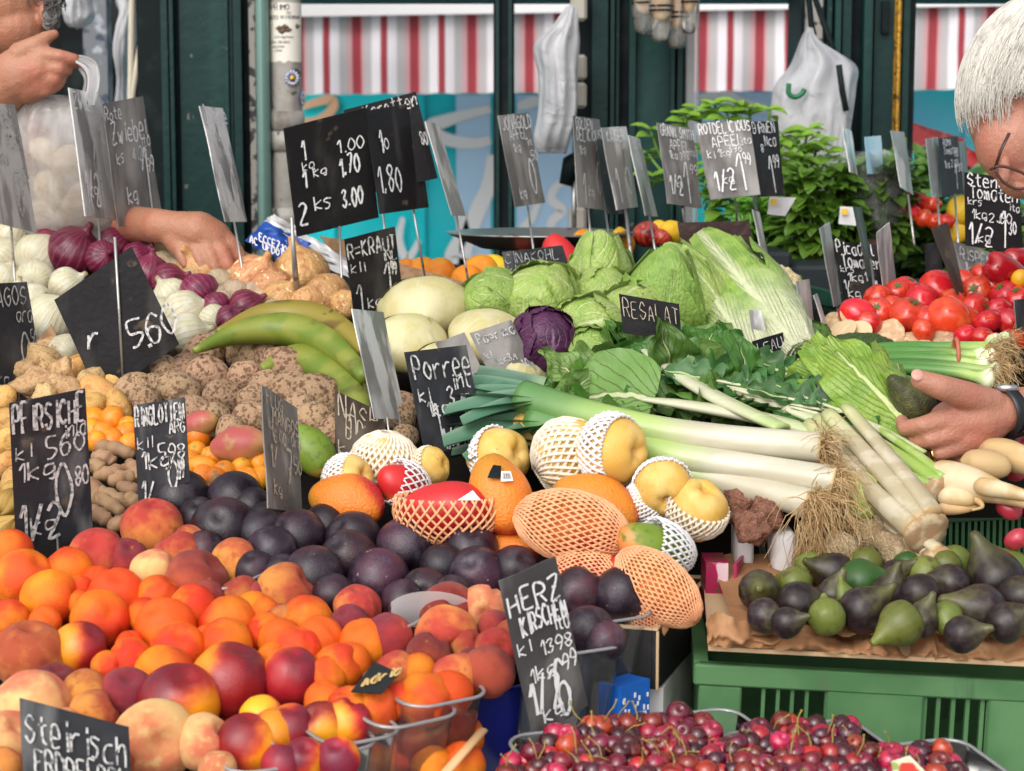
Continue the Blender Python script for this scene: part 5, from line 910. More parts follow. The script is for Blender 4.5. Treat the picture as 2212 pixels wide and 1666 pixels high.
for k, (pts, rs, hh, l, fan, nr, rl) in enumerate((
    ([(1130, 862), (1250, 895), (1400, 928), (1550, 948), (1700, 962), (1772, 968)], [42, 37, 34, 33, 34, 35], .07, 'topmost leek, its root end highest', [(-100, -48, 34), (-110, -20, 40), (-95, 12, 36), (-60, 30, 30)], 150, .05),
    ([(1150, 910), (1300, 950), (1450, 985), (1600, 1008), (1740, 1030), (1806, 1040)], [40, 35, 33, 32, 33, 34], .05, 'middle leek of the three in front', [(-110, -10, 36), (-110, 25, 40), (-70, 50, 30)], 220, .065),
    ([(1200, 960), (1340, 1000), (1480, 1025), (1600, 1050), (1700, 1075), (1752, 1090)], [36, 33, 31, 31, 32, 34], .03, 'lowest leek, its long roots hanging on the foam block', [(-150, -30, 36), (-140, 0, 36)], 420, .11))):
    t = thing('leek', l, 'leek', on(pts[2][0], pts[2][1], 0), lk)
    c = ptube(pts, rs, hh, 18, 6); q = [V(c.v[j * 18 + 9]) for j in (0,)]; part('shaft', rel(c, t.location), m_leek, t)
    st = on(pts[0][0] + 40, pts[0][1] + 8, hh); fl = MB()
    for j, (dx, dy, wd) in enumerate(fan):
        e = on(pts[0][0] + dx - 40, pts[0][1] + dy, hh + .0); d = e - st; up = (V((0, -.3, 1)) + V((R.uniform(-.4, .4), 0, 0))); leaf(fl, st, d, up, d.length * 1.25, wd * 2.0 * mpp(st), .12, .02, .55, 6, 16, lambda v: 1 - .35 * v ** 3, j)
    part('leaves', rel(fl, t.location), m_lekl, t)
    e = on(pts[-1][0] + 2, pts[-1][1], hh); d = e - on(pts[-2][0], pts[-2][1], hh); part('roots', rel(roots(e, d, nr, rl, .00055, k, 1.1, .6 + .5 * k), t.location), m_root, t)
c = MB()
for k, (x0, y0, x1, y1, w_) in enumerate(((1170, 845, 1025, 808, 40), (1180, 875, 1020, 838, 46), (1190, 905, 1015, 868, 50), (1180, 920, 1010, 895, 44), (1150, 935, 990, 920, 40), (1130, 950, 980, 945, 36), (1280, 905, 1030, 822, 42), (1300, 920, 1040, 880, 40), (1150, 960, 1000, 965, 34))):
    a, b = on(x0, y0, .03 - .004 * k), on(x1, y1, .045 - .006 * k); leaf(c, a, b - a, V((R.uniform(-.2, .2), -.45, 1)), (b - a).length, w_ * 1.6 * mpp(a), .05, .015, .5, 6, 14, lambda v: 1 - .12 * v, k)
solid('leek_leaves', c, m_lekl, 'fan of cut dark green leek tops beside the leek sign', 'leek', lk)
# chard and mixed greens
m_chd = m_leaf('chard_leaf', (.075, .19, .028), (.42, .52, .22), (.035, .115, .016), 6, .7, .05, .12, .42, 30, .25, .2, .3)
m_chl = m_leaf('light_chard_leaf', (.17, .3, .07), (.62, .64, .36), (.1, .2, .04), 6, .7, .05, .12, .42, 30, .15, .2, .3)
m_stk = M('white_stalk', (.42, .43, .25), .38, [((.5, .5, .35), ('u', .3, .6)), ((.4, .5, .2), ('v', .35, .0, .2, 20)), ((.55, .6, .35), ('str', 60, .5, .65, (.3, 1, 1)), .5)], [(('str', 80, .3, .7, (.2, 1, 1)), .012)])
gl = 'loose green leaves over the leeks'
def stalk(pts, w_, hh, flat=.45, n=12): return ptube(pts, w_, hh, n, 7, flat=flat)
ch = [((1790, 942), (1650, 905), (1480, 875), (1385, 862), 30, 'pale chard stalk, longest one above the topmost leek'), ((1800, 925), (1710, 885), (1620, 855), (1580, 840), 22, 'short pale chard stalk behind the longest one'), ((1690, 925), (1560, 865), (1450, 800), (1390, 755), 27, 'chard stalk with the big pale folded leaf')]
for k, (a, b, c_, d, w_, l) in enumerate(ch):
    t = thing('chard', l, 'chard', on(b[0], b[1], .03), gl); part('stalk', rel(stalk([a, b, c_, d], [w_ * .9, w_, w_ * .8, w_ * .35], .055 + .004 * k), t.location), m_stk, t)
    lf = MB(); e = on(d[0], d[1], .055); dr = e - on(c_[0], c_[1], .055)
    leaf(lf, e - dr * .3, dr + V((0, 0, .1 * dr.length)), V((.2, -.9, .6)), .16 - .02 * k, .13, .5, .16, .25, 10, 16, seed=k); part('leaf_blade', rel(lf, t.location), (m_chl, m_chd, m_chl, m_chd)[k], t)
gl_tab = [(1320, 770, -60, 60, .15, .12, 1), (1300, 830, -160, 20, .15, .11, 0), (1240, 850, -130, 60, .13, .11, 0), (1200, 880, -150, 50, .12, .1, 0), (1290, 900, -120, -10, .13, .1, 0), (1420, 800, -60, 100, .16, .13, 1), (1460, 790, 40, 110, .15, .12, 0), (1400, 750, -30, 100, .13, .11, 0), (1500, 830, 120, 60, .16, .13, 0), (1520, 770, 10, 110, .15, .12, 0), (1580, 820, 60, 100, .16, .12, 0), (1560, 760, 100, 90, .14, .11, 0), (1610, 850, 120, 40, .14, .11, 0), (1350, 880, -80, -20, .13, .11, 0), (1460, 860, -60, 60, .14, .12, 1), (1650, 810, 60, 70, .12, .09, 0), (1220, 820, -60, 60, .1, .08, 0), (1540, 870, -40, 30, .12, .1, 1), (1630, 890, 40, 40, .1, .09, 1), (1690, 850, 50, 50, .12, .09, 0), (1380, 800, 30, 90, .14, .11, 0), (1260, 800, -30, 70, .11, .09, 1)]
for i in range(2): gl_tab += [(x + R.uniform(-45, 45), y + R.uniform(-15, 35), dx + R.uniform(-60, 60), dy + R.uniform(-40, 40), L_ * .9, W * .9, 0 if R.random() < .58 else 1) for x, y, dx, dy, L_, W, k in gl_tab]
GB = {0: MB(), 1: MB()}
L = rowlabels([(g_[0], g_[1], ('dark', 'light')[g_[6]]) for g_ in gl_tab[:22]], 'chard leaf', 'above the leeks')
for k, (x, y, dx, dy, L_, W, m) in enumerate(gl_tab):
    b = on(x, y + 22, .015 + .03 * R.random()); d = V((dx, 0, 0)) + UP * dy * .35 - FW * R.uniform(-60, 20); nr = V((R.uniform(-.5, .5), -.8, .7)); c = MB(); leaf(c, b, d, nr, L_ * R.uniform(.45, .7), W * .6, R.uniform(.1, .8), R.uniform(.24, .5), R.uniform(.0, .8), 12, 18, seed=k, freq=R.uniform(7, 13))
    if k < 22: solid('chard_leaf', c, (m_chd, m_chl)[m], L[k], 'chard leaf', gl)
    else:
        solid('chard_leaf', c, (m_chd, m_chl)[m], 'crinkled %s green leaf in the tangle above the leeks' % ('dark', 'light')[m], 'chard leaf', 'leaves in the tangle above the leeks')
# dandelion / catalogna: jagged leaves on long pale ribs
m_dan = M('dandelion_leaf', (.055, .15, .035), .4, [((.03, .095, .02), ('n', 40, .45, .6)), ((.45, .55, .25), ('ua', .1, .04))], hv=.2, translucent=.15)
def jag(v): return (.25 + .75 * abs(sin(v * 21)) ** .7) * sin(pi * min(1, .1 + .9 * v)) ** .5
for k in range(26):
    x, y = 1990 - k * 11 + R.uniform(-10, 10), 965 - k * 3.5 + R.uniform(-22, 18); b = on(x, y, .05 - .0008 * k + R.uniform(-.01, .01)); e = on(x - R.uniform(190, 300), y - R.uniform(75, 150), .07); d = e - b; c = MB()
    leaf(c, b + d * .35, d, V((R.uniform(-.6, .6), -.7, .8)), d.length * .85, .055, R.uniform(0, .3), .2, .4, 6, 34, jag, k); t = thing('dandelion_green', 'jagged dandelion leaf with a pale rib in the bundle beside the romaine', 'leaf greens', b, 'dandelion leaves'); part('blade', rel(c, b), m_dan, t)
    c = MB().tube(spl([b, b + d * .4 + V((0, 0, .006)), b + d * .95], 4), [.0045] * 4 + [.0035] * 4 + [.0012], 6, flat=.6); part('rib', rel(c, b), m_stk, t)
# celery-like bundles
m_cel = M('celery_stalk', (.32, .44, .1), .34, [((.46, .54, .24), ('str', 40, .45, .6, (.6, 1, 1))), ((.25, .4, .06), ('v', .75, .95, .15, 15), .6), ((.5, .52, .3), ('v', .12, .0))], [(('str', 70, .3, .7, (.4, 1, 1)), .012)], hv=.08)
m_celp = M('pale_celery_stalk', (.42, .36, .23), .38, [((.52, .47, .34), ('str', 40, .45, .6, (.6, 1, 1))), ((.45, .3, .13), ('v', .93, 1., .1, 20)), ((.5, .52, .25), ('v', .3, .0))], [(('str', 70, .3, .7, (.4, 1, 1)), .014)], hv=.08)
m_cut = M('brown_cut_end', (.36, .22, .12), .8, [((.5, .4, .25), ('n', 60, .5, .65))])
def bundle(label, A, B, hA, hB, rad, n, mat, name='celery', cat='celery', sr=.34, ct=True):
    a, b = on(*A, hA), on(*B, hB); ax = (b - a).normalized(); o1 = ax.orthogonal().normalized(); o2 = ax.cross(o1); t = thing(name, label, cat, b, 'celery bundles')
    c = MB()
    for i in range(n):
        an = i * 2.4; rr_ = rad * .92 * sqrt((i + .3) / n); o = o1 * cos(an) * rr_ + o2 * sin(an) * rr_; sp = 1.25 + .25 * R.random(); ln = R.uniform(.85, 1.05)
        q = spl([b + (a - b) * ln + o * sp, b + (a - b) * ln * .55 + o * 1.25, b + (a - b) * .2 + o * 1.05, b + o * .8], 5); c.tube(q, [rad * sr * (.75 + .4 * j / len(q)) for j in range(len(q))], 9, flat=.62, up=o if o.length > 1e-5 else None)
    part('stalks', rel(c, b), mat, t)
    if ct: c = MB().lathe([(0, -.008), (rad * .8, -.01), (rad * .85, .002), (rad * .5, .005), (0, .004)], 18, lambda p, a_, t_: p * (1 + .2 * nz(p, 60)), Matrix.Translation(b) @ ax.to_track_quat('Z', 'X').to_matrix().to_4x4()); part('cut_base', rel(c, b), m_cut, t)
    return t
bundle('pale ribbed celery bunch pointing to lower right with a brown cut end', (1790, 930), (2000, 1148), .05, .02, .031, 13, m_celp, sr=.42)
bundle('green celery bunch beside the celeriac, under the customer hand', (1760, 905), (2030, 1065), .03, .03, .026, 13, m_cel, ct=True)
bundle('pale celery bunch lying lower, mostly behind the figs', (1880, 1120), (2030, 1215), -.03, -.01, .022, 8, m_celp)
m_fen = M('celeriac_skin', (.42, .5, .13), .4, [((.6, .62, .3), ('mer', 9, .2, 1., 2.), .7), ((.22, .34, .04), ('d', (0, 0, -1), -.1, .8, .4, 2.)), ((.4, .22, .08), ('n', 3, .66, .72, 4))], [(('mer', 14, .2, 1., 3.), .05)])
put('celeriac', fixn(MB().lathe(prof([(0, -.95), (.5, -.9), (.95, -.35), (.95, .3), (.62, .8), (.5, 1.05), (.42, 1.06), (0, .98)], 4), 30, lambda p, a, t: V(p) * (1 + .06 * nz(p, 1.6, 4) + .03 * sin(8 * a) * t)).mesh('celeriac', m_fen)), 1855, 1075, 60, 'green bulb with a brown cut top below the leek roots', 'celeriac', None, .02, q_to((.75, .3, .6)))
m_rt = M('tan_root', (.5, .36, .2), .7, [((.36, .22, .1), ('n', 8, .5, .66, 5)), ((.65, .5, .32), ('str', 9, .5, .6, (1, 1, .4)))], [(('n', 14, .3, .7, 5), .2)])
for x, y, r, l in ((1880, 1160, 40, 'tan root end under the green bulb, left of two'), (1935, 1190, 40, 'tan root end behind the figs, right of two'), (1820, 1190, 40, 'shadowed tan root behind the foam block roots')):
    put('celery_root', blob('celery_root', m_rt, x, .3, (1, .9, 1.2), 1.4), x, y, r, l, 'root', 'tan roots', -.01)
m_par = M('parsnip_skin', (.46, .31, .15), .55, [((.55, .36, .16), ('str', 6, .5, .6, (.4, .4, 6))), ((.62, .5, .32), ('n', 20, .45, .65)), ((.35, .2, .08), ('n', 50, .7, .74), .7)], [(('str', 8, .3, .7, (.3, .3, 7)), .02)], hv=.05)
for pts, rs, hh, l in (([(2005, 1020), (2030, 1030), (2090, 1046), (2150, 1062), (2215, 1088), (2280, 1120)], [14, 38, 40, 27, 12, 3], .04, 'thick parsnip in front with tapering tail'), ([(2030, 1070), (2045, 1074), (2085, 1078), (2110, 1080), (2122, 1095), (2100, 1102)], [8, 25, 20, 10, 4, 3], .03, 'small parsnip whose tail curls into a loop'), ([(2025, 1096), (2040, 1098), (2080, 1100), (2112, 1092), (2122, 1070), (2105, 1062)], [5, 15, 10, 5, 3, 2], .02, 'thin parsnip root lying lowest with a curled tip'), ([(2075, 1000), (2095, 1000), (2135, 1004), (2170, 1008), (2182, 1008)], [8, 28, 33, 24, 8], .05, 'cut parsnip end just right of the customer fingers'), ([(2115, 968), (2135, 972), (2180, 984), (2240, 1010), (2320, 1040)], [8, 26, 34, 24, 6], .05, 'parsnip at the right edge behind the wrist'), ([(2105, 1046), (2120, 1050), (2170, 1060), (2240, 1078), (2320, 1100)], [6, 20, 18, 10, 3], .05, 'slim parsnip behind the thick one at the right edge')):
    c = ptube(pts, rs, hh, 16, 7); o = solid('parsnip', c, m_par, l, 'parsnip', 'parsnips at the right')
m_chi = M('red_radish_skin', (.36, .02, .04), .3, [((.45, .05, .07), ('n', 30, .45, .65))], coat=.3)
for x, y, r, ax, l in ((2195, 1022, 18, (.9, .1, .2), 'red radish behind the parsnips at the right edge'), (2180, 1098, 24, (.6, -.5, .4), 'red radish below the parsnip tails'), (2195, 1165, 22, (.6, .5, .4), 'red radish in the shadow right of the ribbed crate'), (2205, 965, 20, (.6, .5, .4), 'dark red radish under the watch strap')):
    put('radish', fruit_mesh('radish', m_chi, .05, .3, 0, .2, 1.3, .06), x, y, r, l, 'radish', 'red radishes', .02, q_to(ax))
m_gng = M('galangal_skin', (.3, .13, .08), .7, [((.16, .06, .035), ('str', 5, .5, .62, (.3, .3, 3))), ((.45, .25, .17), ('n', 6, .58, .7))], [(('n', 10, .3, .7, 5), .15)])
for x, y, r, l in ((1600, 1092, 42, 'brown galangal root behind the foam block'), (1655, 1115, 36, 'galangal knob beside the lowest leek'), (1560, 1060, 30, 'galangal knob between pear and leek'), (1500, 1045, 24, 'small galangal knob behind the hollowed pear'), (1625, 1140, 34, 'galangal root just above the foam blocks')):
    put('galangal', blob('galangal', m_gng, x, .45, (1, .9, 1.1), 1.6), x, y, r, l, 'galangal', 'galangal roots', .01)
# spring onions
m_sp = M('spring_onion', (.07, .2, .04), .35, [((.34, .48, .14), ('v', .4, .62, .15, 15)), ((.72, .75, .5), ('v', .66, .85, .1, 15))], hv=.15)
spb = thing('spring_onions', 'bunch of spring onions held by a red band, above the customer hand', 'spring onions', on(2060, 770, .03)); st_ = []
for k, (y0, y1, y2, r, e) in enumerate(((775, 742, 752, 11, 2150), (785, 752, 770, 12, 2140), (795, 765, 785, 11, 2125), (800, 778, 800, 12, 2150), (760, 740, 745, 9, 2170), (792, 758, 765, 10, 2120), (805, 785, 815, 13, 2135))):
    pts = [(1760 + 12 * k, y0 + 4), (1860, y1 + 14), (1960, y1 + 6 + k), (2060, (y1 + y2) / 2 + 4), (e - 25, y2), (e, y2 + (-12 if k in (0, 4) else 4)), (e + 14, y2 + (-14 if k in (0, 4) else 5))]
    part('stem', rel(ptube(pts, [3, r * .9, r, r, r, r * 1.9, r * .8], .05, 10, 5), spb.location), m_sp, spb); st_.append(on(e + 12, y2, .05))
c = MB()
for k, p in enumerate(st_): c2 = roots(p, (.8, -.3, .1), 45, .05, .0006, 40 + k, 1.0, .8); b = len(c.v); c.v += c2.v; c.uv += c2.uv; c.f += [tuple(i + b for i in f) for f in c2.f]
part('roots', rel(c, spb.location), m_root, spb)
c = MB(); p0 = on(2065, 770, .052); c.tube([p0 + (UP * cos(a) * 38 - FW * sin(a) * 26) * mpp(p0) for a in [2 * pi * i / 24 for i in range(25)]], .003, 6); part('rubber_band', rel(c, spb.location), M('red_band', (.45, .12, .07), .5), spb)
c = ptube([(1830, 800), (1930, 800), (2030, 812), (2120, 835), (2190, 850)], [14, 22, 30, 26, 14], .03, 14, 6); solid('cucumber_leek', c, M('dark_green_leek', (.05, .12, .06), .4, [((.02, .07, .03), ('str', 30, .45, .6, (.2, 1, 1))), ((.5, .6, .3), ('v', .8, 1.))]), 'thick dark green leek behind the customer thumb', 'leek', lk)
# romaine
m_rom = M('romaine_leaf', (.26, .4, .055), .36, [((.17, .32, .035), ('n', 36, .45, .62, 4), .8), ((.58, .66, .3), ('vein', 8, .9, .1, .13, 8), .95)], [(('n', 26, .3, .7, 4), .35), (('vein', 8, .9, .16, .16, 8), -.2)], translucent=.2)
for A, B, r, s, l in (((2000, 990), (1790, 815), .042, 21, 'big light green romaine lettuce beside the avocado hand'), ((1975, 950), (1720, 800), .036, 25, 'darker romaine lettuce behind the dandelion leaves')):
    c = MB(); head_of(c, on(A[0], A[1], .03), on(B[0], B[1], .06), r, 13, s, 1.7, .2, .5); solid('romaine_lettuce', c, m_rom, l, 'lettuce', 'romaine lettuces')
# ------------------------------------------------------------------ tomatoes, mushrooms, peppers
m_tom = M('tomato_skin', (.6, .025, .014), .22, [((.7, .08, .025), ('n', 1.4, .5, .7)), ((.5, .012, .014), ('n', 2, .5, .7))], coat=.4, hv=.12, sss=.08, sssr=.2)
m_cal = M('tomato_calyx', (.06, .13, .03), .6)
me_tom = [fruit_mesh('tomato', m_tom, .14, .3, 0, .2, e, .06, .04, .01, 32, 18, ribs=rb, rib=ri, seed=s) for e, rb, ri, s in ((.86, 6, .05, 1), (1.2, 4, .03, 2), (.8, 8, .07, 3))]
cal = MB()
for k in range(6): an = k * 1.05; leaf(cal, (0, 0, .78), (cos(an), sin(an), .15), (0, 0, 1), .55, .16, .25, .1, .2, 2, 6, lambda v: 1 - v, k)
me_cal = fixn(cal.mesh('calyx', m_cal))
tt = [(2032, 634, 44, 1, (-.75, .6, .2)), (1992, 657, 42, 2, (.9, .1, .3)), (1962, 682, 42, 0, (.3, .8, .5)), (2052, 694, 46, 1, (-.6, .6, .5)), (1852, 680, 34, 1, (.9, -.3, .2)), (1895, 644, 30, 0), (1897, 675, 32, 0), (1938, 632, 28, 0), (1958, 624, 28, 0), (1995, 714, 26, 0), (2108, 630, 32, 2, (-.4, .2, .8)), (2148, 622, 32, 0), (2172, 639, 34, 0, (-.5, .6, .4)), (2156, 674, 30, 2), (2108, 672, 38, 2, (.6, .2, .7)), (2132, 698, 32, 2), (2182, 696, 32, 0), (2085, 690, 32, 2), (2086, 727, 26, 0), (2120, 730, 26, 0), (2192, 622, 28, 0), (2200, 648, 32, 0), (2060, 655, 32, 0), (1930, 668, 32, 0), (2005, 690, 32, 0), (2150, 745, 26, 0), (2190, 735, 30, 2), (2080, 610, 28, 0), (2120, 595, 26, 2), (2160, 590, 26, 0), (1875, 700, 30, 0), (2215, 680, 32, 0), (2215, 610, 30, 2)]
L = rowlabels([(a[0], a[1], ('red', 'long', 'ribbed')[a[3]]) for a in tt], 'tomato', 'in the tomato heap')
for a, l in zip(tt, L):
    o = put('tomato', me_tom[a[3]], a[0], a[1], a[2], l, 'tomato', 'tomatoes heaped at the right', .02, (q_to(a[4]) if len(a) > 4 else Euler((R.uniform(-.9, .9), R.uniform(-.9, .9), R.uniform(0, 6)))))
    if len(a) > 4 or R.random() < .5: ob('calyx', me_cal, o)
for x, y, r, k, l in ((1986, 440, 22, 1, 'glossy tomato at the back, upright left of two'), (2012, 444, 19, 1, 'glossy tomato at the back, right beside an upright one'), (1971, 463, 20, 0, 'back row tomato, leftmost'), (1995, 472, 20, 0, 'back row tomato, second from the left'), (2020, 478, 20, 0, 'back row tomato, third from the left'), (2042, 480, 20, 0, 'back row tomato, rightmost by the thin sign sticks')):
    p = P(x, y, 3.55); put('tomato', me_tom[k], x, y, r, l, 'tomato', 'small tomatoes at the back', 0, fn=lambda x_, y_, h_: P(x_, y_, 3.55 - (y_ - 440) * .002))
m_pep = M('red_pepper_skin', (.38, .008, .014), .18, [((.25, .005, .01), ('n', 1.5, .5, .7))], coat=.5)
me_pep = fixn(MB().lathe(prof([(0, -1.5), (.35, -1.4), (.7, -.5), (.85, .5), (.6, 1), (.2, 1.02), (0, .9)], 4), 24, lambda p, a, t: V(p) * (1 + .1 * cos(3 * a) * t + .06 * nz(p, 1.5))).mesh('pepper', m_pep))
for x, y, r, ax, l in ((2170, 585, 40, (-.85, .3, .2), 'long red pepper above the tomatoes'), (2205, 565, 36, (-.9, -.1, .3), 'red pepper at the right edge over another')): o = put('pepper', me_pep, x, y, r, l, 'pepper', 'red peppers', .05, q_to(ax)); ob('calyx', me_cal, o, (0, 0, .1))
put('tomato', fruit_mesh('tomato', M('yellow_tomato_skin', (.75, .4, .02), .3), .1, .3, .02, .2, 1), 2205, 603, 20, 'yellow tomato at the right edge among red ones', 'tomato', None, .045)
m_mus = M('mushroom_cap', (.5, .33, .18), .7, [((.62, .46, .28), ('n', 3, .45, .62)), ((.36, .2, .1), ('n', 6, .6, .72))], [(('n', 9, .3, .7, 4), .05)], hv=.15)
m_gil = M('mushroom_gills', (.66, .5, .3), .7, [((.5, .34, .18), ('mer', 60, .3, 1., 1.))])
me_mus = fixn(MB().lathe(prof([(0, -.15), (.7, -.22), (1, -.1), (1.02, .02), (.8, .34), (.35, .5), (0, .52)], 4), 26, lambda p, a, t: V(p) * (1 + .14 * nz((cos(a) * 1.4, sin(a) * 1.4, 0), 1, 3))).mesh('mushroom', m_mus))
me_mug = fixn(MB().lathe(prof([(0, -.3), (.3, -.24), (.8, .05), (1.05, .22), (1.02, .28), (.6, .25), (0, .2)], 4), 26, lambda p, a, t: V(p) * (1 + .2 * nz((cos(a) * 1.4, sin(a) * 1.4, 0), 1, 6))).mesh('mushroom', m_gil))
veg('mushroom', [(1883, 715, 42, (-.2, -.4, -.7)), (1850, 728, 34, (-.3, .4, .6)), (1920, 722, 34, (.3, -.3, -.7)), (1822, 722, 34, (-.5, .6, .4)), (1870, 745, 30, (0, .6, .6)), (1840, 700, 34, (.4, .6, .5))], [me_mug, me_mug, me_mus], 'oyster mushroom', 'in front of tomatoes', 'oyster mushrooms', 'pale', h=.01, cat='mushroom')
veg('mushroom', [(1972, 738, 36, (0, .9, .3)), (2040, 738, 46, (0, .9, .3)), (2005, 752, 28, (.3, .7, .4)), (1945, 752, 26, (-.3, .7, .4)), (2090, 752, 30, (.2, .8, .4)), (1800, 700, 34, (-.5, .6, .4))], me_mus, 'rounded mushroom', 'in front of tomatoes', 'rounded brown mushrooms', 'brown', h=.0, cat='mushroom')
# ------------------------------------------------------------------ fruit at the back, melons, basil
def at(Y, k=0.): return lambda x, y, h=0: P(x, y, Y - k * (y - 560))
m_ora = M('orange_skin', (.8, .24, .01), .4, [((.75, .33, .02), ('n', 1, .45, .65))], [(('n', 40, .3, .7), .02)], hv=.1); me_ora = fruit_mesh('orange', m_ora, .04, .2, 0, .2, .96, .03)
m_app = M('apple_skin', (.4, .02, .03), .25, [((.6, .2, .05), ('mer', 14, .5, 1., 4.), .4), ((.16, .006, .02), ('n', 1.4, .45, .65))], hv=.2, coat=.3); me_app = fruit_mesh('apple', m_app, .3, .28, 0, .2, .92, .04, .12)
m_lem = M('yellow_fruit_skin', (.75, .45, .02), .4, [((.65, .42, .03), ('n', 1.5, .45, .65))], hv=.1); me_lem = fruit_mesh('yellow_fruit', m_lem, -.12, .3, 0, .2, 1.15, .05)
for me, nm, x, y, r, l in ((me_ora, 'orange', 912, 590, 36, 'orange fruit behind the white cabbage, leftmost'), (me_ora, 'orange', 952, 592, 36, 'orange fruit under the narrow grey sign stick'), (me_ora, 'orange', 1010, 606, 36, 'orange fruit in front of a dark orange one'), (me_ora, 'orange', 1038, 590, 42, 'dark orange fruit beside the yellow fruit'), (me_lem, 'yellow_fruit', 1068, 585, 34, 'yellow fruit left of the white lettered cabbage sign'), (me_ora, 'orange', 880, 590, 32, 'orange fruit half hidden by the dark lettered sign'), (me_ora, 'orange', 1262, 522, 28, 'orange fruit behind the pale pointed cabbage'), (me_ora, 'orange', 1345, 528, 28, 'orange fruit between the pointed cabbages'), (me_lem, 'yellow_fruit', 1340, 515, 20, 'yellow green fruit above the orange between pointed cabbages'), (me_app, 'apple', 1396, 506, 30, 'dark red apple under the apple signs'), (me_app, 'apple', 1430, 515, 22, 'dark apple right of the bigger dark red one'), (me_lem, 'yellow_fruit', 1450, 505, 28, 'yellow fruit beside the rusty plate'), (me_lem, 'yellow_fruit', 1425, 498, 22, 'yellow fruit behind the dark red apple'), (me_app, 'apple', 1130, 560, 24, 'dark apple behind the white lettered cabbage sign')):
    put(nm, me, x, y, r, l, 'fruit', 'fruit at the back of the counter', fn=at(3.3, .003))
put('mango', me_man['r'], 1215, 560, 46, 'large red mango at the back left of the pale pointed cabbage', 'mango', None, fn=at(3.2), rot=q_to((.5, -.8, .1)))
p = P(1150, 540, 3.35); t = thing('weighing_pan', 'flat metal weighing pan behind the cabbages', 'scale', p); c = MB().lathe([(0, -.01), (.1, -.012), (.155, .012), (.16, .014), (.15, .016), (.1, -.004), (0, -.003)], 40, mat=Matrix.Translation(P(1165, 520, 3.4) - p)); part('pan', c, m_steel, t)
c = MB().lathe([(0, -.12), (.05, -.12), (.03, -.02), (.03, -.012), (0, -.012)], 20, mat=Matrix.Translation(P(1165, 520, 3.4) - p)); part('pedestal', c, m_dark, t)
m_wmel = M('watermelon_rind', (.05, .15, .03), .35, [((.25, .36, .12), ('mer', 9, .1, .8, 6.))]); m_wred = M('watermelon_flesh', (.62, .06, .06), .35, [((.75, .2, .18), ('n', 30, .5, .66))])
for x, y, r, l in ((2000, 362, 46, 'whole green watermelon behind the silver signs'), (2140, 395, 52, 'watermelon under the customer chin')): put('watermelon', fruit_mesh('watermelon', m_wmel, .02, .2, 0, .2, 1.1, .02), x, y, r, l, 'watermelon', 'watermelons', fn=at(4.6), rot=Euler((1.2, .3, .5)))
for (x0, y0, x1, y1, x2, y2), l in (((1962, 262, 2085, 300, 1965, 322), 'cut watermelon half with bright red flesh beside the gold edge'), ((2060, 300, 2160, 360, 2062, 345), 'cut watermelon wedge behind the customer glasses')):
    c = MB(); c.poly([P(x0, y0, 4.9), P(x1, y1, 4.7), P(x1, y1 + 30, 4.7), P(x2, y2, 4.8)], .12, (0, -1, .2)); solid('watermelon_piece', c, m_wred, l, 'watermelon', 'watermelons', smooth=False)
c = MB(); c.box((P(1940, 0, 4.5).x, 4.4, 1.0), (2.4, 5.2, 1.27)); solid('melon_table', c, m_dcrate, 'dark table under the watermelons', 'table', smooth=False)
m_bas = m_leaf('basil_leaf', (.15, .33, .035), (.26, .44, .1), (.08, .21, .024), 5, .8, .12, .06, .32, 14, .3, .3, .05, .5)
m_ter = M('terracotta', (.34, .1, .05), .7, [((.25, .07, .035), ('n', 20, .5, .7))])
def basil(label, cx, cy, w_, h_, n, Y, seed, sprouts=()):
    rr = random.Random(seed); base = P(cx, cy + h_ / 2, Y); t = thing('basil_plant', label, 'basil plant', base, 'potted basil plants'); s = Y / F; mb = MB(); stm = MB()
    for i in range(n):
        a = rr.uniform(0, 6.28); e = rr.random() ** .5; z = rr.uniform(-.5, .5); k = 1 - (2 * z * .55) ** 2 * .35 - .25 * max(0, -z)
        p = V((cos(a) * e * w_ * .5 * s * k, sin(a) * e * w_ * .38 * s * k, (z + .5) * h_ * s + .02 * nz((a, e, seed), 2))); d = V((cos(a), sin(a), rr.uniform(-.4, .9))); L_ = rr.uniform(28, 54) * s
        leaf(mb, p, d, (d.x * -.5, d.y * -.5 - .3, 1), L_, L_ * .66, rr.uniform(.1, .5), .06, .3, 4, 6, lambda v: sin(pi * min(1, .04 + .96 * v) ** .85) ** .8, i, 6)
    for (x, y, k) in sprouts:
        q = P(x, y, Y + rr.uniform(-.04, .02)) - base; stm.tube(spl([V((q.x * .7, 0, h_ * s * .5)), V((q.x * .9, 0, (h_ * s * .5 + q.z) / 2)), q], 3), [.003] * 7, 5)
        for j in range(k):
            a = j * 2.4 + rr.random(); d = V((cos(a), sin(a) * .7, rr.uniform(0, .5))); L_ = rr.uniform(34, 56) * s; leaf(mb, q + V((0, 0, -.012 * (j // 3))), d, (-d.x * .4, -.4, 1), L_, L_ * .62, rr.uniform(.1, .5), .06, .3, 5, 7, lambda v: sin(pi * min(1, .04 + .96 * v) ** .85) ** .8, j, 6)
    for k in range(14): a = rr.uniform(0, 6.28); stm.tube([V((.02 * cos(a), .02 * sin(a), -.02)), V((.05 * cos(a), .04 * sin(a), h_ * s * .7))], .0025, 5)
    part('leaves', mb, m_bas, t); part('stems', stm, M('basil_stem', (.12, .24, .05), .5), t); return t, s
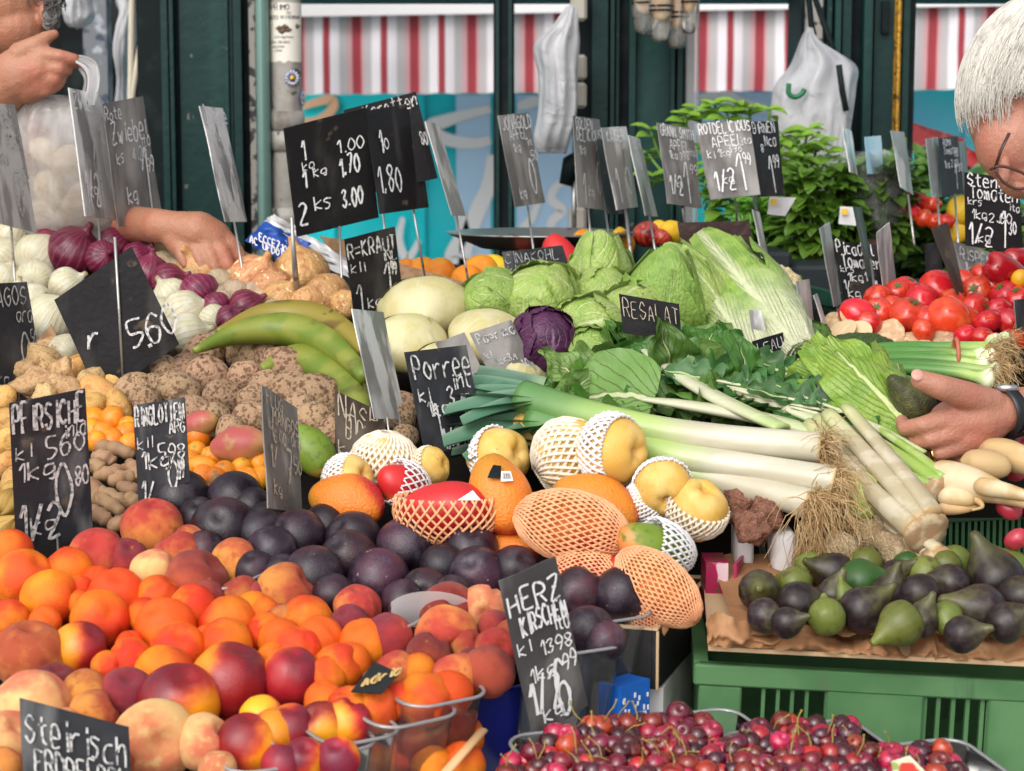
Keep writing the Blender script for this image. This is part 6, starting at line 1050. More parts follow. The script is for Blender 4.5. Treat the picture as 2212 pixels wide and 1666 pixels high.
def pot(t, s, dx, r, z0, h):
    c = MB().lathe([(0, z0 - h), (r * .78 * s, z0 - h), (r * s, z0 - .012), (r * 1.06 * s, z0 - .012), (r * 1.06 * s, z0), (r * .95 * s, z0), (r * .9 * s, z0 - .015), (0, z0 - .015)], 28, mat=Matrix.Translation((dx, 0, 0))); part('pot', c, m_ter, t)
t, s = basil('basil plant at the back with tall sprouts behind the apple signs', 1640, 400, 250, 190, 420, 3.75, 3, [(1480, 250, 7), (1510, 236, 7), (1545, 228, 6), (1590, 222, 7), (1620, 235, 7), (1662, 236, 4), (1405, 280, 5), (1400, 330, 6), (1412, 380, 6), (1765, 315, 5), (1790, 330, 6), (1720, 300, 5), (1745, 280, 5), (1570, 245, 6), (1690, 290, 6)]); pot(t, s, 0, 60, .0, .09)
t, s = basil('dense basil plant in a terracotta pot behind the small tomato sign', 1770, 460, 190, 190, 560, 3.5, 5, [(1760, 385, 6), (1800, 378, 6)]); pot(t, s, 0, 48, .02, .1)
t, s = basil('basil plant in a clear sleeve right of the terracotta pot', 1890, 445, 150, 190, 460, 3.52, 7, [(1860, 372, 6), (1930, 350, 7), (1905, 362, 6), (1950, 400, 5)]); pot(t, s, 0, 44, .02, .1)
c = MB().lathe(prof([(.04, 0), (.055, .06), (.066, .14), (.068, .17)], 4), 26, lambda p, a, t_: p * (1 + .1 * nz((cos(a) * 3, sin(a) * 3, p.z * 20), 1))); ob('clear_sleeve', fixn(c.mesh('clear_sleeve', film('sleeve_film', (.85, .88, .85), .12, .08, .4, .1))), t)
t, s = basil('small basil plant in a pot low behind the rusty plate', 1640, 485, 90, 110, 140, 3.6, 9, []); pot(t, s, 0, 34, .01, .08)
for x, y, l, a in ((1662, 425, 'white plant label with yellow square, left of the basil', .2), (1815, 446, 'white plant label on the dense basil plant', 0)):
    p = P(x, y, 3.36); t = thing('plant_label', l, 'plant label', p, 'plant labels'); q = MB(); q.poly([P(x, y, 3.36) - p, P(x + 58 if a else x + 36, y + 2, 3.36) - p, P(x + 34, y + 42, 3.37) - p, P(x - 4, y + 38, 3.37) - p], .001, (0, -1, .1)); part('card', q, m_white, t, False)
    q = MB(); q.box(P(x + 3, y + 18, 3.357) - p, P(x + 16, y + 5, 3.358) - p); part('yellow_square', q, m_syel, t, False)
# green vegetables behind at right, black trays
m_grn = M('green_leaf_mass', (.12, .25, .04), .5, [((.06, .15, .02), ('n', 6, .45, .6))], hv=.2)
for x, y, w_, n, sd, l in ((2010, 520, 190, 160, 31, 'leafy green herbs heaped behind the tomatoes'), (2100, 470, 200, 140, 33, 'lettuce heads behind the tall tomato sign'), (1990, 405, 130, 90, 35, 'green bean heap below the watermelon')):
    rr = random.Random(sd); mb = MB(); b = P(x, y, 3.7)
    for i in range(n): p = V((rr.uniform(-.5, .5) * w_ * 3.7 / F, rr.uniform(-.09, .09), rr.uniform(-.06, .05))); d = V((rr.uniform(-1, 1), rr.uniform(-1, .4), rr.uniform(-.2, .9))); leaf(mb, p, d, (0, -.4, 1), rr.uniform(.03, .06), .03, .3, .15, .3, 4, 5, None, i)
    solid('leafy_greens', mb, m_grn, l, 'greens', 'greens at the back right', loc=b)
for x, y, r, l in ((2062, 500, 26, 'yellow pepper behind the tall tomato sign'), (2075, 455, 30, 'yellow green lettuce core behind the tall sign')): put('yellow_fruit', me_lem, x, y, r, l, 'pepper', 'yellow peppers', fn=at(3.5))
for x0, x1, y0, y1, Y, l in ((1590, 1712, 545, 620, 3.3, 'black tray under the low basil pot'), (1715, 1880, 575, 640, 3.25, 'black tray under the dense basil plant'), (1640, 1830, 640, 700, 3.1, 'black crate behind the thin signs')):
    c = MB(); a, b = P(x0, y1, Y), P(x1, y0, Y); c.box((a.x, Y, a.z - .03), (b.x, Y + .2, b.z), bev=.006); solid('black_tray', c, m_dcrate, l, 'tray', 'black trays', smooth=False)
A = P(1800, 632, 3.05); crate('dark green crate behind the picked tomato sign', A, P(2120, 632, 3.08), .09, .3, [(0, 1, .0, .15), (0, 1, .9, 1)] + [(k * .045, k * .045 + .022, .15, .9) for k in range(0, 23)], M('bottle_green_plastic', (.01, .06, .035), .4))
A = P(1960, 395 + 50, 3.75); crate('black slotted crate behind the back row tomatoes', A, P(2220, 460, 3.8), .1, .2, [(0, 1, .0, .15), (0, 1, .85, 1)] + [(k * .06, k * .06 + .03, .15, .85) for k in range(0, 17)], m_dcrate)
# blue printed onion bag and cartons behind the onions
c = MB(); pts = [P(x, y, 3.1) for x, y in ((528, 515), (572, 476), (640, 545), (655, 585), (560, 552))]
t = thing('printed_sack', 'blue and white printed paper sack lying behind the onions', 'sack', P(590, 540, 3.15))
q = MB(); q.grid(lambda u, v: P(528 + 45 * v + 100 * u + 6 * nz((u * 5, v * 5, 1)), 520 - 42 * v + 55 * u * (1 - .1 * v) + 5 * nz((u * 6, v * 6, 4)), 3.1 + .06 * v + .02 * nz((u * 4, v * 4, 2))), 16, 10); part('blue_panel', rel(q, t.location), M('blue_print', (.01, .07, .36), .45, [((.7, .7, .72), ('n', 55, .66, .7, 4))], [(('n', 20, .3, .7), .03)]), t)
q = MB(); q.grid(lambda u, v: P(570 + 22 * v + 182 * u, 478 + 112 * u - 16 * v + 6 * nz((u * 9, v * 4, 7)), 3.16 + .05 * v + .03 * nz((u * 6, v * 4, 3))), 24, 8)
q.grid(lambda u, v: P(625 + 130 * u - 12 * v, 548 + 52 * u - 22 * v + 4 * nz((u * 7, v * 4, 9)), 3.12 + .05 * v), 14, 6); part('white_panel', rel(q, t.location), M('white_sack', (.75, .74, .74), .5), t)
q = MB(); write(q, 'ACQUEDOTTI', P(540, 524, 3.09), V((.84, .1, -.42)).normalized(), UP, .012, V((0, -1, .1)), .0018); write(q, 'ECCEZIONE', P(560, 520, 3.09), V((.84, .1, -.42)).normalized(), UP, .012, V((0, -1, .1)), .0018); part('print', rel(q, t.location), m_white, t, False)
for pts, Y, l in (([(520, 540), (755, 640), (770, 700), (520, 590)], 3.2, 'brown carton edge behind the yellow onions'), ([(690, 510), (830, 530), (860, 600), (760, 600)], 3.3, 'brown carton flap under the big black signs'), ([(860, 568), (1000, 608), (1010, 640), (860, 610)], 3.05, 'brown carton side in front of the oranges'), ([(255, 525), (360, 520), (380, 575), (250, 560)], 3.25, 'brown carton edge under the reaching arm'), ([(60, 760), (110, 700), (170, 830), (100, 850)], 2.75, 'brown carton corner beside the white onions')):
    c = MB(); c.poly([P(x, y, Y) for x, y in pts], .005, (0, -1, .3)); solid('carton_flap', c, m_card, l, 'carton', 'brown cartons', smooth=False)
m_husk = M('physalis_husk', (.6, .38, .1), .6, [((.45, .28, .07), ('mer', 10, .5, 1., 2.))], translucent=.3)
for x, y, r, l in ((12, 1090, 34, 'papery yellow husk at the left edge beside the first sign'), (10, 1140, 30, 'lower papery husk at the left edge'), (28, 1060, 26, 'small husk above the papery ones')): put('physalis', fixn(MB().lathe(prof([(0, -.9), (.6, -.8), (1, -.1), (.6, .7), (.1, 1.3), (0, 1.3)], 4), 20, lambda p, a, t_: V(p) * (1 + .08 * cos(5 * a))).mesh('physalis', m_husk)), x, y, r, l, 'physalis', 'physalis husks', .0)
# ------------------------------------------------------------------ chalk price signs on spikes
BS = .2
def slate(n, base, haze, lo, hi, rough=.5, st=.8, dirt=(.2, .14, .09)): return M(n, base, rough, [(haze, ('str', 26, lo, hi, (1, 1, .22)), st), (haze, ('n', 9, lo + .05, hi + .1, 5), st * .7), (dirt, ('n', 30, .66, .74, 5), .45)], [(('n', 120, .3, .7), .001)], spec=.25)
SM = {'h': slate('mid_grey_slate', (.065, .062, .062), (.22, .21, .2), .48, .74), 'k': slate('black_slate', (.012, .011, .013), (.05, .045, .045), .52, .75), 'd': slate('dusty_slate', (.026, .027, .032), (.2, .2, .205), .5, .76), 'm': slate('grey_slate', (.14, .13, .125), (.36, .34, .32), .42, .68), 'g': slate('worn_glare_grey_plate', (.27, .26, .25), (.6, .58, .56), .46, .56, .38), 's': slate('glare_worn_plate', (.24, .235, .23), (.8, .79, .78), .46, .54, .3), 'b': slate('brown_plate', (.05, .035, .026), (.14, .11, .085), .48, .7), 'r': M('rusty_plate', (.055, .018, .012), .6, [((.12, .055, .04), ('n', 40, .55, .62, 5)), ((.03, .01, .008), ('n', 6, .5, .66))], [(('n', 70, .3, .7, 5), .004)]), 'l': M('pale_blue_plate', (.3, .5, .6), .4, [((.45, .58, .64), ('n', 12, .45, .65))])}  # pale grey and silver plates: sky glare painted into the colour, besides wear
m_chalk = M('chalk', (.58, .57, .56), .85, [((.2, .2, .2), ('n', 190, .46, .62, 4))]); m_chalkb = M('white_chalk_pen', (.82, .82, .83), .6, [((.4, .4, .4), ('n', 170, .55, .7, 4))]); m_chalkt = M('old_yellow_chalk', (.5, .43, .33), .85, [((.25, .2, .15), ('n', 140, .5, .66, 4))])
m_spike = M('spike_steel', (.42, .41, .39), .3, [((.2, .15, .11), ('n', 60, .58, .68))], metal=.7)
SG = 'chalk price signs on metal spikes'
def sign(label, TL, TR, BL, Y, mat, lines=(), stick=None, asp=.72, sg=1, chalk=None, BR=None, front=False, cat='price sign', wd=.11, stw=2.6):
    if Y is None: Y = on(*stick[1]).y
    A = P(*TL, Y); a = P(*TR, Y) - A; b = P(*BL, Y) - A; W, H = a.length, b.length
    q = (asp * H) ** 2 - W * W; da = sg * sqrt(max(0., q)); da = da if abs(da) > .02 else 0.; dot = a.dot(b); db = 0.
    if da and abs(dot) > 1e-6: db = max(-.3 * H, min(.3 * H, -dot / da))
    f = lambda u, v: P(TL[0] + (TR[0] - TL[0]) * u + (BL[0] - TL[0]) * v, TL[1] + (TR[1] - TL[1]) * u + (BL[1] - TL[1]) * v, Y + (da * u + db * v))
    c4 = [f(0, 0), f(1, 0), f(1, 1), f(0, 1)]
    if BR: c4[2] = P(*BR, Y + da + db)
    n = (c4[1] - c4[0]).cross(c4[3] - c4[0]).normalized(); n = n if n.dot(c4[0] - V((0, 0, CZ))) < 0 else -n
    base = on(*stick[1]) if stick else f(.5, 1); t = thing('price_sign', label, cat, base, SG); m = MB(); c4r = [c4[3], c4[2], c4[1], c4[0]]
    K = []      # worn, slightly bent plate: a grid with a thickness
    def g(u, v): p = (c4[0].lerp(c4[1], u)).lerp(c4[3].lerp(c4[2], u), v); return p + n * (.0022 * nz((u * 1.5, v * 1.5, A.x * 9), 1.2))
    m.grid(g, 8, 8); nn = len(m.v); m.grid(lambda u, v: g(u, v) - n * .0016, 8, 8)
    ed = [i for i in range(9)] + [i * 9 + 8 for i in range(1, 9)] + [72 + i for i in range(7, -1, -1)] + [i * 9 for i in range(7, 0, -1)]
    for i in range(len(ed)): j = ed[(i + 1) % len(ed)]; m.f.append((ed[i], j, j + nn, ed[i] + nn))
    part('plate', rel(m, base), SM[mat], t, False)
    if stick:
        (x0, y0), (x1, y1) = stick; m = MB(); off = n * (.003 if front else -.003); du = lambda x, y: 0
        tp = P(x0, y0, Y + (da + db) * .5 if not front else Y + da * .4) + off; m.tube([tp, on(x1, y1) - V((0, 0, .03))], stw * mpp(tp), 6); part('spike', rel(m, base), m_spike, t)
    if lines:
        m = MB(); xd = (c4[1] - c4[0]); Wm = xd.length; xd.normalize(); yd = (c4[0] - c4[3]); Hm = yd.length; yd.normalize()
        for tx, u, v, h in lines:
            o = (c4[0].lerp(c4[1], u)).lerp(c4[3].lerp(c4[2], u), v) + n * .002; hh = h * Hm
            ll = sum(.35 if ch == ' ' else .62 if ch not in '1iI.,l' else .37 for ch in tx) * hh; k = min(1.15, max(.35, (1.0 - u) * Wm / max(ll, 1e-6)))
            write(m, tx, o, xd, yd, hh, n, min(hh * wd * .9, Hm * .02), .05, .62 * k, .42 * k, thin=h > .15 and not any(ch.isalpha() for ch in tx))
        part('chalk_writing', rel(m, base), chalk or m_chalk, t, False)
    return t
# at the front
sign('dark sign reading Steirisch Erdbeeren at the bottom left corner', (42, 1508), (278, 1571), (52, 1740), 1.70, 'd', [('Steirisch', .05, .37, .26), ('ERDBEEREN', .13, .67, .22), ('kI', .03, .86, .15)], None, 1.0, BR=(285, 1735), chalk=m_chalk, wd=.14)
sign('tall leaning sign reading Herz Kirschen, rising from the cherries', (1078, 1256), (1201, 1203), (1152, 1603), 1.86, 'h', [('HERZ', .04, .22, .13), ('KIRSCHEN', .18, .36, .12), ('ita', .7, .43, .09), ('kI', .05, .47, .08), ('1398', .42, .54, .085), ('1kg', .16, .66, .09), ('6', .52, .95, .36), ('99', .72, .69, .1), ('1/2', .08, .86, .22), ('kg', .24, .92, .1)], ((1205, 1565), (1219, 1668)), .41, BR=(1271, 1524), chalk=m_chalkb, wd=.12)
sign('large upright sign reading Pfirsiche between potatoes and apricots', (20, 872), (184, 840), (35, 1192), None, 'd', [('PFIRSICHE', .03, .2, .17), ('inld', .68, .29, .09), ('kI', .05, .38, .1), ('560', .45, .4, .13), ('1kg', .08, .53, .13), ('0', .55, .82, .38), ('80', .8, .63, .12), ('1/2', .06, .93, .24), ('kg', .2, .9, .12)], ((125, 1165), (128, 1200)), .55, BR=(202, 1160), wd=.11)
sign('dark sign reading Ringlotten standing in the kumquats', (287, 876), (399, 858), (299, 1090), None, 'd', [('RINGLOTTEN', .04, .22, .18), ('ARG', .68, .38, .12), ('kII', .06, .45, .11), ('1kg', .12, .68, .17), ('598', .46, .63, .15), ('0', .62, .97, .3), ('99', .8, .93, .2), ('1/', .1, .99, .2)], ((345, 1085), (345, 1105)), .55, BR=(410, 1040), wd=.12)
sign('narrow turned sign reading Flugmangos behind the plums', (566, 832), (642, 882), (578, 1098), None, 'm', [('FLUG', .05, .14, .12), ('MANGOS', .2, .28, .13), ('kI', .08, .34, .08), ('16,00', .15, .42, .1), ('ara', .7, .4, .1), ('1/', .1, .66, .2), ('7', .55, .75, .3), ('50', .75, .64, .12), ('kg', .15, .88, .12)], ((618, 1110), (620, 1130)), .7, BR=(655, 1110), chalk=m_chalkt, wd=.13)
sign('brown sign with faded lettering Nashi Birnen beside the pears', (724, 843), (833, 894), (724, 1000), None, 'b', [('NASHI', .05, .35, .3), ('BIRNEN', .2, .68, .28), ('kI', .05, .9, .2)], ((838, 900), (850, 960)), .8, BR=(833, 960), chalk=m_chalkt, wd=.13)
sign('black sign standing on its corner with 560 behind the taro', (284, 533), (387, 744), (117, 648), None, 'k', [], ((249, 512), (268, 822)), 1.1, BR=(215, 862), front=True, stw=3.4)
o = bpy.data.objects['price_sign.006'] if 'price_sign.006' in bpy.data.objects else None
m = MB(); nn_ = V((0, -1, .1)).normalized(); Yd = on(268, 822).y - .012
write(m, '560', P(286, 748, Yd), V((.96, 0, .28)).normalized(), V((-.2, 0, .98)).normalized(), 62 * Yd / F, nn_, 5 * Yd / F, .03, .62, .46); write(m, 'r', P(192, 757, Yd), V((1, 0, .2)).normalized(), V((0, 0, 1)), 50 * Yd / F, nn_, 5 * Yd / F); write(m, '.', P(318, 748, Yd), V((1, 0, 0)), V((0, 0, 1)), 40 * Yd / F, nn_, 7 * Yd / F)
ob('chalk_writing', fixn(rel(m, o.location).mesh('chalk_writing', m_chalk, False)), o)
sign('dusty sign reading Gos at the left edge above the ginger', (-40, 614), (58, 609), (-18, 866), 2.62, 'd', [('AGOS', .25, .2, .16), ('ara', .62, .34, .12), ('0', .62, .8, .38), ('50', .85, .55, .12), ('kg', .1, .9, .14)], ((45, 850), (46, 900)), .72, BR=(99, 849))
# left back
sign('light grey sign at the left edge in front of the white onions', (-50, 222), (33, 226), (-12, 480), None, 'g', [('KNOBL', .2, .2, .15), ('Ital', .55, .36, .14), ('1kg', .25, .5, .13), ('0', .6, .88, .36), ('50', .82, .62, .13)], ((28, 490), (36, 640)), .8, BR=(82, 503))
sign('glare-bright worn sign with smeared chalk, beside the Zwiebel sign', (148, 190), (219, 206), (184, 467), None, 's', [('Zwiebel', .05, .16, .13), ('ita', .5, .3, .1), ('1', .45, .95, .5), ('1/2', .08, .9, .25), ('kg', .2, .85, .12)], ((217, 475), (220, 590)), .7, BR=(255, 475), chalk=m_chalkb)
sign('grey sign reading Zwiebel 1 99 behind the glare-bright worn sign', (222, 224), (308, 208), (256, 492), None, 'm', [('Rote', -.02, .14, .1), ('Zwiebel', .08, .33, .16), ('ita', .74, .4, .1), ('ks', .12, .5, .1), ('4.20', .5, .5, .1), ('1', .66, .93, .5), ('99', .8, .62, .13), ('kg', .26, .84, .13)], ((294, 485), (300, 575)), .72, BR=(350, 468), chalk=m_chalkb, wd=.1)
sign('narrow pale sign in front of the green column over the onions', (431, 229), (482, 234), (487, 479), None, 's', [('Diverse', .05, .14, .13), ('Fruh', .1, .3, .12), ('ita', .5, .42, .1), ('0', .1, .9, .38), ('0', .6, .9, .34)], ((510, 478), (540, 640)), .6, BR=(534, 479), chalk=m_chalkb)
# big black signs
sign('black sign reading Karotten, rearmost of the three big ones', (742, 238), (898, 198), (790, 420), 3.02, 'k', [('Karotten', .25, .16, .15), ('80', .9, .6, .14)], ((888, 420), (925, 600)), .9, BR=(946, 385))
sign('black sign reading 1 80, middle of the three big ones', (788, 240), (893, 222), (820, 463), 2.96, 'k', [('1', .18, .42, .2), ('10', .2, .4, .12), ('1,80', .05, .82, .26)], ((830, 455), (845, 600)), .8, BR=(927, 448), chalk=m_chalkb)
sign('large black sign listing 1,70 and 3,00, foremost of the big ones', (612, 278), (790, 232), (641, 512), 2.9, 'k', [('1', .18, .32, .16), ('kg', .16, .42, .09), ('1.00', .6, .34, .12), ('1', .15, .57, .17), ('kg', .28, .5, .1), ('1,70', .6, .55, .18), ('2', .06, .9, .22), ('ks', .25, .8, .13), ('3,00', .58, .84, .18)], ((735, 490), (742, 672)), .85, BR=(818, 470), chalk=m_chalkb)
sign('narrow grey sign turned edgewise right of the big black signs', (919, 262), (948, 268), (978, 465), None, 'g', [], ((990, 465), (1020, 612)), .5, BR=(1005, 466))
t = thing('price_sign', 'bare metal spike left of the large black sign', 'price sign', on(640, 662), SG); m = MB(); m.tube([P(630, 470, 2.88), on(642, 664)], [.002, .006], 6); part('spike', rel(m, t.location), m_spike, t)
sign('black sign reading R=Kraut above the white cabbages', (744, 518), (853, 490), (764, 680), 2.82, 'k', [('R=KRAUT', .03, .26, .19), ('INL', .68, .4, .12), ('kII', .05, .46, .13), ('1', .68, .85, .42), ('99', .82, .6, .18), ('1', .1, .98, .34), ('kg', .3, .97, .14)], ((770, 670), (770, 690)), .72, BR=(872, 650), chalk=m_chalk, wd=.12)
sign('bright scratched sign standing in front of the plantains', (761, 667), (829, 674), (809, 905), None, 's', [], ((866, 890), (872, 955)), .7, BR=(876, 905))
sign('dark sign reading Porree inl in front of the white cabbages', (874, 761), (1008, 745), (921, 985), None, 'd', [('Porree', .06, .28, .22), ('inl', .62, .42, .14), ('kI', .06, .5, .13), ('1kg', .16, .64, .14), ('3', .52, .58, .2), ('15', .72, .66, .18), ('1', .22, .88, .36), ('1/2', .3, .98, .2), ('kilo', .45, .97, .14)], ((960, 985), (962, 1000)), .72, BR=(1048, 955), wd=.13)
sign('grey sign with faded chalk in front of the red cabbage', (1014, 720), (1104, 691), (1060, 815), None, 'm', [('Paprika', .1, .28, .2), ('kI', .1, .6, .14), ('1kg', .25, .78, .15), ('3,4', .55, .74, .16), ('1,0', .78, .92, .2)], ((1100, 815), (1100, 840)), .8, BR=(1160, 800), chalk=m_chalk)
sign('plain grey plate half hidden behind the Porree sign', (940, 742), (1003, 718), (985, 825), None, 'm', [], ((1010, 820), (1010, 850)), .7, BR=(1042, 800))
sign('low dark sign reading Cinakohl behind the green cabbages', (1084, 545), (1215, 530), (1095, 602), 3.05, 'd', [('CINAKOHL', .03, .45, .38), ('kI', .05, .85, .3), ('inl', .66, .85, .3)], None, 2., BR=(1235, 592), chalk=m_chalk, wd=.16)
sign('torn black sign reading Salat inl among the pale cabbages', (1337, 635), (1467, 657), (1346, 720), 2.6, 'k', [('RESALAT', .05, .55, .42), ('inl', .66, .98, .3)], None, 1.4, BR=(1473, 738), chalk=m_chalkt, wd=.17)
sign('scratched grey plate below the torn salad sign', (1368, 698), (1428, 708), (1392, 760), 2.68, 's', [], None, 1.2, BR=(1440, 758))
sign('rusty brown plate without writing in front of the basil', (1463, 481), (1618, 477), (1480, 590), 3.1, 'r', [], None, 1.3, BR=(1636, 592))
# apple signs at the back
sign('grey sign reading Jonagold Apfel, leftmost of the apple signs', (1076, 250), (1142, 243), (1112, 448), 3.25, 'm', [('JONAGOLD', .02, .16, .14), ('APFEL', .2, .28, .12), ('inl', .72, .36, .08), ('1kg', .25, .42, .1), ('0', .62, .88, .42), ('50', .78, .52, .12), ('kg', .2, .92, .12)], ((1143, 444), (1158, 540)), .72, BR=(1178, 438), chalk=m_chalkb)
sign('grey sign reading Golden Delicious, left of a group of four', (1238, 250), (1295, 258), (1249, 447), 3.25, 'm', [('GOLDEN', .03, .13, .11), ('DELICIOUS', .03, .26, .12), ('1kg', .1, .42, .1), ('inl', .65, .36, .09), ('0', .58, .85, .38), ('50', .78, .62, .1), ('1', .14, .95, .36), ('kg', .3, .88, .12)], ((1275, 450), (1278, 510)), .72, BR=(1322, 456), chalk=m_chalkb)
sign('dark narrow sign squeezed behind the Golden Delicious sign', (1290, 300), (1326, 304), (1310, 462), 3.3, 'd', [('0', .5, .9, .4)], ((1312, 455), (1322, 520)), .6, BR=(1352, 462), chalk=m_chalkb)
sign('pale grey sign with worn lettering, third of the group of four', (1299, 276), (1354, 273), (1333, 454), 3.22, 'g', [('KAISER', .08, .18, .13), ('inl', .6, .28, .1), ('1', .15, .92, .4), ('0', .6, .85, .38)], ((1355, 450), (1367, 550)), .72, BR=(1379, 447), chalk=m_chalkb, stw=4)
sign('narrow turned grey sign, right one of the group of four', (1358, 292), (1380, 298), (1394, 466), 3.24, 'g', [('ELSTAR', .1, .16, .12), ('1kg', .2, .42, .12), ('0', .4, .85, .35)], ((1407, 466), (1420, 530)), .6, BR=(1421, 468), chalk=m_chalkb)
sign('dark grey sign reading Grannysmith Apfel in front of the basil', (1419, 265), (1494, 278), (1443, 440), 3.2, 'm', [('GRANNYSMITH', .03, .16, .13), ('APFEL', .25, .32, .12), ('ita', .78, .36, .08), ('1kg 398', .2, .43, .1), ('1', .55, .95, .5), ('99', .76, .6, .13), ('1/2', .1, .88, .24), ('kg', .3, .78, .1)], ((1478, 450), (1486, 500)), .72, BR=(1515, 450), chalk=m_chalkb)
sign('dark sign reading Rotdelicious Apfel 1 99 in front of the basil', (1502, 268), (1618, 258), (1535, 432), 3.2, 'm', [('ROTDELICIOUS', .03, .15, .14), ('APFEL', .22, .33, .13), ('ita', .76, .32, .09), ('kI 1kg', .1, .47, .1), ('398', .5, .42, .1), ('1', .6, .93, .52), ('99', .76, .6, .16), ('1/2', .14, .9, .26), ('kg', .3, .82, .12)], ((1590, 428), (1596, 485)), .75, BR=(1643, 420), chalk=m_chalkb, wd=.09)
sign('black sign with 1 99 right behind the Rotdelicious sign', (1612, 263), (1680, 262), (1640, 425), 3.24, 'k', [('BIRNEN', .12, .16, .14), ('Nca', .45, .33, .14), ('8', .3, .42, .12), ('1', .5, .95, .5), ('99', .66, .62, .17)], ((1632, 425), (1668, 596)), .72, BR=(1695, 423), chalk=m_chalkb, wd=.1, stw=4)
for pts, Y, mt, l, st in (([(1822, 276), (1840, 282), (1836, 372), (1853, 378)], 3.4, 's', 'thin silver sign turned edgewise, behind the dense basil', None), ([(1869, 296), (1903, 293), (1875, 376), (1909, 376)], 3.45, 'l', 'small pale blue plate above the basil in the sleeve', None), ([(1925, 282), (1953, 285), (1947, 405), (1974, 422)], 3.35, 'g', 'thin pale sign beside the gold column edge', ((1965, 420), (1976, 490))), ([(2001, 300), (2027, 296), (2016, 427), (2036, 425)], 3.35, 's', 'bright silver sign before the watermelons, left of a written one', ((2028, 425), (2034, 490))), ([(2071, 307), (2086, 305), (2078, 420), (2096, 425)], 3.45, 'm', 'grey plate end right of the small Tomaten sign', None), ([(1755, 262), (1800, 280), (1760, 345), (1808, 390)], 3.9, 'g', 'pale plate half hidden behind the tall basil sprouts', None)):
    sign(l, pts[0], pts[1], pts[2], Y, mt, [], st, .6, BR=pts[3])
sign('small dark sign reading Tomaten 1 30 before the watermelons', (2029, 299), (2070, 294), (2038, 425), 3.38, 'd', [('ROMA', .1, .14, .12), ('Tomaten', .1, .28, .12), ('ita', .6, .34, .1), ('1kg 2.60', .1, .52, .12), ('1', .55, .92, .42), ('30', .75, .6, .13)], ((2066, 420), (2072, 500)), .72, BR=(2083, 419), chalk=m_chalkb)
sign('black sign reading Stengel Tomaten 1 30 beside the customer', (2083, 372), (2200, 386), (2086, 531), 3.0, 'k', [('Stengel', .05, .17, .17), ('Tomaten', .1, .33, .17), ('krs', .05, .43, .1), ('ita', .78, .45, .1), ('1kg', .12, .62, .12), ('2.60', .42, .63, .13), ('1', .58, .97, .5), ('30', .76, .76, .17), ('1/2', .06, .97, .3), ('kg', .22, .93, .13)], ((2150, 545), (2142, 660)), .75, BR=(2211, 548), chalk=m_chalkb, wd=.1)
sign('black sign reading Picadilly Tomaten behind the thin plates', (1801, 521), (1898, 530), (1822, 646), 3.02, 'k', [('Picadilly', .03, .2, .2), ('Tomaten', .12, .42, .2), ('krs', .05, .52, .12), ('1kg', .2, .68, .15), ('1', .62, .65, .16), ('1/', .08, .82, .16), ('kg', .15, .97, .16), ('1', .85, .98, .34)], ((1870, 645), (1876, 700)), .72, BR=(1907, 648), chalk=m_chalkb, wd=.11)
for pts, Y, mt, l, st in (([(1771, 493), (1792, 480), (1802, 663), (1819, 657)], 2.95, 'g', 'thin scratched grey plate left of the Picadilly sign', ((1812, 655), (1818, 715))), ([(1845, 447), (1860, 447), (1876, 600), (1890, 597)], 2.96, 'b', 'thin brown plate before the Picadilly sign', ((1884, 560), (1908, 700))), ([(1895, 503), (1922, 481), (1912, 668), (1942, 657)], 2.9, 'g', 'thin pale grey plate right of the Picadilly sign', ((1930, 655), (1935, 725))), ([(2013, 493), (2047, 480), (2068, 637), (2085, 630)], 2.86, 'b', 'dark brown plate among the tomatoes', None), ([(1720, 608), (1748, 603), (1740, 768), (1769, 767)], 2.78, 'g', 'grey streaked plate in front of the savoy cabbage', None), ([(1997, 528), (2028, 522), (2000, 600), (2040, 600)], 3.1, 'k', 'black blank plate behind the dark brown plate', None), ([(2192, 648), (2216, 645), (2203, 776), (2225, 775)], 2.75, 'm', 'thin grey plate at the right edge before the tomatoes', None), ([(1618, 670), (1644, 670), (1627, 739), (1658, 735)], 2.7, 's', 'small pale wooden plate beside the napa cabbage', None), ([(1626, 452), (1640, 460), (1655, 597), (1670, 597)], 3.08, 'g', 'thin pale splinter plate right of the rusty plate', None), ([(1757, 638), (1765, 634), (1796, 748), (1806, 745)], 2.76, 'g', 'leaning thin splinter before the mushrooms', None)):
    sign(l, pts[0], pts[1], pts[2], Y, mt, [], st, .5, BR=pts[3])
sign('grey written sign behind the Stengel Tomaten sign', (2062, 521), (2140, 545), (2070, 640), 3.12, 'm', [('RISPEN', .1, .3, .2), ('1kg 280', .2, .55, .2), ('1', .6, .95, .4)], None, .8, BR=(2150, 650), chalk=m_chalk)
sign('low black sign with half covered letters below the napa cabbage', (1625, 738), (1692, 718), (1640, 800), 2.66, 'k', [('LEAU', .1, .45, .36), ('inl', .5, .85, .24)], None, 1.2, BR=(1697, 790), chalk=m_chalkb, wd=.14)
sign('grey plate edge between white foam blocks below the leeks', (1632, 1118), (1642, 1122), (1652, 1243), 2.3, 'm', [], None, .55, BR=(1664, 1243))
sign('small grey plate behind the spring onions', (2078, 745), (2150, 722), (2082, 770), 2.8, 'm', [], None, 1.5, BR=(2160, 768))
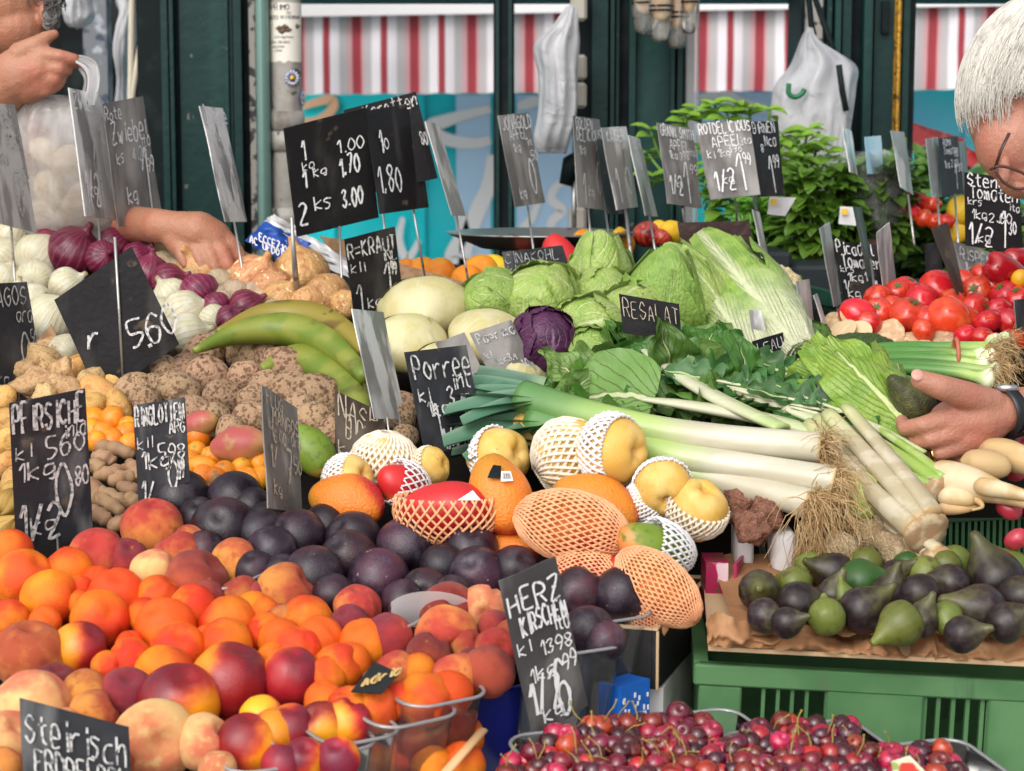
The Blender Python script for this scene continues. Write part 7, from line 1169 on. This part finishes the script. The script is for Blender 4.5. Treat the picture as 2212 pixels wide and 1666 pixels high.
# ------------------------------------------------------------------ people: one continuous surface per body
BS = .3
def flesh(name, caps, vox=.0032, it=6, extra=None):
    """tapered limbs joined into one skin"""
    mb = MB()
    for c in caps:
        p0, r0, p1, r1 = c[:4]; p0, p1 = V(p0), V(p1); ax = p1 - p0; L_ = max(ax.length, 1e-5); rot = ax.to_track_quat('Z', 'Y').to_matrix().to_4x4() if ax.length > 1e-5 else Matrix.Identity(4)
        pr = [(r0 * sin(pi / 2 * k / 5), -r0 * cos(pi / 2 * k / 5)) for k in range(6)] + [(r1 * cos(pi / 2 * k / 5), L_ + r1 * sin(pi / 2 * k / 5)) for k in range(6)]
        pr[0] = (0, -r0); pr[-1] = (0, L_ + r1); sq = Matrix.Diagonal((c[4][0], c[4][1], 1, 1)) if len(c) > 4 else Matrix.Identity(4)
        mb.lathe(pr, 16, None, Matrix.Translation(p0) @ rot @ sq)
    for e in (extra or []): mb.lathe([(sin(pi * j / 14), -cos(pi * j / 14)) for j in range(15)], 20, None, e)
    me = fixn(mb.mesh(name)); o = bpy.data.objects.new(name, me); COL.objects.link(o)
    m = o.modifiers.new('r', 'REMESH'); m.mode = 'VOXEL'; m.voxel_size = vox
    m = o.modifiers.new('s', 'SMOOTH'); m.factor = .5; m.iterations = it
    dg = bpy.context.evaluated_depsgraph_get(); out = bpy.data.meshes.new_from_object(o.evaluated_get(dg)); bpy.data.objects.remove(o)
    out.polygons.foreach_set('use_smooth', [True] * len(out.polygons)); out.name = name; return out
def chain(pts, Y=None):     # (x, y, Y, r in photo pixels)
    q = [(P(x, y, Y_), r * Y_ / F) for x, y, Y_, r in pts]; return [(a[0], a[1], b[0], b[1]) for a, b in zip(q, q[1:])]
def finger(pts, k): return chain([(x, y, Y, r * (k if i else k ** .4)) for i, (x, y, Y, r) in enumerate(pts)])
def ell(x, y, Y, rx, ry, rz, rot=0., yaw=0.): s = Y / F; return Matrix.Translation(P(x, y, Y)) @ Matrix.Rotation(yaw, 4, 'Z') @ Matrix.Rotation(rot, 4, 'Y') @ Matrix.Diagonal((rx * s, rz * s, ry * s, 1))
def skin(n, base, red): return M(n, base, .45, [(red, ('n', 14, .42, .68, 4), .7), (tuple(k * .8 for k in base), ('n', 45, .55, .68, 4), .35)], [(('n', 260, .3, .7, 3), .0012), (('str', 60, .45, .7, (1, .4, 1)), .0015)], sss=.12, sssr=.006)
m_sk1 = skin('tanned_skin', (.38, .17, .1), (.42, .13, .085)); m_sk2 = skin('pink_skin', (.4, .18, .12), (.4, .13, .09))
# customer: head bent over the stall, one arm reaching in with an avocado
hy = 2.34
caps = chain([(2275, 880, hy + .03, 54), (2200, 886, hy + .01, 50), (2160, 892, hy, 47)]) + chain([(2160, 892, hy, 46), (2110, 905, hy - .005, 58), (2055, 915, hy - .01, 52)]) + chain([(2150, 905, hy, 44), (2085, 945, hy - .012, 44), (2050, 955, hy - .012, 38)])
caps += chain([(2140, 872, hy - .01, 34), (2085, 854, hy - .03, 32), (2030, 836, hy - .045, 28), (1990, 822, hy - .045, 23)])           # thumb
caps += finger([(2055, 905, hy - .02, 34), (1995, 918, hy - .03, 25), (1955, 925, hy - .015, 22), (1945, 905, hy + .015, 19)], 0.8)       # index
caps += finger([(2062, 935, hy - .022, 32), (2010, 950, hy - .03, 24), (1972, 960, hy - .01, 21), (1962, 935, hy + .02, 18)], 0.8)        # middle
caps += finger([(2075, 960, hy - .02, 30), (2030, 980, hy - .025, 22), (2000, 985, hy, 19), (1990, 960, hy + .025, 17)], 0.8)             # ring
caps += finger([(2100, 968, hy - .012, 27), (2068, 995, hy - .012, 19), (2045, 998, hy + .01, 16), (2035, 975, hy + .03, 14)], 0.8)       # little
hd = (2235, 200, 2.5)
elb = P(2420, 900, 2.42); sh = P(2500, 520, 2.62); hdc = P(*hd)
caps += [(P(2275, 880, hy + .03), .031, elb, .044), (elb, .046, sh, .058), (sh, .07, sh + V((.0, .22, .02)), .08), (sh + V((.02, .1, -.02)), .12, sh + V((.05, .12, -.35)), .13), (sh + V((-.03, .04, .03)), .06, hdc + V((.06, .02, -.07)), .052)]
caps += [(sh + V((.05, .12, -.35)), .13, sh + V((.06, .12, -.6)), .15), (sh + V((.06, .06, -.62)), .09, V((sh.x + .05, sh.y + .05, .06)), .05), (sh + V((.06, .2, -.62)), .09, V((sh.x + .08, sh.y + .2, .06)), .05), (V((sh.x + .05, sh.y + .05, .05)), .04, V((sh.x - .1, sh.y + .02, .04)), .035), (V((sh.x + .08, sh.y + .2, .05)), .04, V((sh.x - .08, sh.y + .2, .04)), .035)]
caps += [(sh + V((.02, .2, .0)), .06, sh + V((.1, .24, -.28)), .045), (sh + V((.1, .24, -.28)), .042, sh + V((-.04, .22, -.42)), .03)]
tilt = .55
ex = [ell(2245, 205, 2.5, 140, 178, 130, tilt), ell(2195, 300, 2.47, 85, 95, 82, tilt), ell(2205, 372, 2.47, 52, 58, 60), ell(2182, 335, 2.44, 32, 22, 16)]
caps += chain([(2172, 345, 2.41, 10), (2168, 385, 2.395, 15)]) + chain([(2196, 402, 2.41, 12), (2220, 410, 2.41, 12)])
body = flesh('body', caps, .0028, 4, ex); t = thing('person', 'grey haired customer with glasses bending over the counter, holding a dark avocado', 'person', (sh.x, sh.y, 0))
for v_ in body.vertices: v_.co -= V((sh.x, sh.y, 0))
body.materials.append(m_sk2); ob('body', body, t)
# hair: a bob of many strands over a cap
m_hair = M('grey_hair', (.64, .61, .55), .42, [((.42, .4, .35), ('n', 30, .5, .7, 4)), ((.78, .76, .71), ('n', 60, .55, .7, 4))], hv=0)
hm = MB(); hc = P(2236, 178, 2.5); s_ = 2.5 / F; cap_m = ell(2236, 176, 2.5, 150, 186, 145, tilt * .6)
def hcap(u, v):
    a = 2 * pi * u; th = .06 + (1.2 + .65 * min(1, max(0, sin(a) * .8 + .1, -cos(a) * 1.3 - .5))) * v; d = V((sin(th) * cos(a), sin(th) * sin(a), cos(th))); return cap_m @ (d * (1 + .02 * nz((cos(a) * 5, sin(a) * 5, v * 2))))
hm.grid(hcap, 40, 14, True)
rr = random.Random(5)
for i in range(4200):
    a = rr.uniform(0, 2 * pi); th0 = abs(rr.gauss(0, .5)); ln = rr.uniform(1.5, 2.15) - th0 * .5; dx = rr.gauss(0, .2); pts = []; k0 = rr.uniform(1., 1.055)
    front = cos(a - pi) * .5 + .5
    end = (2.4 - .35 * rr.random()) if cos(a) < -.58 else (1.95 if sin(a) > 0 else 1.6 + .3 * max(0, -cos(a)) + .12 * rr.random())
    for j in range(11):
        q = j / 10; th = min(th0 + ln * q, end + rr.uniform(-.05, .05)); aa = a + dx * q * q + .07 * sin(q * 4 + i * .37) * q + .05 * sin(a * 9 + q * 3); d = V((sin(th) * cos(aa), sin(th) * sin(aa), cos(th))); fl = k0 + .05 * max(0, th - 1.3)
        pts.append(cap_m @ (d * fl))
    hm.tube(pts, [.0006 * (1 - .6 * (j / 10) ** 2) for j in range(11)], 3, cap=False)
part('hair', rel(hm, t.location), m_hair, t)
gl = MB(); gl.tube([P(2180, 288, 2.38), P(2162, 325, 2.375), P(2150, 362, 2.385)], .0028, 6, flat=.5); gl.tube(spl([P(x, y, 2.375) for x, y in ((2150, 362), (2178, 362), (2215, 378), (2222, 402), (2195, 408), (2164, 390))], 5, True), .0018, 6); gl.tube([P(2150, 362, 2.385), P(2140, 366, 2.4)], .002, 6); part('glasses', rel(gl, t.location), M('brown_frame', (.06, .025, .02), .3), t)
wm = MB(); wc = P(2172, 891, hy); ax = (P(2200, 886, hy + .01) - wc).normalized(); rt = ax.to_track_quat('Z', 'Y').to_matrix().to_4x4()
wm.lathe([(51.5 * hy / F, -.0085), (54 * hy / F, -.0085), (54.5 * hy / F, 0), (54 * hy / F, .0085), (51.5 * hy / F, .0085)], 40, None, Matrix.Translation(wc) @ rt); wt = part('watch_strap', rel(wm, t.location), M('black_rubber', (.012, .012, .014), .35), t)
wm = MB(); q = wc + UP * 53 * hy / F - FW * .004; wm.lathe([(0, -.004), (.013, -.004), (.014, 0), (.013, .004), (.0, .004)], 28, None, Matrix.Translation(q) @ UP.to_track_quat('Z', 'Y').to_matrix().to_4x4()); wc_ = part('watch_case', rel(wm, t.location), M('watch_steel', (.5, .5, .52), .2, metal=.9), t)
rm_ = MB(); rc = P(2022, 981, hy - .02); rd = (P(2000, 985, hy - .01) - P(2030, 980, hy - .02)).normalized(); rm_.lathe([(20.5 * hy / F, -.002), (22.5 * hy / F, -.002), (22.5 * hy / F, .002), (20.5 * hy / F, .002), (20.5 * hy / F, -.002)], 28, None, Matrix.Translation(rc) @ rd.to_track_quat('Z', 'Y').to_matrix().to_4x4()); part('gold_ring', rel(rm_, t.location), M('gold', (.7, .42, .12), .2, metal=1), t)
nb = MB(); nb.lathe([(0, 1), (.5, .87), (.87, .5), (1, 0)], 14, None, Matrix.Translation(P(1982, 810, hy - .054)) @ Matrix.Rotation(1.0, 4, 'X') @ Matrix.Diagonal((.0075, .0075, .0022, 1))); part('thumb_nail', rel(nb, t.location), M('nail', (.52, .27, .21), .3), t)
# clothing off to the side
cl = MB()
for p0, r0, p1, r1 in ((elb.lerp(sh, .15), .056, sh, .078), (sh + V((.02, .1, .0)), .15, sh + V((.05, .12, -.62)), .17)): a_ = p1 - p0; cl.lathe([(r0, 0), (r0 * 1.02, a_.length * .3), (r1, a_.length), (r1 * .5, a_.length + r1 * .5)], 24, lambda p, a, t_: p * (1 + .05 * nz(p, 14)), Matrix.Translation(p0) @ a_.to_track_quat('Z', 'Y').to_matrix().to_4x4())
part('blouse', rel(cl, t.location), M('blue_blouse', (.06, .1, .2), .8), t)
BS = .05
m_avo = M('avocado_skin', (.05, .055, .012), .3, [((.12, .12, .025), ('n', 1.6, .42, .68)), ((.035, .022, .012), ('n', 3, .5, .7)), ((.2, .2, .08), ('n', 24, .68, .74), .4)], [(('n', 12, .3, .7, 4), .03)], coat=.15)
me_avo = fixn(MB().lathe(prof([(0, -1), (.45, -.9), (.86, -.35), (.9, .1), (.62, .72), (.4, 1.15), (.2, 1.52), (0, 1.62)], 4), 30, lambda p, a, t_: V(p) * (1 + .03 * nz(p, 2))).mesh('avocado', m_avo))
put('avocado', me_avo, 1974, 868, 54, 'dark green avocado held in the customer hand', 'avocado', None, fn=lambda x, y, h: P(x, y, hy + .022), rot=q_to((-.72, .68, .15)), sc=(.98, .98, .92))
BS = .3
# vendor: head and clenched hand at the upper left, other arm reaching to the onions
vy = 3.2
caps = []; ex = [ell(18, -10, vy + .12, 105, 130, 110, .1), ell(38, 60, vy + .1, 72, 62, 75), ell(98, 30, vy + .07, 14, 26, 22)]
# clenched hand with the bag handles over the forefinger
fyv = vy - .03
caps += chain([(-60, 235, fyv + .05, 50), (10, 190, fyv + .01, 54), (40, 160, fyv, 56)]) + chain([(45, 165, fyv, 58), (85, 150, fyv - .01, 46)]) + chain([(60, 185, fyv - .005, 40), (110, 172, fyv - .015, 30)])
caps += chain([(45, 118, fyv - .015, 28), (80, 96, fyv - .02, 20), (100, 82, fyv - .015, 15), (117, 74, fyv - .01, 11)])          # thumb
caps += finger([(80, 118, fyv - .02, 26), (130, 122, fyv - .03, 23), (160, 128, fyv - .025, 19), (166, 138, fyv, 17), (140, 144, fyv + .02, 16)], 0.66)
caps += finger([(85, 145, fyv - .02, 26), (128, 150, fyv - .03, 23), (145, 152, fyv - .015, 19), (135, 160, fyv + .015, 16)], 0.66)
caps += finger([(80, 172, fyv - .02, 26), (118, 172, fyv - .028, 22), (132, 174, fyv - .01, 18), (120, 180, fyv + .015, 16)], 0.66)
caps += finger([(70, 195, fyv - .015, 24), (100, 196, fyv - .022, 19), (114, 192, fyv - .005, 16), (104, 196, fyv + .01, 14)], 0.66)
# reaching arm
ay = 3.08
caps += chain([(150, 500, ay + .28, 48), (230, 488, ay + .19, 44), (300, 486, ay + .08, 40), (345, 488, ay, 37), (378, 492, ay - .01, 36)]) + chain([(378, 492, ay - .01, 36), (430, 500, ay - .02, 44), (462, 515, ay - .02, 40)]) + chain([(375, 505, ay - .01, 32), (400, 535, ay - .02, 32), (430, 545, ay - .02, 26)])
caps += finger([(465, 503, ay - .02, 30), (502, 526, ay - .03, 23), (522, 560, ay - .03, 20), (524, 594, ay - .015, 17)], 0.7)
caps += finger([(455, 516, ay - .025, 29), (482, 542, ay - .042, 23), (495, 574, ay - .047, 20), (497, 602, ay - .035, 17)], 0.7)
caps += finger([(440, 524, ay - .03, 28), (456, 550, ay - .047, 22), (465, 578, ay - .052, 19), (466, 600, ay - .045, 16)], 0.7)
caps += finger([(422, 530, ay - .03, 26), (430, 556, ay - .047, 20), (436, 576, ay - .052, 17), (438, 590, ay - .048, 15)], 0.7)
caps += finger([(395, 530, ay - .025, 26), (392, 552, ay - .04, 19), (400, 572, ay - .045, 15)], 0.7)
shv = P(-60, 330, vy + .2)
caps += [(P(150, 500, ay + .28), .036, P(-20, 520, ay + .4), .046), (P(-20, 520, ay + .4), .048, shv + V((.06, .05, 0)), .06), (P(-60, 235, fyv + .05), .036, P(-200, 420, fyv + .12), .046), (P(-200, 420, fyv + .12), .048, shv + V((-.2, .06, .0)), .06), (shv + V((-.2, .06, 0)), .08, shv + V((.06, .06, 0)), .08), (shv + V((-.07, .08, -.05)), .15, shv + V((-.07, .1, -.45)), .16), (shv + V((-.07, .05, .0)), .06, P(0, 70, vy + .14), .058)]
caps += [(shv + V((.0, .1, -.5)), .1, V((shv.x + .05, shv.y + .1, .06)), .055), (shv + V((-.14, .1, -.5)), .1, V((shv.x - .18, shv.y + .1, .06)), .055)]
body = flesh('body', caps, .0034, 4, ex); t = thing('person', 'vendor at the left holding up a plastic bag and reaching for an onion', 'person', (shv.x, shv.y, 0))
for v_ in body.vertices: v_.co -= V((shv.x, shv.y, 0))
body.materials.append(m_sk1); ob('body', body, t)
hm = MB(); cm = ell(10, -30, vy + .13, 118, 118, 116)
for i in range(500):
    a = rr.uniform(0, 6.28); th = rr.uniform(0, 1.75); d = V((sin(th) * cos(a), sin(th) * sin(a), cos(th))); o1 = d.orthogonal().normalized(); o2 = d.cross(o1); pts = []
    if sin(a) < -.5 and cos(a) < .55 and th > 1.1: continue
    for j in range(10): k = j * .7 + i; pts.append(cm @ (d * (1 + .012 * j) + o1 * .07 * cos(k) + o2 * .07 * sin(k) + V((0, 0, -.02 * j))))
    hm.tube(pts, .0011, 3, cap=False)
for i in range(160):
    c0 = P(112 + rr.uniform(-10, 10), 24 + rr.uniform(-32, 30), vy + .06 + rr.uniform(-.02, .04)); pts = [c0 + V((.009 * cos(j * .9 + i), .006 * sin(j * .7 + i), .009 * sin(j * .9 + i))) for j in range(9)]; hm.tube(pts, .0009, 3, cap=False)
part('hair', rel(hm, t.location), M('dark_grey_hair', (.1, .09, .085), .5, [((.3, .29, .28), ('n', 40, .5, .62))]), t)
cl = MB(); cl.lathe([(.1, -.03), (.16, -.02), (.185, -.12), (.19, -.4), (.2, -.62)], 26, lambda p, a, t_: V((p.x * 1.15, p.y * .9, p.z)) * (1 + .03 * nz(p, 12)), Matrix.Translation(shv + V((-.07, .07, 0)))); part('shirt', rel(cl, t.location), M('beige_shirt', (.4, .36, .3), .85), t)
# the carried bag: thin milky plastic with pale contents
bl = [(212, 60, 175), (235, 40, 210), (280, 22, 240), (340, 18, 262), (400, 24, 272), (450, 34, 276), (490, 50, 272), (522, 80, 262)]
lv = spl([(l, r, y) for y, l, r in bl], 5); n = len(lv)
def bagf(u, v):
    q = lv[min(n - 1, int(round(v * (n - 1))))]; a = 2 * pi * u; cx, hw = (q.x + q.y) / 2, (q.y - q.x) / 2
    cr = .07 * nz((cos(a) * 3, sin(a) * 3, v * 1.5), 1.5) + .05 * nz((cos(a) * 9, sin(a) * 9, v * 2), 1.2); p = P(cx + hw * cos(a) * (1 + cr), q.z, vy - .005); return V((p.x, p.y - .05 * sin(a) * (sin(pi * min(.95, v + .05)) ** .5) * (1 + 2 * cr), p.z))
t2 = thing('carrier_bag', 'thin milky plastic bag full of pale vegetables hanging from the vendor hand', 'bag', P(165, 525, vy - .005)); c = MB().grid(bagf, 60, n - 1, True); part('bag', rel(c, t2.location), film('milky_bag', (.84, .8, .78), .5, .2, .3, .22), t2)
c = MB(); lf_ = spl([P(x, y, fyv - .04 + .0 * x) for x, y in ((165, 118), (188, 122), (208, 135), (216, 165), (212, 200), (206, 226))], 5); s2 = spl([P(x, y, fyv - .02) for x, y in ((168, 150), (180, 170), (178, 190), (172, 205), (166, 218), (160, 230))], 5)
c.grid(lambda u, v: lf_[min(len(lf_) - 1, int(v * (len(lf_) - 1)))].lerp(s2[min(len(s2) - 1, int(v * (len(s2) - 1)))], u) + V((0, .012 * sin(u * 9), 0)), 8, len(lf_) - 1); part('handle', rel(c, t2.location), film('bag_handle', (.85, .83, .84), .8, .2, .3, .12), t2)
c = MB(); c.grid(lambda u, v: P(40 + 150 * u + 12 * sin(v * 3), 205 + 34 * v + 40 * (u - .5) ** 2, fyv + .03 + .03 * sin(u * 12)), 14, 5); part('gathered_top', rel(c, t2.location), film('bag_top', (.85, .83, .84), .6, .2, .3, .15), t2)
m_ct = M('pale_vegetable', (.6, .48, .32), .6, [((.7, .62, .48), ('n', 2, .45, .65))])
me_ct = blob('vegetable', m_ct, 3, .1)
for k, (x, y, r) in enumerate(((110, 410, 44), (180, 430, 46), (240, 440, 40), (150, 350, 42), (215, 370, 40), (90, 465, 36), (160, 478, 38), (225, 470, 34), (100, 330, 36))):
    put('pale_vegetable', me_ct, x, y, r, 'pale vegetable seen through the vendor plastic bag', 'vegetable', 'pale vegetables in the carried bag', sc=(1, 1, .9), fn=lambda x_, y_, h: P(x_ - (8 if x_ > 200 else 0), y_, vy))
